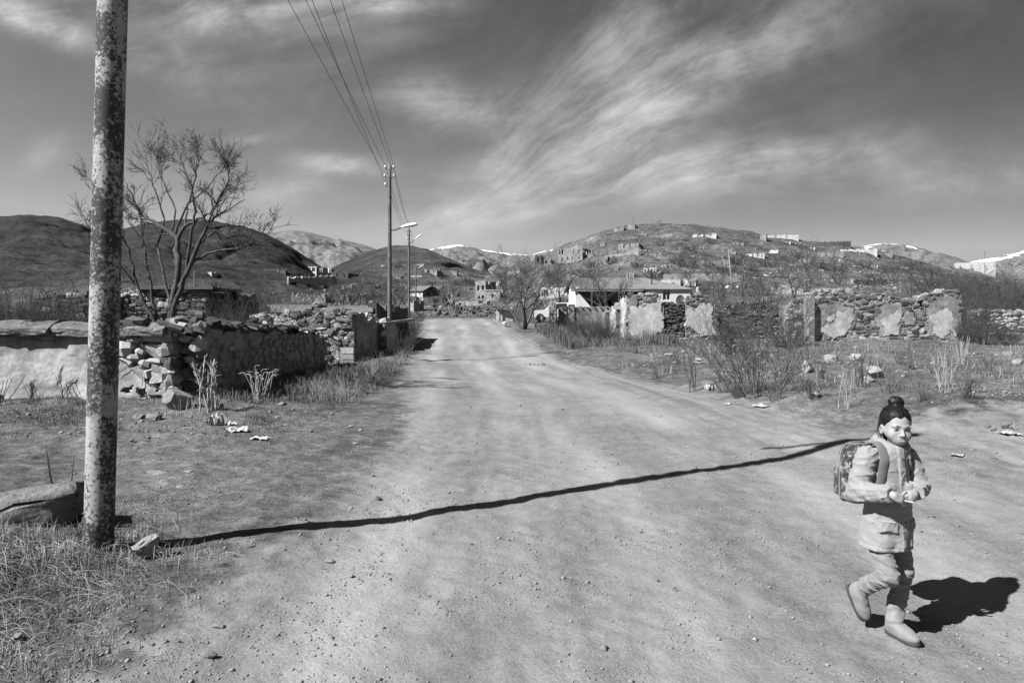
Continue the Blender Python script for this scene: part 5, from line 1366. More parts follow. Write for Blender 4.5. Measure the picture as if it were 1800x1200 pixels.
def hero_tree():
    D = 15.5; base = at(290, 590, D); zb = H(base.x, D)
    root = empty('bare_tree', Vector((base.x, D, zb))); tag(root, 'large many-stemmed bare tree behind the plastered wall', 'tree')
    o = np.array(root.location); r = random.Random(5)
    limbs = [
        ([(296, 640), (298, 590), (301, 545), (310, 500), (313, 450), (312, 420), (298, 407), (280, 398), (262, 386), (248, 378), (236, 350), (222, 322), (207, 303)], .125, .012, [0, 0, 0, 0, 0, .1, .2, .3, .4, .5, .6, .7, .8]),
        ([(312, 425), (325, 397), (350, 386), (370, 374), (388, 350), (400, 320), (408, 290), (372, 250)][:7], .055, .008, [.1, 0, -.1, -.3, -.4, -.5, -.6]),
        ([(300, 580), (306, 540), (325, 490), (343, 445), (358, 412), (366, 392), (384, 378), (405, 366), (430, 352), (452, 350)], .085, .008, [0, -.1, -.2, -.3, -.4, -.5, -.6, -.7, -.8, -.9]),
        ([(316, 505), (340, 458), (375, 441), (418, 437), (452, 421), (480, 402), (498, 392)], .055, .006, [0, -.2, -.4, -.5, -.5, -.6, -.7]),
        ([(282, 610), (270, 560), (252, 528), (236, 480), (226, 440), (214, 414), (203, 396), (196, 372), (180, 345), (150, 322), (108, 308)], .06, .006, [.1, .1, .2, .2, .3, .3, .2, .1, 0, -.1, -.1]),
        ([(286, 610), (268, 522), (258, 462), (251, 420), (247, 386), (232, 348), (228, 310)], .05, .006, [.2, .3, .4, .5, .6, .7, .8]),
        ([(302, 545), (286, 470), (276, 432), (290, 384), (272, 335), (262, 305), (254, 270), (246, 250)], .05, .005, [0, .3, .6, .7, .8, .9, 1, 1]),
        ([(312, 470), (305, 440), (312, 398), (334, 352), (344, 310), (350, 282), (345, 258), (343, 222)], .05, .004, [0, .2, .2, .1, 0, -.1, -.1, -.1]),
        ([(328, 480), (338, 402), (345, 372), (338, 330), (322, 292), (311, 262), (304, 232)], .05, .004, [-.2, -.4, -.5, -.6, -.5, -.4, -.4]),
        ([(286, 612), (262, 566), (228, 540), (202, 518), (186, 488), (160, 470)], .035, .005, [0, -.2, -.3, -.4, -.5, -.5]),
        ([(240, 500), (205, 460), (185, 425), (160, 395), (140, 372)], .03, .004, [.2, 0, -.1, -.1, -.1]),
        ([(345, 440), (362, 415), (380, 408), (392, 428), (404, 420)], .03, .006, [-.3, -.3, -.4, -.4, -.5]),
        ([(360, 408), (385, 345), (402, 318), (400, 290), (395, 276)], .03, .004, [-.5, -.7, -.9, -1, -1.]),
        ([(300, 410), (310, 370), (290, 330), (280, 300), (275, 275)], .032, .004, [.5, .8, 1.1, 1.3, 1.4]),
        ([(325, 400), (330, 360), (365, 330), (390, 300), (398, 285)], .032, .004, [.4, .8, 1.0, 1.2, 1.2]),
    ]
    trunk = TB(); crown = TB()
    for pts, r0, r1, dep in limbs:
        P = [np.array(at(px, py, D + dy)) - o for (px, py), dy in zip(pts, dep)]
        # resample with a slight crookedness
        Q = []; 
        for i in range(len(P) - 1):
            for k in range(3): Q.append(P[i] * (1 - k / 3) + P[i + 1] * (k / 3) + np.array([r.gauss(0, .012) for _ in range(3)]))
        Q.append(P[-1])
        if len(P) > 6: Q = Q[:-3]
        m = len(Q)
        rad = [.68 * r0 * (1 - i / (m - 1)) ** 1.1 + r1 for i in range(m)]
        trunk.br(Q, rad, 8)
        cut = int(m * 0.35)
        sprout(crown, r, Q[cut:], rad[cut:], 0.50, 2, 6, 0.72, 0.13, 0.01, 0.62, 0.0044)
        sprout(crown, r, Q[int(m * .5):], rad[int(m * .5):], 0.55, 1, 6, 0.60, 0.10, 0.02, 0.55, 0.0044)
    add('trunk', trunk.me('trunk', M_BARKL), root); add('crown', crown.me('crown', M_TWIG), root)
hero_tree()

def tree_proto(seed, h, stems, spread, per=6, depth=2):
    r = random.Random(seed); trunk = TB(); crown = TB()
    for s in range(stems):
        a = 2 * math.pi * (s + r.random() * .6) / stems
        d = np.array([math.cos(a) * spread, math.sin(a) * spread, 1.0]); L_ = h * r.uniform(.75, 1.0)
        p, _ = bend(r, np.array([math.cos(a) * .04 * h * .2, math.sin(a) * .04 * h * .2, -0.2]), d, L_, 9, .10, .05)
        rad = [h * 0.016 * (1 - i / 10) ** 1.1 + .004 for i in range(10)]
        trunk.br(p, rad, 6)
        for k in range(3):
            i = r.randint(3, 7); dd = nrm(np.array([r.gauss(0, 1), r.gauss(0, 1), .9])); L2 = L_ * r.uniform(.3, .5)
            q, _ = bend(r, p[i], dd, L2, 6, .14, .05); rd = [rad[i] * .7 * (1 - j / 7) + .003 for j in range(7)]
            trunk.br(q, rd, 5); sprout(crown, r, q, rd, L2 * .5, depth - 1, per, .7, .2, .05, .55, h * .0009)
        sprout(crown, r, p[3:], rad[3:], L_ * .28, depth, per, .75, .18, .05, .55, h * .0009)
    return trunk.me('trunk', M_BARK), crown.me('crown', M_TWIG)
TREES = [tree_proto(21, 5.0, 4, .45, 7, 2), tree_proto(22, 5.0, 3, .35, 6, 2), tree_proto(23, 4.0, 5, .6, 6, 2)]
def place_tree(kind, loc, scale, rz, lab, group='bare trees'):
    r = empty('bare_tree', loc, rz); r.scale = (scale,) * 3 if not hasattr(scale, '__len__') else scale
    tag(r, lab, 'tree', group)
    add('trunk', TREES[kind][0], r); add('crown', TREES[kind][1], r)
def tpx(kind, px, pyb, pyt, lab, rz=0.0, d=None, wide=1.0):
    g = gnd(px, pyb) if d is None else Vector((at(px, pyb, d).x, d, H(at(px, pyb, d).x, d)))
    h = CAMZ - (pyt - HY) * g.y / FPX - g.z
    s = h / (5.2 if kind < 2 else 4.2)
    place_tree(kind, g, (s * wide, s * wide, s), rz, lab)
tpx(0, 921, 580, 440, 'spreading bare tree by the white car at the right verge', 0.7, 43.0, 1.15)
tpx(1, 905, 560, 452, 'slender bare tree leaning over the white shed', 2.0, 52.0, 1.1)
tpx(2, 1075, 500, 462, 'small bare tree in front of the corrugated roof', 1.1, 62, 1.3)
tpx(1, 1405, 520, 430, 'lone bare tree on the slope above the long ruin', 0.3, 75)
tpx(1, 1615, 505, 442, 'forked bare tree above the triangular hole', 3.3, 60, 1.1)
tpx(0, 1645, 508, 452, 'bushy bare tree behind the right end of the long ruin', 4.0, 55, 1.2)
tpx(2, 1340, 520, 480, 'low bare tree behind the big bush', 2.2, 60, 1.3)
tpx(2, 480, 537, 500, 'small bare tree below the left terrace', 1.7, 80, 1.1)
tpx(0, 455, 548, 496, 'bare tree behind the low stone stub', 2.9, 50, 1.2)
tpx(2, 655, 540, 505, 'low bare tree behind the electricity pole', 0.4, 90, 1.3)
tpx(0, 700, 548, 500, 'thin bare tree between the lamp poles', 2.3, 75, 1.0)
tpx(2, 755, 556, 520, 'bare shrubby tree at the left end of the road', 5.0, 66, 1.2)
tpx(1, 888, 500, 462, 'distant bare tree above the white shed', 4.4, 170)
tpx(2, 720, 548, 515, 'bare thicket tree beside the leaning ruin corner', 3.7, 78, 1.4)

def bush_proto(seed, h, w, stems, per=5, depth=1, mat=None, leaves=0, rad=0.010):
    r = random.Random(seed); tb = TB(); lv = []
    for s in range(stems):
        a = r.uniform(0, 2 * math.pi); q = math.sqrt(r.random()); tilt = q * w / h * 1.1
        d = np.array([math.cos(a) * tilt, math.sin(a) * tilt, 1.0]); L_ = h * r.uniform(.55, 1.05)
        p0 = np.array([math.cos(a) * q * w * .3, math.sin(a) * q * w * .3, -.1])
        p, _ = bend(r, p0, d, L_, 6, .10, .02); rd = [rad * (1 - i / 7.5) for i in range(7)]
        tb.br(p, rd, 4)
        sprout(tb, r, p, rd, L_ * .30, depth, per, .6, .2, .05, .55, rad * .28)
        for k in range(leaves):
            i = r.randint(2, 6); lv.append(p[i] + np.array([r.gauss(0, .09), r.gauss(0, .09), r.gauss(0, .09)]))
    return tb.me('stems', mat or M_TWIG), lv
BUSH = [bush_proto(31, 1.6, 1.0, 70, 5, 1)[0], bush_proto(32, 1.6, 1.3, 85, 5, 1)[0], bush_proto(33, 1.2, 1.2, 60, 5, 1)[0]]
def place_bush(kind, loc, s, rz, lab, group='bare bushes', cat='bush'):
    r = empty('bush', loc, rz); r.scale = s if hasattr(s, '__len__') else (s,) * 3
    tag(r, lab, cat, group); add('stems', BUSH[kind], r); return r
def bpx(kind, px, pyb, pyt, lab, d=None, wide=1.0, rz=None):
    g = gnd(px, pyb) if d is None else Vector((at(px, pyb, d).x, d, H(at(px, pyb, d).x, d)))
    h = CAMZ - (pyt - HY) * g.y / FPX - g.z; s = h / (1.65 if kind < 2 else 1.25)
    return place_bush(kind, g, (s * wide, s * wide, s), random.uniform(0, 6) if rz is None else rz, lab)
# leafy remnant bush in the right field: stems with pale withered leaves
def big_bush():
    g = gnd(1330, 690); D = g.y
    h = CAMZ - (528 - HY) * D / FPX - g.z
    me, lv = bush_proto(41, h, h * .80, 42, 7, 1, M_TWIGB, 14, 0.010)
    r = empty('bush', g); tag(r, 'tall bush with a few pale withered leaves in the right field', 'bush', 'bare bushes')
    add('stems', me, r)
    rr = random.Random(4); V = []; F = []
    for p in lv:
        s = rr.uniform(.012, .030); a = nrm(np.array([rr.gauss(0, 1) for _ in range(3)])); b = nrm(np.cross(a, np.array([rr.gauss(0, 1) for _ in range(3)])))
        o = len(V); V += [p - a * s, p + b * s * .5, p + a * s, p - b * s * .5]; F.append((o, o + 1, o + 2, o + 3))
    add('leaves', mesh('leaves', np.array(V), np.array(F), M_LEAF), r)['kind'] = 'stuff'
M_TWIGB = rough_mat('brown_twigs', 0.04, 0.13, 6, 30, 0.3, 0.01)
M_LEAF = rough_mat('withered_leaf', 0.05, 0.34, 2.5, 20, 0.1, 0.01, world_pos=True)
big_bush()
bpx(0, 1283, 622, 540, 'dense bare bush against the stone-filled doorway ruin', None, 1.0)
bpx(1, 1385, 612, 535, 'dense bare bush at the left end of the long ruin', None, .9)
bpx(1, 1040, 600, 545, 'dark bare bush in front of the yard wall', None, 1.1)
bpx(0, 1015, 590, 552, 'low dark bush beside the white gate pillar', None, 1.2)
bpx(1, 1065, 602, 548, 'bare bush beside the sunlit doorway piers', None, .8)
for q, (px, d, pt, w) in enumerate([(1710, 37, 500, 1.0), (1740, 42, 492, 1.2), (1772, 46, 488, 1.2), (1700, 50, 478, 1.1), (1745, 54, 478, 1.2), (1790, 50, 484, 1.3), (1815, 44, 490, 1.2), (1730, 33, 560, 1.3), (1775, 32, 565, 1.3), (1700, 34.5, 535, .6)]):
    bpx(q % 2, px, 560, pt, ['tall bare bush at the right end of the long ruin', 'bare bush of the dark thicket above the pale low wall', 'bare bush in the middle of the dark thicket', 'high bare bush at the back left of the dark thicket', 'high bare bush behind the middle of the dark thicket',
        'bare bush at the back right of the dark thicket', 'bare bush at the right picture edge', 'low bush before the pale low wall', 'low bush before the pale low wall near the picture edge', 'narrow bush hugging the dark end of the long ruin'][q], d, w)
for q, (px, d, pt, w) in enumerate([(18, 17.5, 500, .7), (52, 18.5, 494, .7), (85, 17.2, 508, .7), (118, 18, 505, .6), (-20, 18, 498, .8), (40, 21, 490, .8), (100, 21.5, 500, .8), (235, 19, 530, .6), (395, 26, 512, .9), (430, 28, 508, .9), (370, 24, 520, .8), (465, 33, 512, .9), (500, 38, 512, 1.0)]):
    bpx(q % 2, px, 570, pt, ['dark bush above the wall at the left edge', 'tallest of the dark bushes above the left wall', 'dark bush left of the speckled pole', 'dark bush touching the speckled pole', 'dark bush half out of the left edge', 'dark bush at the back left',
        'dark bush before the stone doorway', 'thin bush under the bare tree', 'grey bush right of the bare tree', 'taller grey bush right of the bare tree', 'grey bush behind the rubble cap stones', 'grey bush behind the roofless house corner', 'grey bush left of the mound ruin'][q], d, w)
for q, (px, d, pt, w) in enumerate([(700, 30, 566, .9), (712, 36, 560, .9), (725, 43, 556, 1), (738, 50, 552, 1), (690, 33, 560, 1.0), (742, 58, 545, 1.1), (705, 47, 548, 1.2)]):
    bpx(2, px, 590, pt, ['nearest low bush right of the electricity pole', 'second low bush past the electricity pole', 'third low bush up the left verge', 'low bush level with the second lamp pole', 'low bush hiding the foot of the roofless house', 'last low bush before the road end', 'wide low bush left of the second lamp pole'][q], d, w)
# shrubs dotted over the slopes, each its own
SHR = bush_proto(51, 1.2, 1.3, 26, 4, 1, None, 0, .03)[0]
rr = random.Random(12)
for (px, py, s) in [(1042, 470, 2.2), (1075, 464, 2.2), (1150, 488, 2.8), (1028, 487, 2.4), (1190, 464, 2.0), (1215, 470, 2.0), (1160, 432, 2.0), (1213, 440, 2.0), (1250, 428, 2.4), (1275, 480, 2.6), (1290, 462, 2.4), (1320, 475, 2.6),
        (1350, 470, 2.6), (1440, 470, 2.8), (1470, 478, 2.4), (1520, 470, 2.6), (1560, 480, 2.4), (1600, 470, 2.6), (1245, 470, 1.8), (1205, 425, 2), (1120, 470, 2), (1400, 450, 2), (1375, 440, 2), (1640, 480, 2.2),
        (600, 500, 2.0), (560, 498, 1.8), (630, 480, 2.2), (680, 505, 2.4), (780, 490, 2.6), (800, 500, 2.4), (820, 495, 2.8), (760, 500, 2.2), (720, 500, 2), (860, 480, 2.6), (880, 486, 2.8), (830, 478, 2.4), (900, 490, 2.4), (845, 485, 2.2), (925, 480, 2.4), (450, 505, 2.2), (420, 500, 2.2), (380, 505, 2.4), (530, 505, 2), (650, 500, 2.2), (700, 470, 2.6)]:
    g = gnd(px, py); r = empty('shrub', g, rr.uniform(0, 6)); sc = s * rr.uniform(.8, 1.2); r.scale = (sc, sc, sc * .85)
    tag(r, 'small dark shrub dotted on the ruined village slopes', 'shrub', 'shrubs on the slopes'); add('stems', SHR, r)

# ---- dry grass
def blades(name, X, Y, Hh, wid, mat, lean=0.5, lab=None, flop=0.25, parent=None):
    n = len(X); Z = terr(X, Y) - 0.01
    a = RNG.uniform(0, 2 * np.pi, n); l = np.abs(RNG.normal(0, lean, n)) + flop * (RNG.random(n) < 0.3)
    b = RNG.uniform(0, 2 * np.pi, n)
    w = wid * RNG.uniform(.6, 1.4, n)
    dx, dy = np.cos(a) * l, np.sin(a) * l; wx, wy = np.cos(b) * w, np.sin(b) * w
    k = 1 / np.sqrt(1 + l * l)
    P = np.stack([X, Y, Z], -1)
    m = P + np.stack([dx * .4, dy * .4, np.ones(n)], -1) * (Hh * .55 * k)[:, None]
    t = P + np.stack([dx * 1.3, dy * 1.3, np.ones(n) * .95], -1) * (Hh * k)[:, None]
    t[:, 2] -= Hh * .25 * np.minimum(l, 1.2)
    W = np.stack([wx, wy, np.zeros(n)], -1)
    V = np.stack([P - W, P + W, m - W * .7, m + W * .7, t], 1).reshape(-1, 3)
    o = np.arange(n)[:, None] * 5
    F = np.concatenate([o + np.array([[0, 1, 3]]), o + np.array([[0, 3, 2]]), o + np.array([[2, 3, 4]])], 0)
    ob = add(name, mesh(name, V, F, mat), parent)
    return tag(ob, lab, None, None, 'stuff')
def scatter(n, fx, fy, dens, seed=0):
    """rejection sampling of ground positions"""
    X = RNG.uniform(fx[0], fx[1], n); Y = RNG.uniform(fy[0], fy[1], n)
    k = RNG.random(n) < dens(X, Y); return X[k], Y[k]
clump = lambda X, Y, s, seed, th=0.0, soft=.25: sstep(th, th + soft, fbm2(X / s, Y / s, 3, seed))
def offroad(X, Y, lo=1.0, hi=1.35): return sstep(lo, hi, np.abs((X - road_x(Y)) / road_w(Y)))
def grass():
    # around the speckled pole and the lower left corner
    X, Y = scatter(110000, (-5.5, -1.2), (2.7, 6.2), lambda X, Y: (0.08 + .92 * clump(X, Y, .35, 3, -.1)) * sstep(-1.3, -2.9, X + .55 * (Y - 3.2)) * .8)
    blades('dry_grass', X, Y, RNG.uniform(.015, .10, len(X)), .0022, M_STRAW, 1.1, 'dead grass and straw round the foot of the speckled pole')
    X, Y = scatter(16000, (-5.5, -2.0), (3.9, 5.6), lambda X, Y: np.exp(-((X + 3.15) ** 2 / .35 + (Y - 4.75) ** 2 / .12)) + .5 * np.exp(-((X + 3.9) ** 2 / .5 + (Y - 4.7) ** 2 / .1)))
    blades('dry_grass', X, Y, RNG.uniform(.05, .20, len(X)), .0022, M_STRAW, 1.1, 'taller straw tuft against the speckled pole')
    # trodden strip in front of the plastered wall
    X, Y = scatter(60000, (-12, -2.2), (8.2, 13.3), lambda X, Y: (.12 + .88 * clump(X, Y, .6, 5, -.05)) * sstep(8.5, 11.2, Y + .15 * (X + 6)) * offroad(X, Y, .98, 1.2))
    blades('dry_grass', X, Y, RNG.uniform(.025, .12, len(X)), .004, M_GRASSD, .9, 'dead grass in front of the plastered wall')
    # left verge
    X, Y = scatter(60000, (-8, -1.0), (12.5, 32), lambda X, Y: (.25 + .75 * clump(X, Y, .9, 7, -.1)) * offroad(X, Y, .98, 1.15) * (X < road_x(Y)) * sstep(-6.2, -5.4, X))
    blades('dry_grass', X, Y, RNG.uniform(.06, .34, len(X)), .005, M_GRASSD, .55, 'dry grass along the left verge')
    X, Y = scatter(40000, (-16, -4), (30, 62), lambda X, Y: (.3 + .7 * clump(X, Y, 1.5, 9, -.1)) * offroad(X, Y, 1.0, 1.2) * (X < road_x(Y)))
    blades('dry_grass', X, Y, RNG.uniform(.15, .65, len(X)), .012, M_GRASSD, .5, 'taller dry grass on the verge near the lamp poles')
    # right field
    X, Y = scatter(150000, (2.5, 26), (9.8, 35), lambda X, Y: (.06 + .94 * clump(X, Y, .8, 11, .02)) * offroad(X, Y, 1.0, 1.3) * (X > road_x(Y)) * sstep(10.0, 13.0, Y))
    blades('dry_grass', X, Y, RNG.uniform(.03, .16, len(X)), .006, M_GRASSD, .8, 'short dead grass of the right field')
    X, Y = scatter(15000, (3.4, 26), (11.0, 34.5), lambda X, Y: clump(X, Y, 1.2, 13, .16, .2) * offroad(X, Y, 1.05, 1.3) * (X > road_x(Y)))
    blades('dry_grass', X, Y, RNG.uniform(.15, .50, len(X)), .006, M_STRAW, .45, 'taller pale grass clumps of the right field')
    # tall grass before the yard wall
    X, Y = scatter(20000, (1.5, 8), (31, 46), lambda X, Y: (.2 + .8 * clump(X, Y, 1., 15, -.1)) * offroad(X, Y, 1.15, 1.5) * (X > road_x(Y)))
    blades('dry_grass', X, Y, RNG.uniform(.2, .75, len(X)), .011, M_GRASSD, .4, 'tall dry grass before the yard wall')
    X, Y = scatter(60000, (-60, 70), (45, 120), lambda X, Y: clump(X, Y, 4, 17, .0) * offroad(X, Y, 1.2, 1.8) * (np.abs(X) < .8 * Y))
    blades('dry_grass', X, Y, RNG.uniform(.2, .9, len(X)), .03, M_GRASSD, .5, 'rough dead grass on the ground behind the ruins')
grass()

def stalk_plant(name, loc, n, h, spread, lab, mat=M_TWIGL, curl=True, rad=.006, seed=1, group=None, side=3):
    r = random.Random(seed); tb = TB()
    for i in range(n):
        a = r.uniform(0, 6.28); d = np.array([math.cos(a) * spread * r.random(), math.sin(a) * spread * r.random(), 1])
        p, dd = bend(r, np.array([r.gauss(0, .05), r.gauss(0, .05), -.03]), d, h * r.uniform(.6, 1), 7, .06, .0)
        if curl:
            for k in range(3): dd = nrm(dd + np.array([math.cos(a) * .5, math.sin(a) * .5, -.55])); p = np.vstack([p, p[-1] + dd * h * .05])
        m = len(p); rd = [rad * (1 - .5 * k / m) * (1.6 if curl and k > m - 3 else 1) for k in range(m)]
        tb.br(p, rd, 4); sprout(tb, r, p, rd, h * .12, 0, side, .6, .2, 0, .5, rad * .35)
    o = empty(name, loc); tag(o, lab, 'plant', group); add('stalks', tb.me('stalks', mat), o)
stalk_plant('dry_weed', gnd(455, 708), 22, .78, .55, 'pale dry weed with curled heads before the shaded wall', curl=True, rad=.007, seed=2)
stalk_plant('dry_weed', gnd(372, 722), 10, 1.05, .35, 'tall woolly dry stalks leaning at the broken corner', curl=False, rad=.016, seed=3, side=14)
stalk_plant('dry_weed', gnd(345, 735), 9, .45, .3, 'short dry stalks below the broken corner', curl=False, rad=.004, seed=4)
stalk_plant('dry_weed', gnd(322, 740), 7, .5, .3, 'thin dry stalks beside the fallen corner block', curl=False, rad=.004, seed=14)
stalk_plant('sapling', gnd(88, 885), 3, .52, .25, 'two thin twigs rising behind the fallen beam', M_TWIG, False, .007, 5)
stalk_plant('sapling', gnd(60, 705), 6, .5, .9, 'twiggy shoots at the foot of the plastered wall', M_TWIG, False, .008, 6, side=6)
stalk_plant('sapling', gnd(110, 700), 6, .55, .9, 'spreading twigs at the wall foot left of the pole', M_TWIG, False, .008, 7, side=6)
stalk_plant('sapling', gnd(5, 705), 5, .6, .9, 'twigs at the wall foot on the left edge', M_TWIG, False, .009, 8, side=6)
stalk_plant('sapling', gnd(1219, 688), 5, 1.6, .28, 'thin upright sapling at the right road edge', M_TWIGB, False, .010, 9, side=22)
stalk_plant('sapling', gnd(1152, 666), 6, .42, .35, 'small twig tuft right of the road', M_TWIG, False, .008, 10)
stalk_plant('sapling', gnd(1088, 650), 4, .35, .35, 'tiny twig tuft beside the road near the ruin', M_TWIG, False, .008, 11)
stalk_plant('sapling', gnd(1270, 690), 12, .5, .9, 'low spreading twigs by the white litter', M_TWIG, False, .006, 12, side=6)
stalk_plant('sapling', gnd(1513, 680), 6, .8, .3, 'leafless stem among the pale stones', M_TWIG, False, .012, 13, side=9)
stalk_plant('dry_weed', gnd(1490, 715), 8, .75, .4, 'pale straw stalks behind the walking child', M_TWIGL, False, .005, 15)
stalk_plant('dry_weed', gnd(1660, 690), 14, .8, .35, 'pale thin stalks right of the walking child', M_TWIGL, False, .005, 16)
stalk_plant('dry_weed', gnd(1560, 690), 16, .5, .6, 'tangled dry weed above the walking child', M_GRASSD, False, .006, 17, side=8)
stalk_plant('dry_weed', gnd(1690, 640), 14, 1.0, .35, 'dry stalks at the right end of the field', M_TWIGL, False, .007, 18)
stalk_plant('dry_weed', gnd(1600, 650), 14, .7, .5, 'dry weed clump before the long ruin', M_GRASSD, False, .008, 19, side=8)
for q, (px, py) in enumerate([(1425, 700), (1405, 690), (1445, 665), (1360, 705), (1300, 700), (1620, 705), (1585, 640), (1475, 640), (1700, 700), (1250, 640), (1190, 640), (1120, 620), (1550, 655), (1640, 655), (1740, 650), (1410, 655)]):
    stalk_plant('dry_weed', gnd(px, py), 14, .5, .7, 'small tangled dry weed in the right field', M_GRASSD if q % 2 else M_TWIG, False, .006, 30 + q, 'weeds of the right field', 7)
for q, (px, py) in enumerate([(705, 640), (690, 655), (655, 665), (640, 690), (610, 700), (580, 720), (560, 700), (668, 640), (720, 622), (640, 650)]):
    stalk_plant('dry_weed', gnd(px, py), 16, .55, .7, 'tangled dry weed on the left verge', M_GRASSD if q % 2 else M_TWIGL, False, .005, 60 + q, 'weeds of the left verge', 6)
def straw_litter():
    """long broken stalks lying near the pole"""
    r = random.Random(3); tb = TB()
    for i in range(1700):
        if i < 1500: x, y = -2.9 + r.gauss(-.4, .5), 4.0 + r.gauss(0, .6)
        else: x, y = r.uniform(-9, -3.5), r.uniform(9, 12.8)
        if x > -1.6: continue
        a = r.uniform(0, 6.28); L_ = r.uniform(.06, .38); p = []; cv = r.gauss(0, .22)
        for k in range(6):
            t = k / 5; xx = x + math.cos(a + t * cv) * L_ * t; yy = y + math.sin(a + t * cv) * L_ * t
            p.append(np.array([xx, yy, 0.0]))
        zz = terr(np.array([q[0] for q in p]), np.array([q[1] for q in p])); lift = r.uniform(0, .07)
        for k, q in enumerate(p): q[2] = zz[k] + .012 + lift * math.sin(math.pi * k / 5)
        tb.br(p, [r.uniform(.0008, .0022)] * 6, 4)
    tag(add('straw', tb.me('straw', M_STRAW)), 'broken straw lying about the foot of the pole', kind='stuff')
straw_litter()

# belt of bare trees below the village, each a tree of its own
rt = random.Random(77)
for q in range(58):
    if q < 30: px = rt.uniform(1180, 1800); d = rt.uniform(48, 150); pt = 0
    elif q < 46: px = rt.uniform(340, 720); d = rt.uniform(48, 140)
    else: px = rt.uniform(760, 1000); d = rt.uniform(90, 170)
    x = at(px, 0, d).x
    if abs(x - float(road_x(np.array(d)))) < 4.5 and d < 70: continue
    if 1000 < px < 1235 and 58 < d < 80: continue
    s = rt.uniform(.55, .95) * (1.0 if d < 90 else 1.2)
    place_tree(rt.choice((0, 1, 2, 2)), on(x, d), (s * 1.15, s * 1.15, s), rt.uniform(0, 6), 'bare tree in the thicket belt below the village', 'bare trees of the thicket belt')
def slope_scrub():
    X, Y = scatter(34000, (-200, 330), (120, 430), lambda X, Y: clump(X, Y, 11, 91, .12, .15) * (X / Y > -.7) * (X / Y < .75))
    blades('scrub', X, Y, RNG.uniform(.3, 1.1, len(X)), .09, M_TWIG, .6, 'low dark scrub speckling the village slopes')
slope_scrub()

# ------------------------------------------------------------------ stones, gravel, litter
def rock_mesh(seed, mat, sub=2, rough_=0.16, flat=0.75):
    bm = bmesh.new(); bmesh.ops.create_icosphere(bm, subdivisions=sub, radius=0.5)
    r = random.Random(seed)
    planes = [(Vector((r.gauss(0, 1), r.gauss(0, 1), r.gauss(0, 1))).normalized(), r.uniform(.22, .40)) for _ in range(13)]
    for v in bm.verts:
        for n, d in planes:
            k = v.co.dot(n) - d
            if k > 0: v.co -= n * k
        v.co += v.co.normalized() * r.uniform(-1, 1) * rough_ * .08
        v.co.z *= flat
    me = bpy.data.meshes.new('rock'); bm.to_mesh(me); bm.free(); me.materials.append(mat)
    if sub > 1: roughen(me, .05, .22, seed); roughen(me, .022, .07, seed + 3)
    return me
M_ROCKL = rough_mat('pale_rock', 0.20, 0.40, 3.5, 16, 0.7, 0.05)
M_ROCKM = rough_mat('grey_rock', 0.13, 0.28, 3.5, 16, 0.7, 0.05)
def rock(px, py, wpx, hpx, lab, mat=M_ROCKM, seed=1, rot=0.0, sink=.2, group=None, sub=3, name='rock', deep=None):
    g = gnd(px, py); k = g.y / FPX; w = wpx * k; h = hpx * k
    o = add(name, rock_mesh(seed, mat, sub, .16, 1.0), None, g + Vector((0, (deep or w * .8) * .4, h * (.5 - sink))), (0.1, 0.1, rot), (w * 1.1, deep or w * .85, h * 1.35))
    return tag(o, lab, 'rock', group)
rock(245, 985, 54, 44, 'pale angular rock lying beside the foot of the pole', M_ROCKL, 4, .4, .1, sub=3)
rock(25, 1128, 28, 16, 'small pale stone in the lower left corner', M_ROCKL, 6)
rock(302, 725, 62, 46, 'squared corner block standing under the broken wall end', M_ROCKM, 8, .2, .1, deep=.5)
rock(382, 720, 22, 20, 'grey stone behind the woolly stalks', M_ROCKM, 9)
rock(268, 740, 34, 14, 'flat dark stone at the wall foot', M_ROCKM, 10)
rock(238, 738, 28, 14, 'second flat dark stone at the wall foot', M_ROCKM, 11)
rock(1425, 656, 34, 22, 'pitted pale boulder left of the fallen stones in the right field', M_ROCKL, 12, .5)
rock(1447, 654, 16, 11, 'small boulder touching the pitted pale one', M_ROCKM, 13)
rock(1545, 664, 44, 24, 'largest pale boulder in the right field', M_ROCKL, 14, 1.0)
rock(1533, 672, 30, 10, 'flat pale stone under the largest boulder', M_ROCKL, 15)
rock(1466, 636, 26, 16, 'pale stone behind the pitted boulder', M_ROCKL, 16)
rock(1508, 634, 24, 14, 'pale angular stone before the long ruin', M_ROCKL, 17)
rock(1427, 638, 14, 8, 'small pale stone before the long ruin buttress', M_ROCKL, 18)
rock(1238, 640, 32, 13, 'long pale block beside the leaning stake', M_ROCKL, 19, .1)
rock(1203, 622, 9, 9, 'round pale stone before the stone-filled doorway', M_ROCKL, 20)
rock(1175, 626, 18, 7, 'flat pale stone before the white plaster patch', M_ROCKL, 21)
rock(1775, 752, 22, 16, 'upright grey stone in the rubbish at the right edge', M_ROCKM, 22)
rock(1788, 756, 20, 14, 'pale stone in the rubbish at the right edge', M_ROCKL, 23)
rock(1738, 754, 16, 10, 'round grey stone left of the rubbish', M_ROCKM, 24)
rock(1750, 757, 14, 8, 'second round grey stone left of the rubbish', M_ROCKM, 25)
rock(1795, 640, 18, 16, 'pale boulder at the right edge below the low wall', M_ROCKL, 26)
rock(1778, 625, 22, 12, 'grey boulder under the pale low wall', M_ROCKM, 27)
rock(1187, 1040, 11, 9, 'small angular stone on the road between pole and child', M_ROCKL, 28)
rock(1128, 937, 8, 5, 'small dark stone on the road near the crust edge', M_ROCKM, 29)
rock(365, 1158, 22, 14, 'dark clod at the bottom of the road', M_ROCKM, 30)
rock(381, 1105, 20, 10, 'pale flat stone in the near dirt', M_ROCKL, 31)
rock(655, 838, 10, 8, 'white pebble left of the pole shadow', M_ROCKL, 32)
rock(664, 880, 18, 9, 'rough lump just above the pole shadow', M_ROCKM, 33)
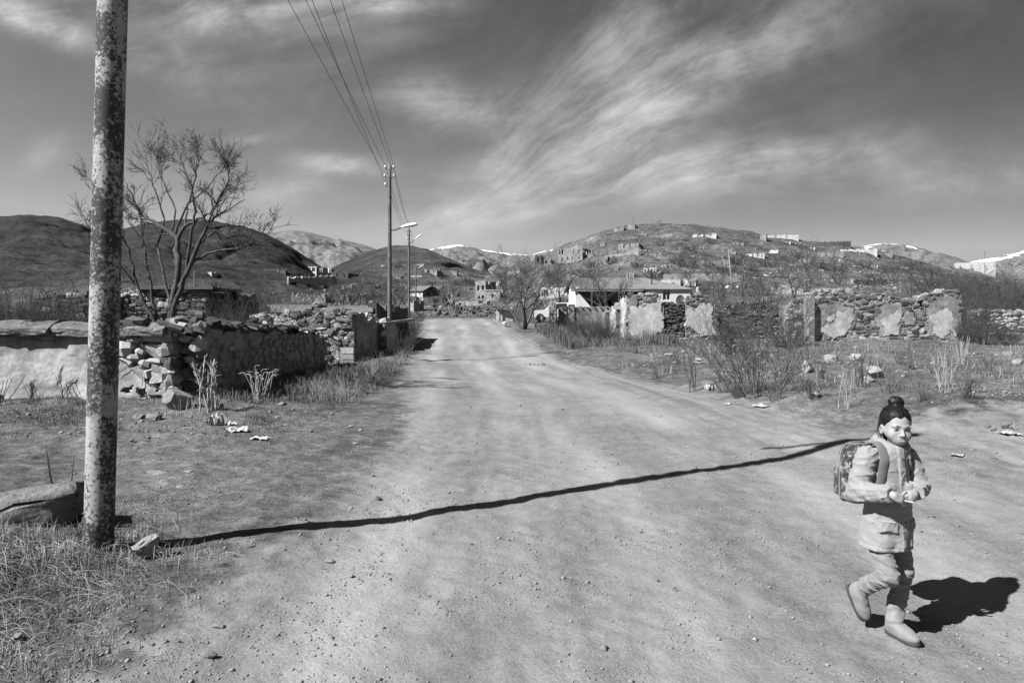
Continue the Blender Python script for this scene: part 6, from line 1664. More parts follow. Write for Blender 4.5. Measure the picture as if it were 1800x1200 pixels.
rock(575, 990, 22, 6, 'flat pale stone right of the pole rock', M_ROCKL, 34)
rock(440, 962, 12, 7, 'small white stone below the pole shadow', M_ROCKL, 35)
rock(268, 835, 38, 6, 'flat pale stone behind the pole', M_ROCKL, 36)
rock(330, 832, 22, 5, 'second flat pale stone behind the pole', M_ROCKL, 37)
rock(315, 858, 16, 5, 'thin flat stone behind the pole', M_ROCKL, 38)
rock(710, 731, 14, 4, 'flat stone at the left road edge', M_ROCKL, 39)
for q in range(46):   # loose stones strewn over the right field
    px = random.uniform(1120, 1790); py = random.uniform(612, 700)
    if px < 1300 and py > 640: continue
    s = random.uniform(6, 16); rock(px, py, s, s * .55, 'loose stone strewn over the right field', random.choice((M_ROCKL, M_ROCKM, M_ROCKM)), 50 + q % 9, random.uniform(0, 3), group='loose stones of the right field', sub=1, name='loose_stone')
for q in range(40):   # loose stones along the left wall and verge
    px = random.uniform(200, 640); py = random.uniform(722, 800)
    s = random.uniform(5, 13); rock(px, py, s, s * .5, 'loose stone strewn along the left verge', random.choice((M_ROCKM, M_ROCKM, M_ROCKL)), 50 + q % 9, random.uniform(0, 3), group='loose stones of the left verge', sub=1, name='loose_stone')
for q in range(70):   # on the road
    py = 700 + 500 * random.random() ** 1.3; px = random.uniform(420, 1780)
    s = random.uniform(3.5, 8); rock(px, py, s, s * .6, 'loose stone lying on the dirt road', random.choice((M_ROCKM, M_ROCKL)), 50 + q % 9, random.uniform(0, 3), group='loose stones of the road', sub=1, name='loose_stone')

def gravel():
    ico, fac = np.array([(1, 0, 0), (-1, 0, 0), (0, 1, 0), (0, -1, 0), (0, 0, 1), (0, 0, -1)], float) * .55, np.array([(0, 2, 4), (2, 1, 4), (1, 3, 4), (3, 0, 4), (2, 0, 5), (1, 2, 5), (3, 1, 5), (0, 3, 5)])
    def lay(name, X, Y, sz, mat, lab):
        n = len(X); Z = terr(X, Y)
        a = RNG.uniform(0, 2 * np.pi, n); c, s = np.cos(a), np.sin(a)
        sc = np.stack([sz * RNG.uniform(.7, 1.3, n), sz * RNG.uniform(.7, 1.3, n), sz * RNG.uniform(.4, .8, n)], -1)
        V = ico[None] * (1 + RNG.uniform(-.2, .2, (n, len(ico), 1))) * sc[:, None]
        x = V[..., 0] * c[:, None] - V[..., 1] * s[:, None]; y = V[..., 0] * s[:, None] + V[..., 1] * c[:, None]
        V = np.stack([x + X[:, None], y + Y[:, None], V[..., 2] + (Z + sz * .12)[:, None]], -1).reshape(-1, 3)
        F = (fac[None] + (np.arange(n) * len(ico))[:, None, None]).reshape(-1, 3)
        tag(add(name, mesh(name, V, F, mat)), lab, kind='stuff')
    d = lambda X, Y: (.12 + .88 * clump(X, Y, .55, 21, -.05)) * np.exp(-(Y - 3) / 6) * (np.abs(X) < .85 * Y)
    X, Y = scatter(170000, (-4.5, 9), (3.0, 16), d)
    lay('gravel', X, Y, RNG.gamma(1.5, .0042, len(X)) + .0035, M_GRIT, 'loose grit on the dirt road')
    X, Y = scatter(9000, (-9, 14), (3.0, 26), lambda X, Y: .5 * np.exp(-(Y - 3) / 12) * (np.abs(X) < .85 * Y) * (.1 + clump(X, Y, .9, 23, 0)))
    lay('gravel', X, Y, RNG.gamma(2.0, .0055, len(X)) + .006, M_GRIT2, 'scattered pebbles on the dirt')
    X, Y = scatter(16000, (-11, 24), (9, 34), lambda X, Y: offroad(X, Y, 1.0, 1.25) * clump(X, Y, 1.4, 25, -.05) * .8)
    lay('gravel', X, Y, RNG.gamma(1.6, .016, len(X)) + .012, M_GRIT2, 'rubble crumbs on the verges')
    X, Y = scatter(9000, (-5, -.6), (3, 11), lambda X, Y: .8 * np.exp(-(Y - 3) / 6) * (np.abs(X) < .85 * Y) * (.15 + clump(X, Y, .5, 24, -.1)))
    lay('gravel', X, Y, RNG.gamma(1.4, .0045, len(X)) + .004, M_GRIT2, 'stony loose earth left of the road')
    # stone scree over the village slopes
    X, Y = scatter(110000, (-180, 330), (110, 430), lambda X, Y: (.12 + clump(X, Y, 22, 27, -.02, .2)) * (X / Y > -.3) * (X / Y < .72) * .55)
    lay('scree', X, Y, RNG.gamma(1.3, .17, len(X)) + .12, M_GRIT3, 'pale scree and fallen stones on the village slopes')
    X, Y = scatter(5000, (-20, 12), (60, 110), lambda X, Y: clump(X, Y, 6, 29, -.1, .2) * (X / Y > -.15) * (X / Y < .1))
    lay('scree', X, Y, RNG.gamma(1.5, .07, len(X)) + .05, M_GRIT2, 'rubble spilled beyond the road end')
M_GRIT = rough_mat('grit', 0.09, 0.30, 30, 60, 0.3, 0.004, world_pos=True)
M_GRIT2 = rough_mat('pebbles', 0.08, 0.36, 9, 40, 0.4, 0.01, world_pos=True)
M_GRIT3 = rough_mat('scree_stone', 0.06, 0.34, .5, 4, 0.4, 0.05, world_pos=True)
gravel()

def heap():
    """rubble bank closing the road"""
    g = gnd(812, 558); r = empty('rubble_heap', g); tag(r, 'heap of building rubble closing the end of the road', 'rubble')
    for i in range(210):
        px = random.uniform(762, 872); t = random.random(); py = 560 - 24 * t
        d = 58 + 26 * t; x = at(px, py, d).x; z = H(x, d)
        s = random.uniform(.10, .34)
        add('stone', pick((('m', 3), ('d', 3))), r, Vector((x, d, z + s * .15 + .55 * math.sin(math.pi * min(1, t * 1.1)) * random.random())) - g, (random.uniform(-1, 1), random.uniform(-1, 1), random.uniform(0, 3)), (s, s * random.uniform(.6, 1), s * random.uniform(.5, .9)))
heap()
def fallen_beam():
    p = Vector((-3.62, 5.16, 0)); p.z = H(p.x, p.y)
    bm = bmesh.new(); bmesh.ops.create_cube(bm, size=1); bmesh.ops.subdivide_edges(bm, edges=bm.edges[:], cuts=9, use_grid_fill=True)
    for v in bm.verts: v.co = Vector((v.co.x * 1.75, v.co.y * .34, v.co.z * .27 + (-.12 * abs(v.co.y) if v.co.z > 0.3 else 0)))
    me = bpy.data.meshes.new('fallen_beam'); bm.to_mesh(me); bm.free(); me.materials.append(M_COPING)
    roughen(me, .05, .28, 3); roughen(me, .022, .08, 9)
    me.polygons.foreach_set('use_smooth', np.ones(len(me.polygons), dtype=bool))
    o = add('fallen_beam', me, None, p + Vector((-.62, .02, .06)), (0, -.10, .20)); tag(o, 'rough fallen stone beam lying behind the foot of the pole', 'beam')
fallen_beam()
M_PAPER = flat_mat('paper', 0.36, 0.6)
def litter(px, py, w, h, lab, seed, group=None, tall=.5):
    g = gnd(px, py); k = g.y / FPX; r = random.Random(seed); V = []; F = []; n = 6
    for i in range(n + 1):
        for j in range(n + 1):
            V.append(((i / n - .5) * w * k, (j / n - .5) * w * k * 1.2 + r.gauss(0, .01), max(0.004, (h * k) * (r.random() ** 1.6) * tall * 1.3)))
    for i in range(n):
        for j in range(n): a = i * (n + 1) + j; F.append((a, a + n + 1, a + n + 2, a + 1))
    o = add('litter', mesh('litter', V, F, M_PAPER), None, g + Vector((0, 0, .005)), (0, 0, r.uniform(0, 3))); tag(o, lab, 'litter', group)
litter(381, 748, 20, 20, 'crumpled white paper nearest the broken corner', 1, tall=.9)
litter(415, 758, 30, 12, 'torn white paper between the other two scraps', 2)
litter(457, 772, 24, 8, 'flat white paper scrap on the bare dirt', 3)
litter(403, 747, 14, 10, 'small grey paper scrap beside the crumpled paper', 4)
litter(1248, 686, 14, 10, 'white plastic bag at the right road edge', 5, tall=.9)
litter(1279, 711, 9, 6, 'small white scrap below the plastic bag', 6)
litter(1340, 714, 24, 5, 'long white scrap on the bank', 7)
litter(1435, 694, 12, 8, 'white scrap left of the walking child', 8)
litter(1683, 801, 18, 5, 'flat white scrap right of the walking child', 9)
litter(1714, 686, 10, 4, 'white scrap in the right field track', 10)
litter(1770, 762, 20, 8, 'white rubbish among the stones at the right edge', 11)
litter(1786, 764, 14, 6, 'second white rubbish at the right edge', 12)
litter(1640, 640, 8, 4, 'tiny white scrap before the long ruin', 13)
litter(1540, 575, 9, 4, 'white patch under the long ruin', 14)
M_ASH = flat_mat('burnt_waste', 0.03, 0.9)
def dark_waste(px, py, w, lab, seed):
    g = gnd(px, py); k = g.y / FPX; m = MB(); r = random.Random(seed); rt = empty('burnt_waste', g); tag(rt, lab, 'waste')
    for i in range(9):
        s = r.uniform(.1, .3) * w * k; add('clod', rock_mesh(seed * 10 + i, M_ASH, 1, .3, .6), rt, (r.uniform(-.5, .5) * w * k, r.gauss(0, .15) * w * k, s * .12), (0, 0, r.uniform(0, 3)), (s, s, s * .6))
dark_waste(941, 641, 34, 'dark burnt waste on the road beyond the shadow', 1)
dark_waste(990, 622, 22, 'dark waste at the right road edge near the grass', 2)
dark_waste(1476, 722, 26, 'dark charred scraps left of the walking child', 3)
dark_waste(1636, 908, 16, 'small dark twig litter right of the child', 4)

def stake():
    g = gnd(1248, 636); r = empty('stake', g); tag(r, 'short leaning wooden stake in the right field', 'stake')
    h = 29 * g.y / FPX; MB().tube([(0, 0, -.1), (.02, 0, h * .5), (-.01, 0, h)], [.035, .033, .028], 8).build('shaft', M_TWIGL, r)
stake()
def car():
    d = 50.0; k = d / FPX; x = at(981, 0, d).x; z = H(x, d)
    r = empty('parked_car', Vector((x, d, z)), -.12); tag(r, 'old white car parked behind the gate pillar', 'car')
    # outline along the car (x) for body and cabin
    def loft(profile, w0, w1, name, mat, par=r):
        m = MB(); n = len(profile)
        for y in (-w0, w0):
            for (px, pz, t) in profile: m.V.append((px, (y / w0) * (w0 + (w1 - w0) * t), pz))
        m.F += [tuple(range(n))[::-1], tuple(range(n, 2 * n))] + [(i, (i + 1) % n, n + (i + 1) % n, n + i) for i in range(n)]
        return m.build(name, mat, par)
    body = [(-1.95, .35, 0), (-2.0, .62, 0), (-1.92, .80, 0), (-.95, .88, 0), (.9, .90, 0), (1.95, .86, 0), (2.02, .60, 0), (1.98, .35, 0)]
    loft(body, .80, .80, 'body', M_CAR)
    loft([(-.95, .88, 0), (-.45, 1.36, 1), (.75, 1.40, 1), (1.75, .88, 0)], .74, .60, 'cabin', M_CAR)
    for (a, b) in (((-.72, .93), (-.40, 1.30)), ((.02, .93), (.68, 1.33)), ((.78, .93), (1.25, 1.25))):
        t0 = (a[1] - .88) / .5; t1 = (b[1] - .88) / .5
        ys = lambda t: -(.74 - .14 * t) - .006
        m = MB().raw([(a[0], ys(t0), a[1]), (b[0] + (.45 if a[0] < -.5 else 0), ys(t0), a[1]), (b[0] + (.45 if a[0] < -.5 else 0), ys(t1), b[1]), (b[0] if a[0] < -.5 else a[0], ys(t1), b[1])], [(0, 1, 2, 3)])
        m.build('window', M_GLASS, r)
    MB().raw([(-.93, -.66, .92), (-.93, .66, .92), (-.47, .56, 1.33), (-.47, -.56, 1.33)], [(0, 1, 2, 3)]).build('windscreen', M_GLASS, r, loc=(-.02, 0, .01))
    for wx in (-1.25, 1.25):
        for y in (-.76, .76):
            w = MB().tube([(wx, y - .09, .30), (wx, y + .09, .30)], .30, 18).build('wheel', M_ASH, r)
            MB().tube([(wx, y - .10, .30), (wx, y + .10, .30)], .17, 14).build('rim', M_RUIN_G, w)
    for y in (-.58, .58): MB().tube([(-2.0, y, .66), (-1.95, y, .66)], .09, 12).build('headlight', M_LAMP, r)
    MB().box((-2.08, -.78, .40), (-1.99, .78, .52)).build('bumper', M_RUIN_G, r)
M_CAR = flat_mat('car_paint', 0.5, 0.35, 0.5)
car()

# ------------------------------------------------------------------ the walking child: implicit surfaces turned into meshes
def surface(fn, lo, hi, h):
    """mesh of fn(x,y,z)=0 (negative inside) by naive surface nets"""
    lo = np.array(lo, float); hi = np.array(hi, float)
    n = np.maximum(4, np.ceil((hi - lo) / h).astype(int) + 1)
    ax = [lo[k] + h * np.arange(n[k]) for k in range(3)]
    X, Y, Z = np.meshgrid(*ax, indexing='ij')
    # coarse look first, the fine values only near the surface
    cf = 4; cn_ = (n + cf - 1) // cf + 1
    cg = np.meshgrid(*[lo[q] + h * cf * np.arange(cn_[q]) for q in range(3)], indexing='ij')
    cv = fn(*cg)
    near_s = np.abs(cv) < h * cf * 1.9 + .014
    ii = [np.minimum((np.arange(n[q]) + cf // 2) // cf, cn_[q] - 1) for q in range(3)]
    m_ = near_s[np.ix_(*ii)]
    v = cv[np.ix_(*ii)].astype(np.float32)
    v[m_] = fn(X[m_], Y[m_], Z[m_]).astype(np.float32)
    ins = v < 0
    cn = tuple(n - 1); cnt = np.zeros(cn, np.float32); acc = np.zeros(cn + (3,), np.float32)
    sl = lambda d, m: tuple(slice(d[k], d[k] + m[k]) for k in range(3))
    for a in range(3):
        o1 = [k for k in range(3) if k != a]
        for p in (0, 1):
            for q in (0, 1):
                s0 = [0, 0, 0]; s0[o1[0]] = p; s0[o1[1]] = q; s1 = list(s0); s1[a] = 1
                v0 = v[sl(s0, cn)]; v1 = v[sl(s1, cn)]
                m = (v0 < 0) != (v1 < 0)
                t = np.where(m, v0 / np.where(m, v0 - v1, 1), 0)
                cnt += m
                acc[..., a] += np.where(m, t, 0); acc[..., o1[0]] += m * p; acc[..., o1[1]] += m * q
    act = cnt > 0
    idx = -np.ones(cn, np.int64); idx[act] = np.arange(act.sum())
    ijk = np.argwhere(act)
    V = lo + h * (ijk + acc[act] / cnt[act][:, None])
    F = []
    for a in range(3):
        b, c = (a + 1) % 3, (a + 2) % 3
        d0 = [0, 0, 0]; d1 = [0, 0, 0]; d1[a] = 1
        m0 = [n[0], n[1], n[2]]; m0[a] -= 1
        s0 = ins[sl(d0, m0)]; s1 = ins[sl(d1, m0)]
        e = np.argwhere(s0 != s1)
        e = e[(e[:, b] > 0) & (e[:, c] > 0) & (e[:, b] < n[b] - 1) & (e[:, c] < n[c] - 1)]
        eb = np.zeros(3, int); eb[b] = 1; ec = np.zeros(3, int); ec[c] = 1
        g = lambda o: idx[o[:, 0], o[:, 1], o[:, 2]]
        q = np.stack([g(e - eb - ec), g(e - ec), g(e), g(e - eb)], -1)
        flip = s1[tuple(e.T)]
        q[flip] = q[flip][:, ::-1]
        F.append(q)
    return V, np.concatenate(F, 0)
def sd_cone(X, Y, Z, a, b, r0, r1):
    a = np.array(a, float); b = np.array(b, float); ab = b - a; L2 = ab.dot(ab) + 1e-9
    t = np.clip(((X - a[0]) * ab[0] + (Y - a[1]) * ab[1] + (Z - a[2]) * ab[2]) / L2, 0, 1)
    return np.sqrt((X - a[0] - t * ab[0]) ** 2 + (Y - a[1] - t * ab[1]) ** 2 + (Z - a[2] - t * ab[2]) ** 2) - (r0 + (r1 - r0) * t)
def sd_ell(X, Y, Z, c, s):
    k = np.sqrt(((X - c[0]) / s[0]) ** 2 + ((Y - c[1]) / s[1]) ** 2 + ((Z - c[2]) / s[2]) ** 2)
    return (k - 1) * min(s)
def smin(a, b, k):
    h = np.clip(.5 + .5 * (b - a) / k, 0, 1); return b * (1 - h) + a * h - k * h * (1 - h)
def smax(a, b, k): return -smin(-a, -b, k)
def nz3(X, Y, Z, s, seed): return vnoise3(X / s + 50, Y / s + 50, Z / s + 50, seed)

def crease(X, Y, Z, s, seed, p=6): return (1 - 2 * np.abs(nz3(X, Y, Z, s, seed))) ** p
def fabric(name, lo, hi, scale=120, bstr=.25, fold=None):
    m = bpy.data.materials.new(name); nt, b = nodes(m); c = coords(nt)
    n = noise_node(nt, 7, 5, .6, c); col = ramp(nt, n, [(.3, lo), (.7, hi)])
    nt.links.new(col, b.inputs['Base Color']); b.inputs['Roughness'].default_value = .85
    b.inputs['Sheen Weight'].default_value = .15
    f = noise_node(nt, fold or 16, 5, .55, coords(nt, 'Object', (1, 1, 1.6)), .6)
    bump(nt, b, f, bstr, .02); return m
def skin_mat():
    m = bpy.data.materials.new('skin'); nt, b = nodes(m)
    n = noise_node(nt, 30, 4, .6, coords(nt)); nt.links.new(ramp(nt, n, [(.3, .175), (.7, .21)]), b.inputs['Base Color'])
    b.inputs['Roughness'].default_value = .62; b.inputs['Specular IOR Level'].default_value = .2
    b.inputs['Subsurface Weight'].default_value = .12; b.inputs['Subsurface Radius'].default_value = (.006, .006, .006); b.inputs['Subsurface Scale'].default_value = .5
    return m
def hair_mat():
    m = bpy.data.materials.new('black_hair'); nt, b = nodes(m)
    n = noise_node(nt, 60, 4, .6, coords(nt, 'Object', (1, .25, .6))); nt.links.new(ramp(nt, n, [(.3, .003), (.7, .010)]), b.inputs['Base Color'])
    b.inputs['Roughness'].default_value = .45; b.inputs['Specular IOR Level'].default_value = .10
    bump(nt, b, n, .35, .004); return m
def camo_mat():
    m = bpy.data.materials.new('patterned_cloth'); nt, b = nodes(m)
    n = noise_node(nt, 17, 3, .55, coords(nt), .8); n2 = noise_node(nt, 26, 2, .5, coords(nt, 'Object', (1.3, .8, 1.1)), .5)
    r1 = ramp(nt, n, [(.40, .02), (.45, .05), (.54, .09), (.60, .17)]); r1.node.color_ramp.interpolation = 'CONSTANT'
    r2 = ramp(nt, n2, [(.0, 0.0), (.60, 1.0)]); r2.node.color_ramp.interpolation = 'CONSTANT'
    nt.links.new(mixc(nt, r2, r1, .15), b.inputs['Base Color']); bump(nt, b, noise_node(nt, 40, 3, .5, coords(nt)), .2, .004); return m

def person():
    R0 = gnd(1577, 1112); D = R0.y
    root = empty('person', R0); tag(root, 'child with hair in a bun, pale jacket and boots walking along the road', 'person')
    o = np.array(R0)
    def Wp(px, py, dy=0.0): return np.array(at(px, py, D + dy)) - o
    k = D / FPX
    th = math.radians(18); f = np.array([math.sin(th), -math.cos(th), 0]); r = np.array([-math.cos(th), -math.sin(th), 0])
    SK, HM, JM = skin_mat(), hair_mat(), fabric('jacket_cloth', .145, .18, bstr=.28)
    PM = fabric('trouser_cloth', .105, .14, bstr=.25); BM = fabric('boot_leather', .115, .15, bstr=.15); SM = flat_mat('boot_sole', .05, .8)
    BM.node_tree.nodes['Principled BSDF'].inputs['Roughness'].default_value = .62; BM.node_tree.nodes['Principled BSDF'].inputs['Specular IOR Level'].default_value = .18
    def part(name, V, F, mat, parent=root):
        ob = add(name, mesh(name, V, F, mat, True), parent); return ob
    # ---------------- head, neck, hands: one body mesh
    hc = Wp(1575, 742, 0.0)
    hy = math.radians(-5); fw = np.array([math.sin(hy), -math.cos(hy), .03]); fw /= np.linalg.norm(fw)
    lat = np.array([math.cos(hy), math.sin(hy), -.07]); lat -= fw * lat.dot(fw); lat /= np.linalg.norm(lat)
    up = np.cross(lat, fw) * -1
    if up[2] < 0: up = -up
    def loc(X, Y, Z):
        x, y, z = X - hc[0], Y - hc[1], Z - hc[2]
        return x * lat[0] + y * lat[1] + z * lat[2], x * fw[0] + y * fw[1] + z * fw[2], x * up[0] + y * up[1] + z * up[2]
    def glob(p): return hc + lat * p[0] + fw * p[1] + up * p[2]
    def head(X, Y, Z):
        a, b, c = loc(X, Y, Z)
        d = sd_ell(a, b, c, (0, -.006, .006), (.071, .088, .082))
        d = smin(d, sd_ell(a, b, c, (0, .020, -.042), (.057, .060, .070)), .025)
        d = smin(d, sd_ell(a, b, c, (0, .056, -.104), (.021, .018, .017)), .026)
        for s in (-1, 1):
            d = smin(d, sd_cone(a, b, c, (s * .046, .006, -.055), (s * .018, .047, -.097), .018, .015), .02)
            d = smin(d, sd_ell(a, b, c, (s * .034, .056, -.064), (.026, .021, .026)), .022)
            d = smin(d, sd_ell(a, b, c, (s * .028, .075, -.017), (.021, .0085, .0065)), .014)
            d = smax(d, -sd_ell(a, b, c, (s * .030, .092, -.036), (.018, .012, .0105)), .010)
            d = smin(d, sd_ell(a, b, c, (s * .030, .066, -.036), (.0135, .0125, .0115)), .004)
            e = sd_ell(a, b, c, (s * .073, -.006, -.046), (.009, .019, .029))
            e = smax(e, -sd_ell(a, b, c, (s * .080, .0, -.044), (.007, .011, .017)), .004)
            d = smin(d, e, .006)
            d = smin(d, sd_ell(a, b, c, (s * .0105, .085, -.066), (.0075, .008, .006)), .006)
        d = smin(d, sd_cone(a, b, c, (0, .079, -.030), (0, .0955, -.061), .0058, .0086), .011)
        d = smin(d, sd_ell(a, b, c, (0, .070, -.088), (.024, .013, .018)), .016)
        d = smin(d, sd_cone(a, b, c, (-.014, .0795, -.0865), (.014, .0795, -.0865), .0042, .0042), .006)
        d = smin(d, sd_cone(a, b, c, (-.012, .0785, -.0940), (.012, .0785, -.0940), .0050, .0050), .006)
        d = smax(d, -sd_cone(a, b, c, (-.019, .0845, -.0902), (.019, .0845, -.0902), .0017, .0017), .004)
        n0 = Wp(1574, 800, .03); n1 = glob((0, -.015, -.06))
        d = smin(d, sd_cone(X, Y, Z, n0, n1, .040, .038), .02)
        return d
    parts = [surface(head, hc - .155, hc + np.array([.155, .155, .12]), .0027)]
    # hands
    def hand(palm_c, palm_dir, palm_n, fingers, thumb, wrist):
        pc = np.array(palm_c); pd = np.array(palm_dir) / np.linalg.norm(palm_dir); pn = np.array(palm_n) / np.linalg.norm(palm_n); ps = np.cross(pd, pn)
        G = lambda q: pc + pd * q[0] + ps * q[1] + pn * q[2]
        def fn(X, Y, Z):
            x, y, z = X - pc[0], Y - pc[1], Z - pc[2]
            a = x * pd[0] + y * pd[1] + z * pd[2]; b = x * ps[0] + y * ps[1] + z * ps[2]; c = x * pn[0] + y * pn[1] + z * pn[2]
            d = sd_ell(a, b, c, (0, 0, 0), (.033, .028, .014))
            d = smin(d, sd_cone(X, Y, Z, wrist, G((-.02, 0, 0)), .020, .018), .012)
            for ch in fingers + [thumb]:
                pts = [G(q) for q in ch[0]]; rr = ch[1]; e = None
                for i in range(len(pts) - 1):
                    q = sd_cone(X, Y, Z, pts[i], pts[i + 1], rr * (1 - .10 * i), rr * (1 - .10 * (i + 1)))
                    e = q if e is None else smin(e, q, .003)
                d = smin(d, e, .004)
            return d
        return surface(fn, pc - .085, pc + .085, .0024)
    F4 = [([(.020, y, 0), (.044, y * 1.05, -.006 - .002 * j), (.056 - .004 * j, y, -.026), (.046, y * .9, -.040)], .0074 - .0006 * (j == 3)) for j, y in enumerate((-.020, -.0065, .0065, .019))]
    TH = ([(-.010, -.024, -.006), (.010, -.036, -.016), (.030, -.030, -.026), (.042, -.022, -.034)], .0085)
    rw = Wp(1566, 869, -.195); rp = Wp(1578, 874, -.212)
    parts.append(hand(rp, Wp(1592, 881, -.215) - rp, np.array([.1, -.85, .5]), F4, TH, rw))
    lw = Wp(1609, 865, -.125); lp = Wp(1604, 872, -.165)
    F5 = [(c[0], c[1]) for c in F4]
    parts.append(hand(lp, Wp(1593, 883, -.195) - lp, np.array([.45, -.75, .35]), [([(p[0], -p[1], p[2]) for p in c[0]], c[1]) for c in F4], ([(p[0], -p[1], p[2]) for p in TH[0]], TH[1]), lw))
    # the trunk and limbs under the clothes keep the body in one piece
    chest, pelvis = Wp(1560, 830, .0), Wp(1559, 935, .0)
    RS, RE, RW = Wp(1524, 803, -.035), Wp(1508, 862, -.04), Wp(1566, 869, -.195)
    LS, LE, LW = Wp(1594, 803, .035), Wp(1616, 855, -.01), Wp(1609, 865, -.125)
    RH, RK, RA = Wp(1545, 948, -.02), Wp(1563, 1013, -.11), Wp(1508, 1034, .10)
    LH, LK, LA = Wp(1578, 948, .02), Wp(1588, 1006, -.01), Wp(1573, 1086, .02)
    def core(X, Y, Z):
        d = sd_cone(X, Y, Z, chest, pelvis, .085, .085)
        d = smin(d, sd_cone(X, Y, Z, Wp(1574, 800, .03), chest, .036, .06), .03)
        for a, b, r0, r1 in ((RS, RE, .034, .028), (RE, RW, .028, .021), (LS, LE, .034, .028), (LE, LW, .028, .021), (chest, RS, .05, .034), (chest, LS, .05, .034),
                             (RH, RK, .052, .038), (RK, RA, .036, .026), (LH, LK, .052, .038), (LK, LA, .036, .026)):
            d = smin(d, sd_cone(X, Y, Z, a, b, r0, r1), .02)
        return d
    lo = np.min([RS, RE, RA, LA, LE, RK, chest], 0) - .09; hi = np.max([RS, LE, RA, LA, LS, chest, Wp(1574, 800, .03)], 0) + .09
    parts.append(surface(core, lo, hi, .012))
    V = []; F = []; n = 0
    for v, q in parts: V.append(v); F.append(q + n); n += len(v)
    part('body', np.concatenate(V), np.concatenate(F), SK)
    # eyes, brows, lips
    def blob(name, fn, c, rad, h, mat): 
        v, q = surface(fn, c - rad, c + rad, h); return part(name, v, q, mat)
    EM = flat_mat('eye_dark', .012, .12, .6); LM = flat_mat('lip', .20, .55, .3); EW = flat_mat('eye_white', .26, .3, .4)
    for s in (-1, 1):
        c = glob((s * .030, .0765, -.036))
        ew = blob('eye', lambda X, Y, Z: sd_ell(*loc(X, Y, Z), (s * .030, .0770, -.0372), (.0130, .0034, .0056)), c, .017, .0011, EW)
        c2 = glob((s * .030 - .0035, .0790, -.0362))
        v, q = surface(lambda X, Y, Z: sd_ell(*loc(X, Y, Z), (s * .030 - .0035, .0785, -.0362), (.0062, .0026, .0058)), c2 - .010, c2 + .010, .0010); part('iris', v, q, EM, ew)
        def lash(X, Y, Z):
            a, b, cc = loc(X, Y, Z)
            return smin(sd_cone(a, b, cc, (s * .017, .0800, -.0350), (s * .030, .0828, -.0306), .0012, .0022), sd_cone(a, b, cc, (s * .030, .0828, -.0306), (s * .044, .0735, -.0350), .0019, .0011), .002)
        v, q = surface(lash, c - .019, c + .019, .0011); part('eyelid', v, q, EM, ew)
        def brow(X, Y, Z):
            a, b, cc = loc(X, Y, Z)
            return smin(sd_cone(a, b, cc, (s * .013, .0872, -.0165), (s * .029, .0866, -.0125), .0018, .0024), sd_cone(a, b, cc, (s * .029, .0866, -.0125), (s * .048, .0740, -.0175), .0024, .0012), .003)
        c3 = glob((s * .031, .080, -.018)); blob('eyebrow', brow, c3, .026, .0014, HM)
    c = glob((0, .085, -.090))
    blob('lips', lambda X, Y, Z: (lambda a, b, cc: smax(smin(sd_cone(a, b, cc, (-.015, .0808, -.0868), (.015, .0808, -.0868), .0034, .0034), sd_cone(a, b, cc, (-.013, .0802, -.0938), (.013, .0802, -.0938), .0044, .0044), .002), -sd_cone(a, b, cc, (-.02, .0850, -.0902), (.02, .0850, -.0902), .0016, .0016), .002))(*loc(X, Y, Z)), c, .024, .0012, LM)
    # ---------------- hair
    def hair(X, Y, Z):
        a, b, c = loc(X, Y, Z)
        d = sd_ell(a, b, c, (0, -.012, .012), (.0785, .094, .0885))
        d = smin(d, sd_ell(a, b, c, (0, -.055, -.040), (.058, .048, .055)), .03)
        cut = .75 * (b - .080) - .66 * (c - .034) + .10 * (np.abs(a) - .03) + .006 * np.sin(a * 130) * (c > 0)
        d = smax(d, cut, .010)
        d = smax(d, -(sd_ell(a, b, c, (-.078, -.004, -.05), (.016, .022, .030))), .006)
        bun = sd_ell(a, b, c, (.0, -.014, .115), (.040, .037, .031)) + .006 * nz3(X, Y, Z, .016, 3)
        bun = smin(bun, sd_ell(a, b, c, (.018, -.018, .112), (.024, .024, .020)), .008)
        d = smin(d, bun, .018)
        return d + .0035 * nz3(X, Y, Z * .5, .012, 5) * (c > -.03)
    hm = part('hair', *surface(hair, hc - np.array([.12, .13, .13]), hc + np.array([.12, .13, .17]), .003), HM)
    tb = TB(); rr = random.Random(2)
    for i in range(70):
        side = -1 if i < 55 else 1
        p = glob((side * rr.uniform(.055, .074), rr.uniform(-.06, .0), rr.uniform(-.055, .0)))
        d = np.array([-.35 * rr.random() * (1 if side < 0 else -1) - .1, rr.gauss(0, .2), -1.0])
        q, _ = bend(rr, p, d, rr.uniform(.03, .095), 5, .12, 0); tb.br(q, [.0011, .001, .0009, .0008, .0006, .0004], 3)
    for i in range(40):
        a = rr.uniform(0, 6.28); p = glob((math.cos(a) * .06, -.01 + math.sin(a) * .07, .07)); d = nrm(np.array([rr.gauss(0, 1), rr.gauss(0, 1), .8]))
        q, _ = bend(rr, p, d, rr.uniform(.02, .05), 4, .25, 0); tb.br(q, [.0008, .0007, .0006, .0005, .0004], 3)
    add('loose_strands', tb.me('loose_strands', HM), hm)
    # ---------------- jacket
    rows = np.array([780, 789, 802, 835, 865, 890, 912, 940, 962], float); zr = (CAMZ - (rows - HY) * k) - o[2]
    cx = np.array([Wp(c, 0)[0] for c in (1566, 1562, 1559, 1559, 1560, 1561, 1560, 1559, 1558)])
    aa = np.array([.060, .100, .122, .126, .130, .134, .139, .145, .149]); bb = np.array([.055, .078, .092, .099, .104, .107, .110, .114, .117])
    ztop = zr[::-1]
    cyv = np.zeros(9)
    hem = zr[-1] + .012
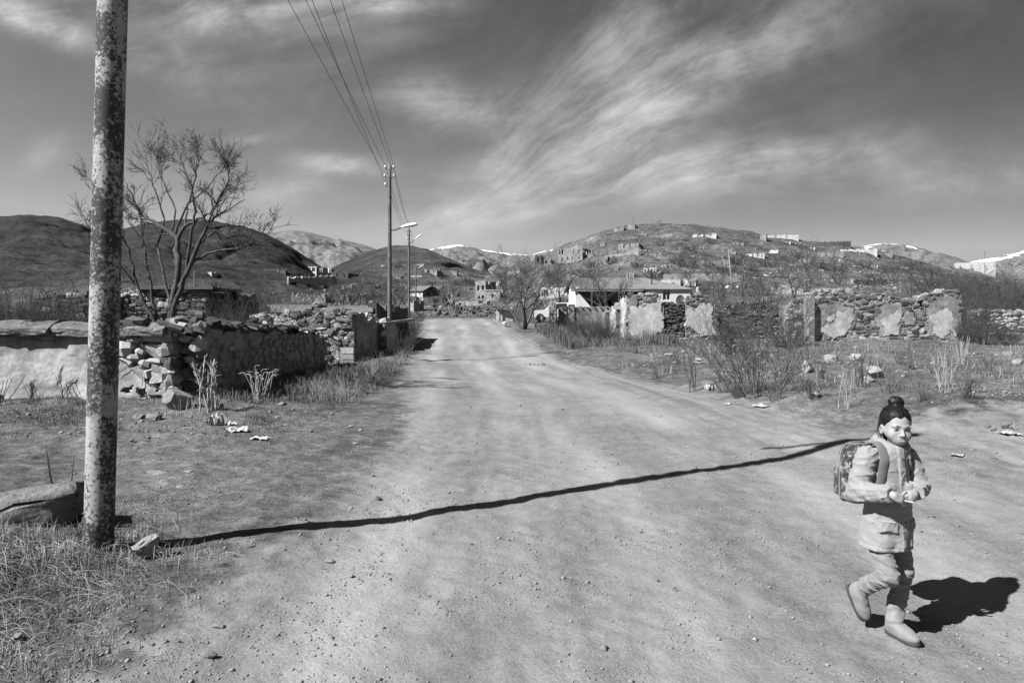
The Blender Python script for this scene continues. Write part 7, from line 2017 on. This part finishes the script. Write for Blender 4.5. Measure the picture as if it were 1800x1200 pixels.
    def jacket(X, Y, Z):
        ca = np.interp(Z, ztop, cx[::-1]); A = np.interp(Z, ztop, aa[::-1]); B = np.interp(Z, ztop, bb[::-1])
        x = X - ca; y = Y - 0.0
        s = -(x * r[0] + y * r[1]); t = x * f[0] + y * f[1]           # s towards her left, t forward
        q = np.sqrt((s / A) ** 2 + (t / B) ** 2); d = (q - 1) * np.minimum(A, B)
        d = smax(d, Z - zr[0] + .004, .02)
        # sleeves
        sl = sd_cone(X, Y, Z, RS, RE, .056, .050); sl = smin(sl, sd_cone(X, Y, Z, RE, RW + (RE - RW) * .04, .049, .043), .025)
        sl2 = sd_cone(X, Y, Z, LS, LE, .054, .046); sl2 = smin(sl2, sd_cone(X, Y, Z, LE, LW, .046, .041), .025)
        # folds of the sleeves
        wr = np.exp(-(((X - RE[0]) ** 2 + (Y - RE[1]) ** 2 + (Z - RE[2]) ** 2) / .0075))
        ua = np.clip(((X - RE[0]) * (RW - RE)[0] + (Y - RE[1]) * (RW - RE)[1] + (Z - RE[2]) * (RW - RE)[2]) / np.sum((RW - RE) ** 2), -1, 1)
        sl = sl - .0075 * crease(X * .6, Y * .6, Z * 1.5 - X * .5, .050, 14, 5)
        sl2 = sl2 - .0065 * crease(X * .8, Y * .8, Z * 1.4 + X * .5, .048, 15, 5)
        sl = sl + .0016 * np.sin(ua * 30 + 5 * nz3(X, Y, Z, .06, 12) + (Z - RE[2]) * 40) * sstep(-.2, .1, ua)
        ub = ((X - RS[0]) * (RE - RS)[0] + (Y - RS[1]) * (RE - RS)[1] + (Z - RS[2]) * (RE - RS)[2]) / np.sum((RE - RS) ** 2)
        sl = sl + .0018 * np.sin(ub * 16 + 4 * nz3(X, Y, Z, .07, 13) + X * 40) * sstep(.3, .7, ub)
        sl = sl + wr * .0045 * np.sin((X - RE[0]) * 95 + (Z - RE[2]) * 120 + 4 * nz3(X, Y, Z, .05, 9))
        wl = np.exp(-(((X - LE[0]) ** 2 + (Y - LE[1]) ** 2 + (Z - LE[2]) ** 2) / .0060))
        sl2 = sl2 + wl * .004 * np.sin((Z - LE[2]) * 150 + X * 60 + 3 * nz3(X, Y, Z, .05, 10))
        d = smin(d, sl, .012); d = smin(d, sl2, .012)
        # cuffs end before the hands
        for Wr, El in ((RW, RE), (LW, LE)):
            n = (Wr - El) / np.linalg.norm(Wr - El); pl = (X - Wr[0]) * n[0] + (Y - Wr[1]) * n[1] + (Z - Wr[2]) * n[2] - .004
            near_ = (X - Wr[0]) ** 2 + (Y - Wr[1]) ** 2 + (Z - Wr[2]) ** 2 < .075 ** 2
            torso = (q - 1) * np.minimum(A, B)
            d = np.where(near_ & (torso > .012), smax(d, pl, .004), d)
        # button placket, flap pockets, seams, drawn waist
        front = t > .02
        pk = (sstep(.026, .022, np.abs(s - .004)) * front) * .0065
        zc = Z - o[2] * 0
        d = d - pk
        zf = (CAMZ - (917 - HY) * k) - o[2]
        for s0 in (-.088, .092):
            fl = np.maximum(np.abs(s - s0) - .040, np.abs(Z - zf - .010 * (1 - np.abs(s - s0) / .04)) - .026)
            d = d - .0085 * sstep(.006, -.001, fl) * front
            fl2 = np.maximum(np.abs(s - s0) - .034, np.abs(Z - (zf + .20)) - .036)
            d = d - .003 * sstep(.005, -.001, fl2) * front
        zw = (CAMZ - (893 - HY) * k) - o[2]; d = d + .0022 * np.exp(-((Z - zw) / .008) ** 2)
        d = d + .003 * np.exp(-((Z - (hem + .022)) / .0025) ** 2)
        # soft drapery
        d = d + .0070 * nz3(X * 1.0, Y, Z * .55, .075, 21) - .0048 * crease(X * 1.2 + Z * .5, Y, Z * .6, .070, 22, 6) - .0030 * crease(X - Z * .6, Y, Z * .7, .045, 23, 5)
        d = d + .0050 * np.sin(s * 70 + 5 * nz3(X, Y, Z, .09, 33)) * sstep(zw + .01, hem, Z)
        d = smax(d, hem + .004 * np.sin(s * 22 + 1) - Z, .004)
        return d
    lo = np.min([RS, RE, LE, Wp(1512, 962, -.15)], 0) - .09; hi = np.max([LE, LS, Wp(1606, 775, .16)], 0) + .08
    lo[2] = hem - .03; hi[2] = zr[0] + .03
    jk = part('jacket', *surface(jacket, lo, hi, .0052), JM)
    # seams and dark lines on the cloth; the placket line paints its shadow
    SE = flat_mat('seam_shade', .05, .9)
    def jsurf(s, z):
        x0 = np.interp(z, ztop, cx[::-1]); tt = np.linspace(.20, .03, 120)
        P = np.array([x0, 0, z])[None] - r[None] * s + f[None] * tt[:, None]
        dd = jacket(P[:, 0], P[:, 1], P[:, 2]); i = int(np.argmax(dd < .0005)); return P[i]
    def seam_shade(pts, rad=.0017):
        tb = TB(); tb.br(np.array([jsurf(a, b) + f * .0006 for a, b in pts]), [rad] * len(pts), 4); add('seam_shade', tb.me('seam_shade', SE), jk)
    zz = np.linspace(hem + .008, (CAMZ - (799 - HY) * k) - o[2], 40); z8 = (CAMZ - (884 - HY) * k) - o[2]
    seam_shade([(.030, q) for q in zz if q < z8 - .03]); seam_shade([(.030, q) for q in zz if q > z8 + .05])
    seam_shade([(-.022, q) for q in zz if q < z8 - .03], .0011)
    seam_shade([(q, hem + .022) for q in np.linspace(-.115, .11, 40)], .0012)
    zf = (CAMZ - (917 - HY) * k) - o[2]
    for s0 in (-.088, .092):
        seam_shade([(s0 + q, zf - .026 - .006 * (1 - abs(q) / .042)) for q in np.linspace(-.041, .036, 16)], .0018)
        seam_shade([(s0 + q, zf + .030) for q in np.linspace(-.040, .034, 12)], .0010)
    seam_shade([(q, (CAMZ - (822 - HY) * k) - o[2]) for q in np.linspace(-.075, -.03, 14)], .0010)
    # hood lying round the neck
    def hood(X, Y, Z):
        nc = Wp(1569, 786, .02)
        x, y, z = X - nc[0], Y - nc[1], Z - nc[2]
        s = -(x * r[0] + y * r[1]); t = x * f[0] + y * f[1]
        R_ = np.sqrt((s / 1.08) ** 2 + t ** 2); zz = z - (.012 - .34 * t) - .006
        d = np.sqrt((R_ - .066) ** 2 + (zz * .85) ** 2) - (.026 - .09 * np.clip(t, -.05, .07))
        bk = sd_ell(s, t, z, (0, -.088, .012), (.078, .042, .034))
        d = smin(d, bk, .03)
        return d + .006 * nz3(X, Y, Z, .035, 41)
    c = Wp(1569, 786, .02); part('hood', *surface(hood, c - .15, c + np.array([.14, .15, .11]), .0045), JM, jk)
    # collar flaps and buttons
    for q in range(5):
        py = 800 + q * 36; z = (CAMZ - (py - HY) * k) - o[2]
        B = np.interp(z, ztop, bb[::-1]); p = np.array([np.interp(z, ztop, cx[::-1]), 0, z]) + f * (B + .006) + r * -.004
        v, qd = surface(lambda X, Y, Z: sd_ell(X, Y, Z, p, (.0068, .0068, .0068)), p - .012, p + .012, .002); part('button', v, qd, SM, jk)
    # cuffs of a pullover
    # ---------------- trousers
    def legs(X, Y, Z):
        d = sd_cone(X, Y, Z, RH, RK, .062, .048); d = smin(d, sd_cone(X, Y, Z, RK, RK + (RA - RK) * .72, .047, .041), .02)
        e = sd_cone(X, Y, Z, LH, LK, .060, .046); e = smin(e, sd_cone(X, Y, Z, LK, LK + (LA - LK) * .62, .045, .040), .02)
        for K in (RK, LK):
            w = np.exp(-(((X - K[0]) ** 2 + (Y - K[1]) ** 2 + (Z - K[2]) ** 2) / .010))
            d = d + w * .0035 * np.sin((Z - K[2]) * 135 + X * 55 + 4 * nz3(X, Y, Z, .05, 61)); e = e + w * .0035 * np.sin((Z - K[2]) * 120 - X * 50 + 4 * nz3(X, Y, Z, .05, 62))
        d = smin(d, e, .012); d = smin(d, sd_ell(X, Y, Z, Wp(1560, 935, .0), (.11, .09, .07)), .02)
        return d + .005 * nz3(X, Y, Z, .050, 63) - .0085 * crease(X * .7, Y * .7, Z * 1.5 + X * .4, .044, 64, 5)
    lo = np.min([RH, RK, RA, LA, LK], 0) - .09; hi = np.max([RH, LH, LK, RA, RK], 0) + .09
    part('trousers', *surface(legs, lo, hi, .0055), PM)
    # ---------------- boots
    def boot(A, top, toe, heel, upn, bname, seed):
        upn = np.array(upn, float); upn /= np.linalg.norm(upn); fd = toe - heel; Lf = np.linalg.norm(fd); fd = fd / Lf; sd = np.cross(fd, upn); sd /= np.linalg.norm(sd); upn = np.cross(sd, fd)
        def lc(X, Y, Z):
            x, y, z = X - heel[0], Y - heel[1], Z - heel[2]
            return x * fd[0] + y * fd[1] + z * fd[2], x * sd[0] + y * sd[1] + z * sd[2], x * upn[0] + y * upn[1] + z * upn[2]
        def fn(X, Y, Z):
            a, b, c = lc(X, Y, Z)
            d = sd_cone(X, Y, Z, A, top, .041, .047)
            tn = (top - A) / np.linalg.norm(top - A)
            d = smax(d, (X - top[0]) * tn[0] + (Y - top[1]) * tn[1] + (Z - top[2]) * tn[2], .006)
            ft = sd_ell(a, b, c, (Lf * .20, 0, .040), (.047, .034, .043))
            ft = smin(ft, sd_ell(a, b, c, (Lf * .70, 0, .028), (.066, .038, .031)), .03)
            ft = smin(ft, sd_cone(a, b, c, (Lf * .25, 0, .06), (Lf * .66, 0, .036), .036, .030), .03)
            d = smin(d, ft, .022); d = smax(d, .012 - c, .004)
            h = c
            d = d + .0042 * np.sin(h * 105 + b * 40 + 5 * nz3(X, Y, Z, .05, seed)) * sstep(.05, .09, h) + .004 * nz3(X, Y, Z, .03, seed + 1)
            return d
        lo = np.min([A, top, toe, heel], 0) - .085; hi = np.max([A, top, toe, heel], 0) + .085
        bt = part(bname, *surface(fn, lo, hi, .0042), BM)
        def sole(X, Y, Z):
            a, b, c = lc(X, Y, Z)
            e = np.sqrt(((a - Lf * .5) / (Lf * .5 + .012)) ** 2 + (b / (.037 + .008 * (a > Lf * .5))) ** 2 * 1.0)
            d = (np.power(np.abs((a - Lf * .5) / (Lf * .5 + .014)), 2.6) + np.power(np.abs(b / (.038 + .05 * np.clip(a - Lf * .4, 0, .14))), 2.6) - 1) * .022
            d = smax(d, np.abs(c - .006) - .0095, .003)
            return d
        part('sole', *surface(sole, np.min([toe, heel], 0) - .07, np.max([toe, heel], 0) + .07, .0035), SM, bt)
    zg = lambda p: H(p[0] + o[0], p[1] + o[1]) - o[2]
    hl = Wp(1561, 1100, .02); te = hl + np.array([.062, -.170, 0])
    hl[2] = zg(hl) + .005; te[2] = zg(te) + .004
    AL = np.array([hl[0] + .014, hl[1] - .040, hl[2] + .075])
    boot(AL, Wp(1577, 1043, .03), te, hl, (0, 0, 1), 'boot', 71)
    hl2 = Wp(1492, 1030, .15); te2 = Wp(1518, 1087, .08)
    boot(Wp(1513, 1035, .10), Wp(1537, 1022, -.02), te2, hl2, (.30, -.75, .55), 'boot', 75)
    # ---------------- the small pale thing held between the fingers
    hs = Wp(1598, 882, -.215); v, q = surface(lambda X, Y, Z: sd_cone(X, Y, Z, hs + np.array([-.022, 0, .006]), hs + np.array([.022, .0, -.003]), .0055, .0065), hs - .04, hs + .04, .002)
    st = add('snack_stick', mesh('snack_stick', v, q, flat_mat('pale_snack', .45, .7), True), None, R0); tag(st, 'small pale stick held between the fingers of the child', 'stick')
    # ---------------- backpack
    bp = empty('backpack', R0); tag(bp, 'patterned school backpack worn by the walking child', 'backpack')
    CM = camo_mat(); STM = fabric('strap_cloth', .06, .09); TR = flat_mat('pale_trim', .2, .6)
    bc = Wp(1560, 842, 0) - f * .175
    def pack(X, Y, Z):
        x, y, z = X - bc[0], Y - bc[1], Z - bc[2]; s = -(x * r[0] + y * r[1]); t = x * f[0] + y * f[1]
        hw = .118 - .05 * np.clip((z - .06) / .13, 0, 1) ** 2
        q = np.stack([np.abs(s) - hw + .045, np.abs(t + .012) - .082 + .045, np.abs(z) - .185 + .06], 0)
        d = np.sqrt((np.maximum(q, 0) ** 2).sum(0)) + np.minimum(q.max(0), 0) - .045
        p2 = np.stack([np.abs(s) - .085 + .03, np.abs(t + .105) - .045 + .03, np.abs(z + .065) - .09 + .03], 0)
        d = smin(d, np.sqrt((np.maximum(p2, 0) ** 2).sum(0)) + np.minimum(p2.max(0), 0) - .03, .012)
        return d + .007 * nz3(X, Y, Z, .045, 81)
    part('bag', *surface(pack, bc - .26, bc + .26, .006), CM, bp)
    def edge(X, Y, Z):
        x, y, z = X - bc[0], Y - bc[1], Z - bc[2]; s = -(x * r[0] + y * r[1]); t = x * f[0] + y * f[1]
        hw = .118 - .05 * np.clip((z - .06) / .13, 0, 1) ** 2
        q = np.stack([np.abs(s) - hw + .045, np.abs(z) - .187 + .06], 0)
        rim = np.sqrt((np.maximum(q, 0) ** 2).sum(0)) + np.minimum(q.max(0), 0) - .045
        return np.sqrt(rim ** 2 + (t + .055) ** 2) - .0045
    part('piping', *surface(edge, bc - .24, bc + .24, .004), TR, bp)
    def ribbon(pts, nrm_, w, thick, name, mat):
        m = MB(); P = [Vector(p) for p in pts]
        n = len(P)
        for i in range(n):
            d = (P[min(i + 1, n - 1)] - P[max(i - 1, 0)]).normalized(); N_ = Vector(nrm_[i]).normalized(); s = d.cross(N_).normalized(); N2 = s.cross(d)
            for a, b in ((-1, 0), (-.8, 1), (.8, 1), (1, 0), (.8, -1), (-.8, -1)): m.V.append(tuple(P[i] + s * a * w / 2 + N2 * b * thick / 2))
        for i in range(n - 1):
            for j in range(6): a = i * 6 + j; b = i * 6 + (j + 1) % 6; m.F.append((a, b, b + 6, a + 6))
        m.F += [tuple(range(6))[::-1], tuple(range((n - 1) * 6, n * 6))]
        return m.build(name, mat, bp, smooth=True)
    def catm(P, n=6):
        P = [np.array(p) for p in P]; out = []
        for i in range(len(P) - 1):
            p0, p1, p2, p3 = P[max(i - 1, 0)], P[i], P[i + 1], P[min(i + 2, len(P) - 1)]
            for j in range(n):
                t = j / n; out.append(.5 * ((2 * p1) + (-p0 + p2) * t + (2 * p0 - 5 * p1 + 4 * p2 - p3) * t * t + (-p0 + 3 * p1 - 3 * p2 + p3) * t ** 3))
        out.append(P[-1]); return out
    # strap over her right shoulder, lying on the chest
    def on_chest(py, s, lift=.012):
        z = (CAMZ - (py - HY) * k) - o[2]; A = np.interp(z, ztop, aa[::-1]); B = np.interp(z, ztop, bb[::-1])
        t = B * math.sqrt(max(0.02, 1 - (s / A) ** 2)); return np.array([np.interp(z, ztop, cx[::-1]), 0, z]) - r * s + f * (t + lift)
    for sgn, mat in ((-1, STM), (1, CM)):
        p0 = bc + np.array([0, 0, .13]) - r * (sgn * .06) + f * .06
        top = np.array([np.interp(zr[1], ztop, cx[::-1]), 0, zr[1] + .012]) - r * (sgn * .088)
        pts = catm([p0, top - f * .055 + np.array([0, 0, .012]), top + f * .012 + np.array([0, 0, .026]), on_chest(797, sgn * .092, .016), on_chest(815, sgn * .100, .014), on_chest(838, sgn * .108, .012), on_chest(856, sgn * .118, .008)])
        n = len(pts); nn = []
        for i in range(n):
            t = i / (n - 1); nn.append(np.array([0, 0, 1]) * (1 - sstep(.25, .55, t)) + (f * .9 - r * sgn * .35) * (sstep(.2, .55, t)) + np.array([0, 0, .05]))
        ribbon(pts, nn, .050, .011, 'strap', mat)
person()
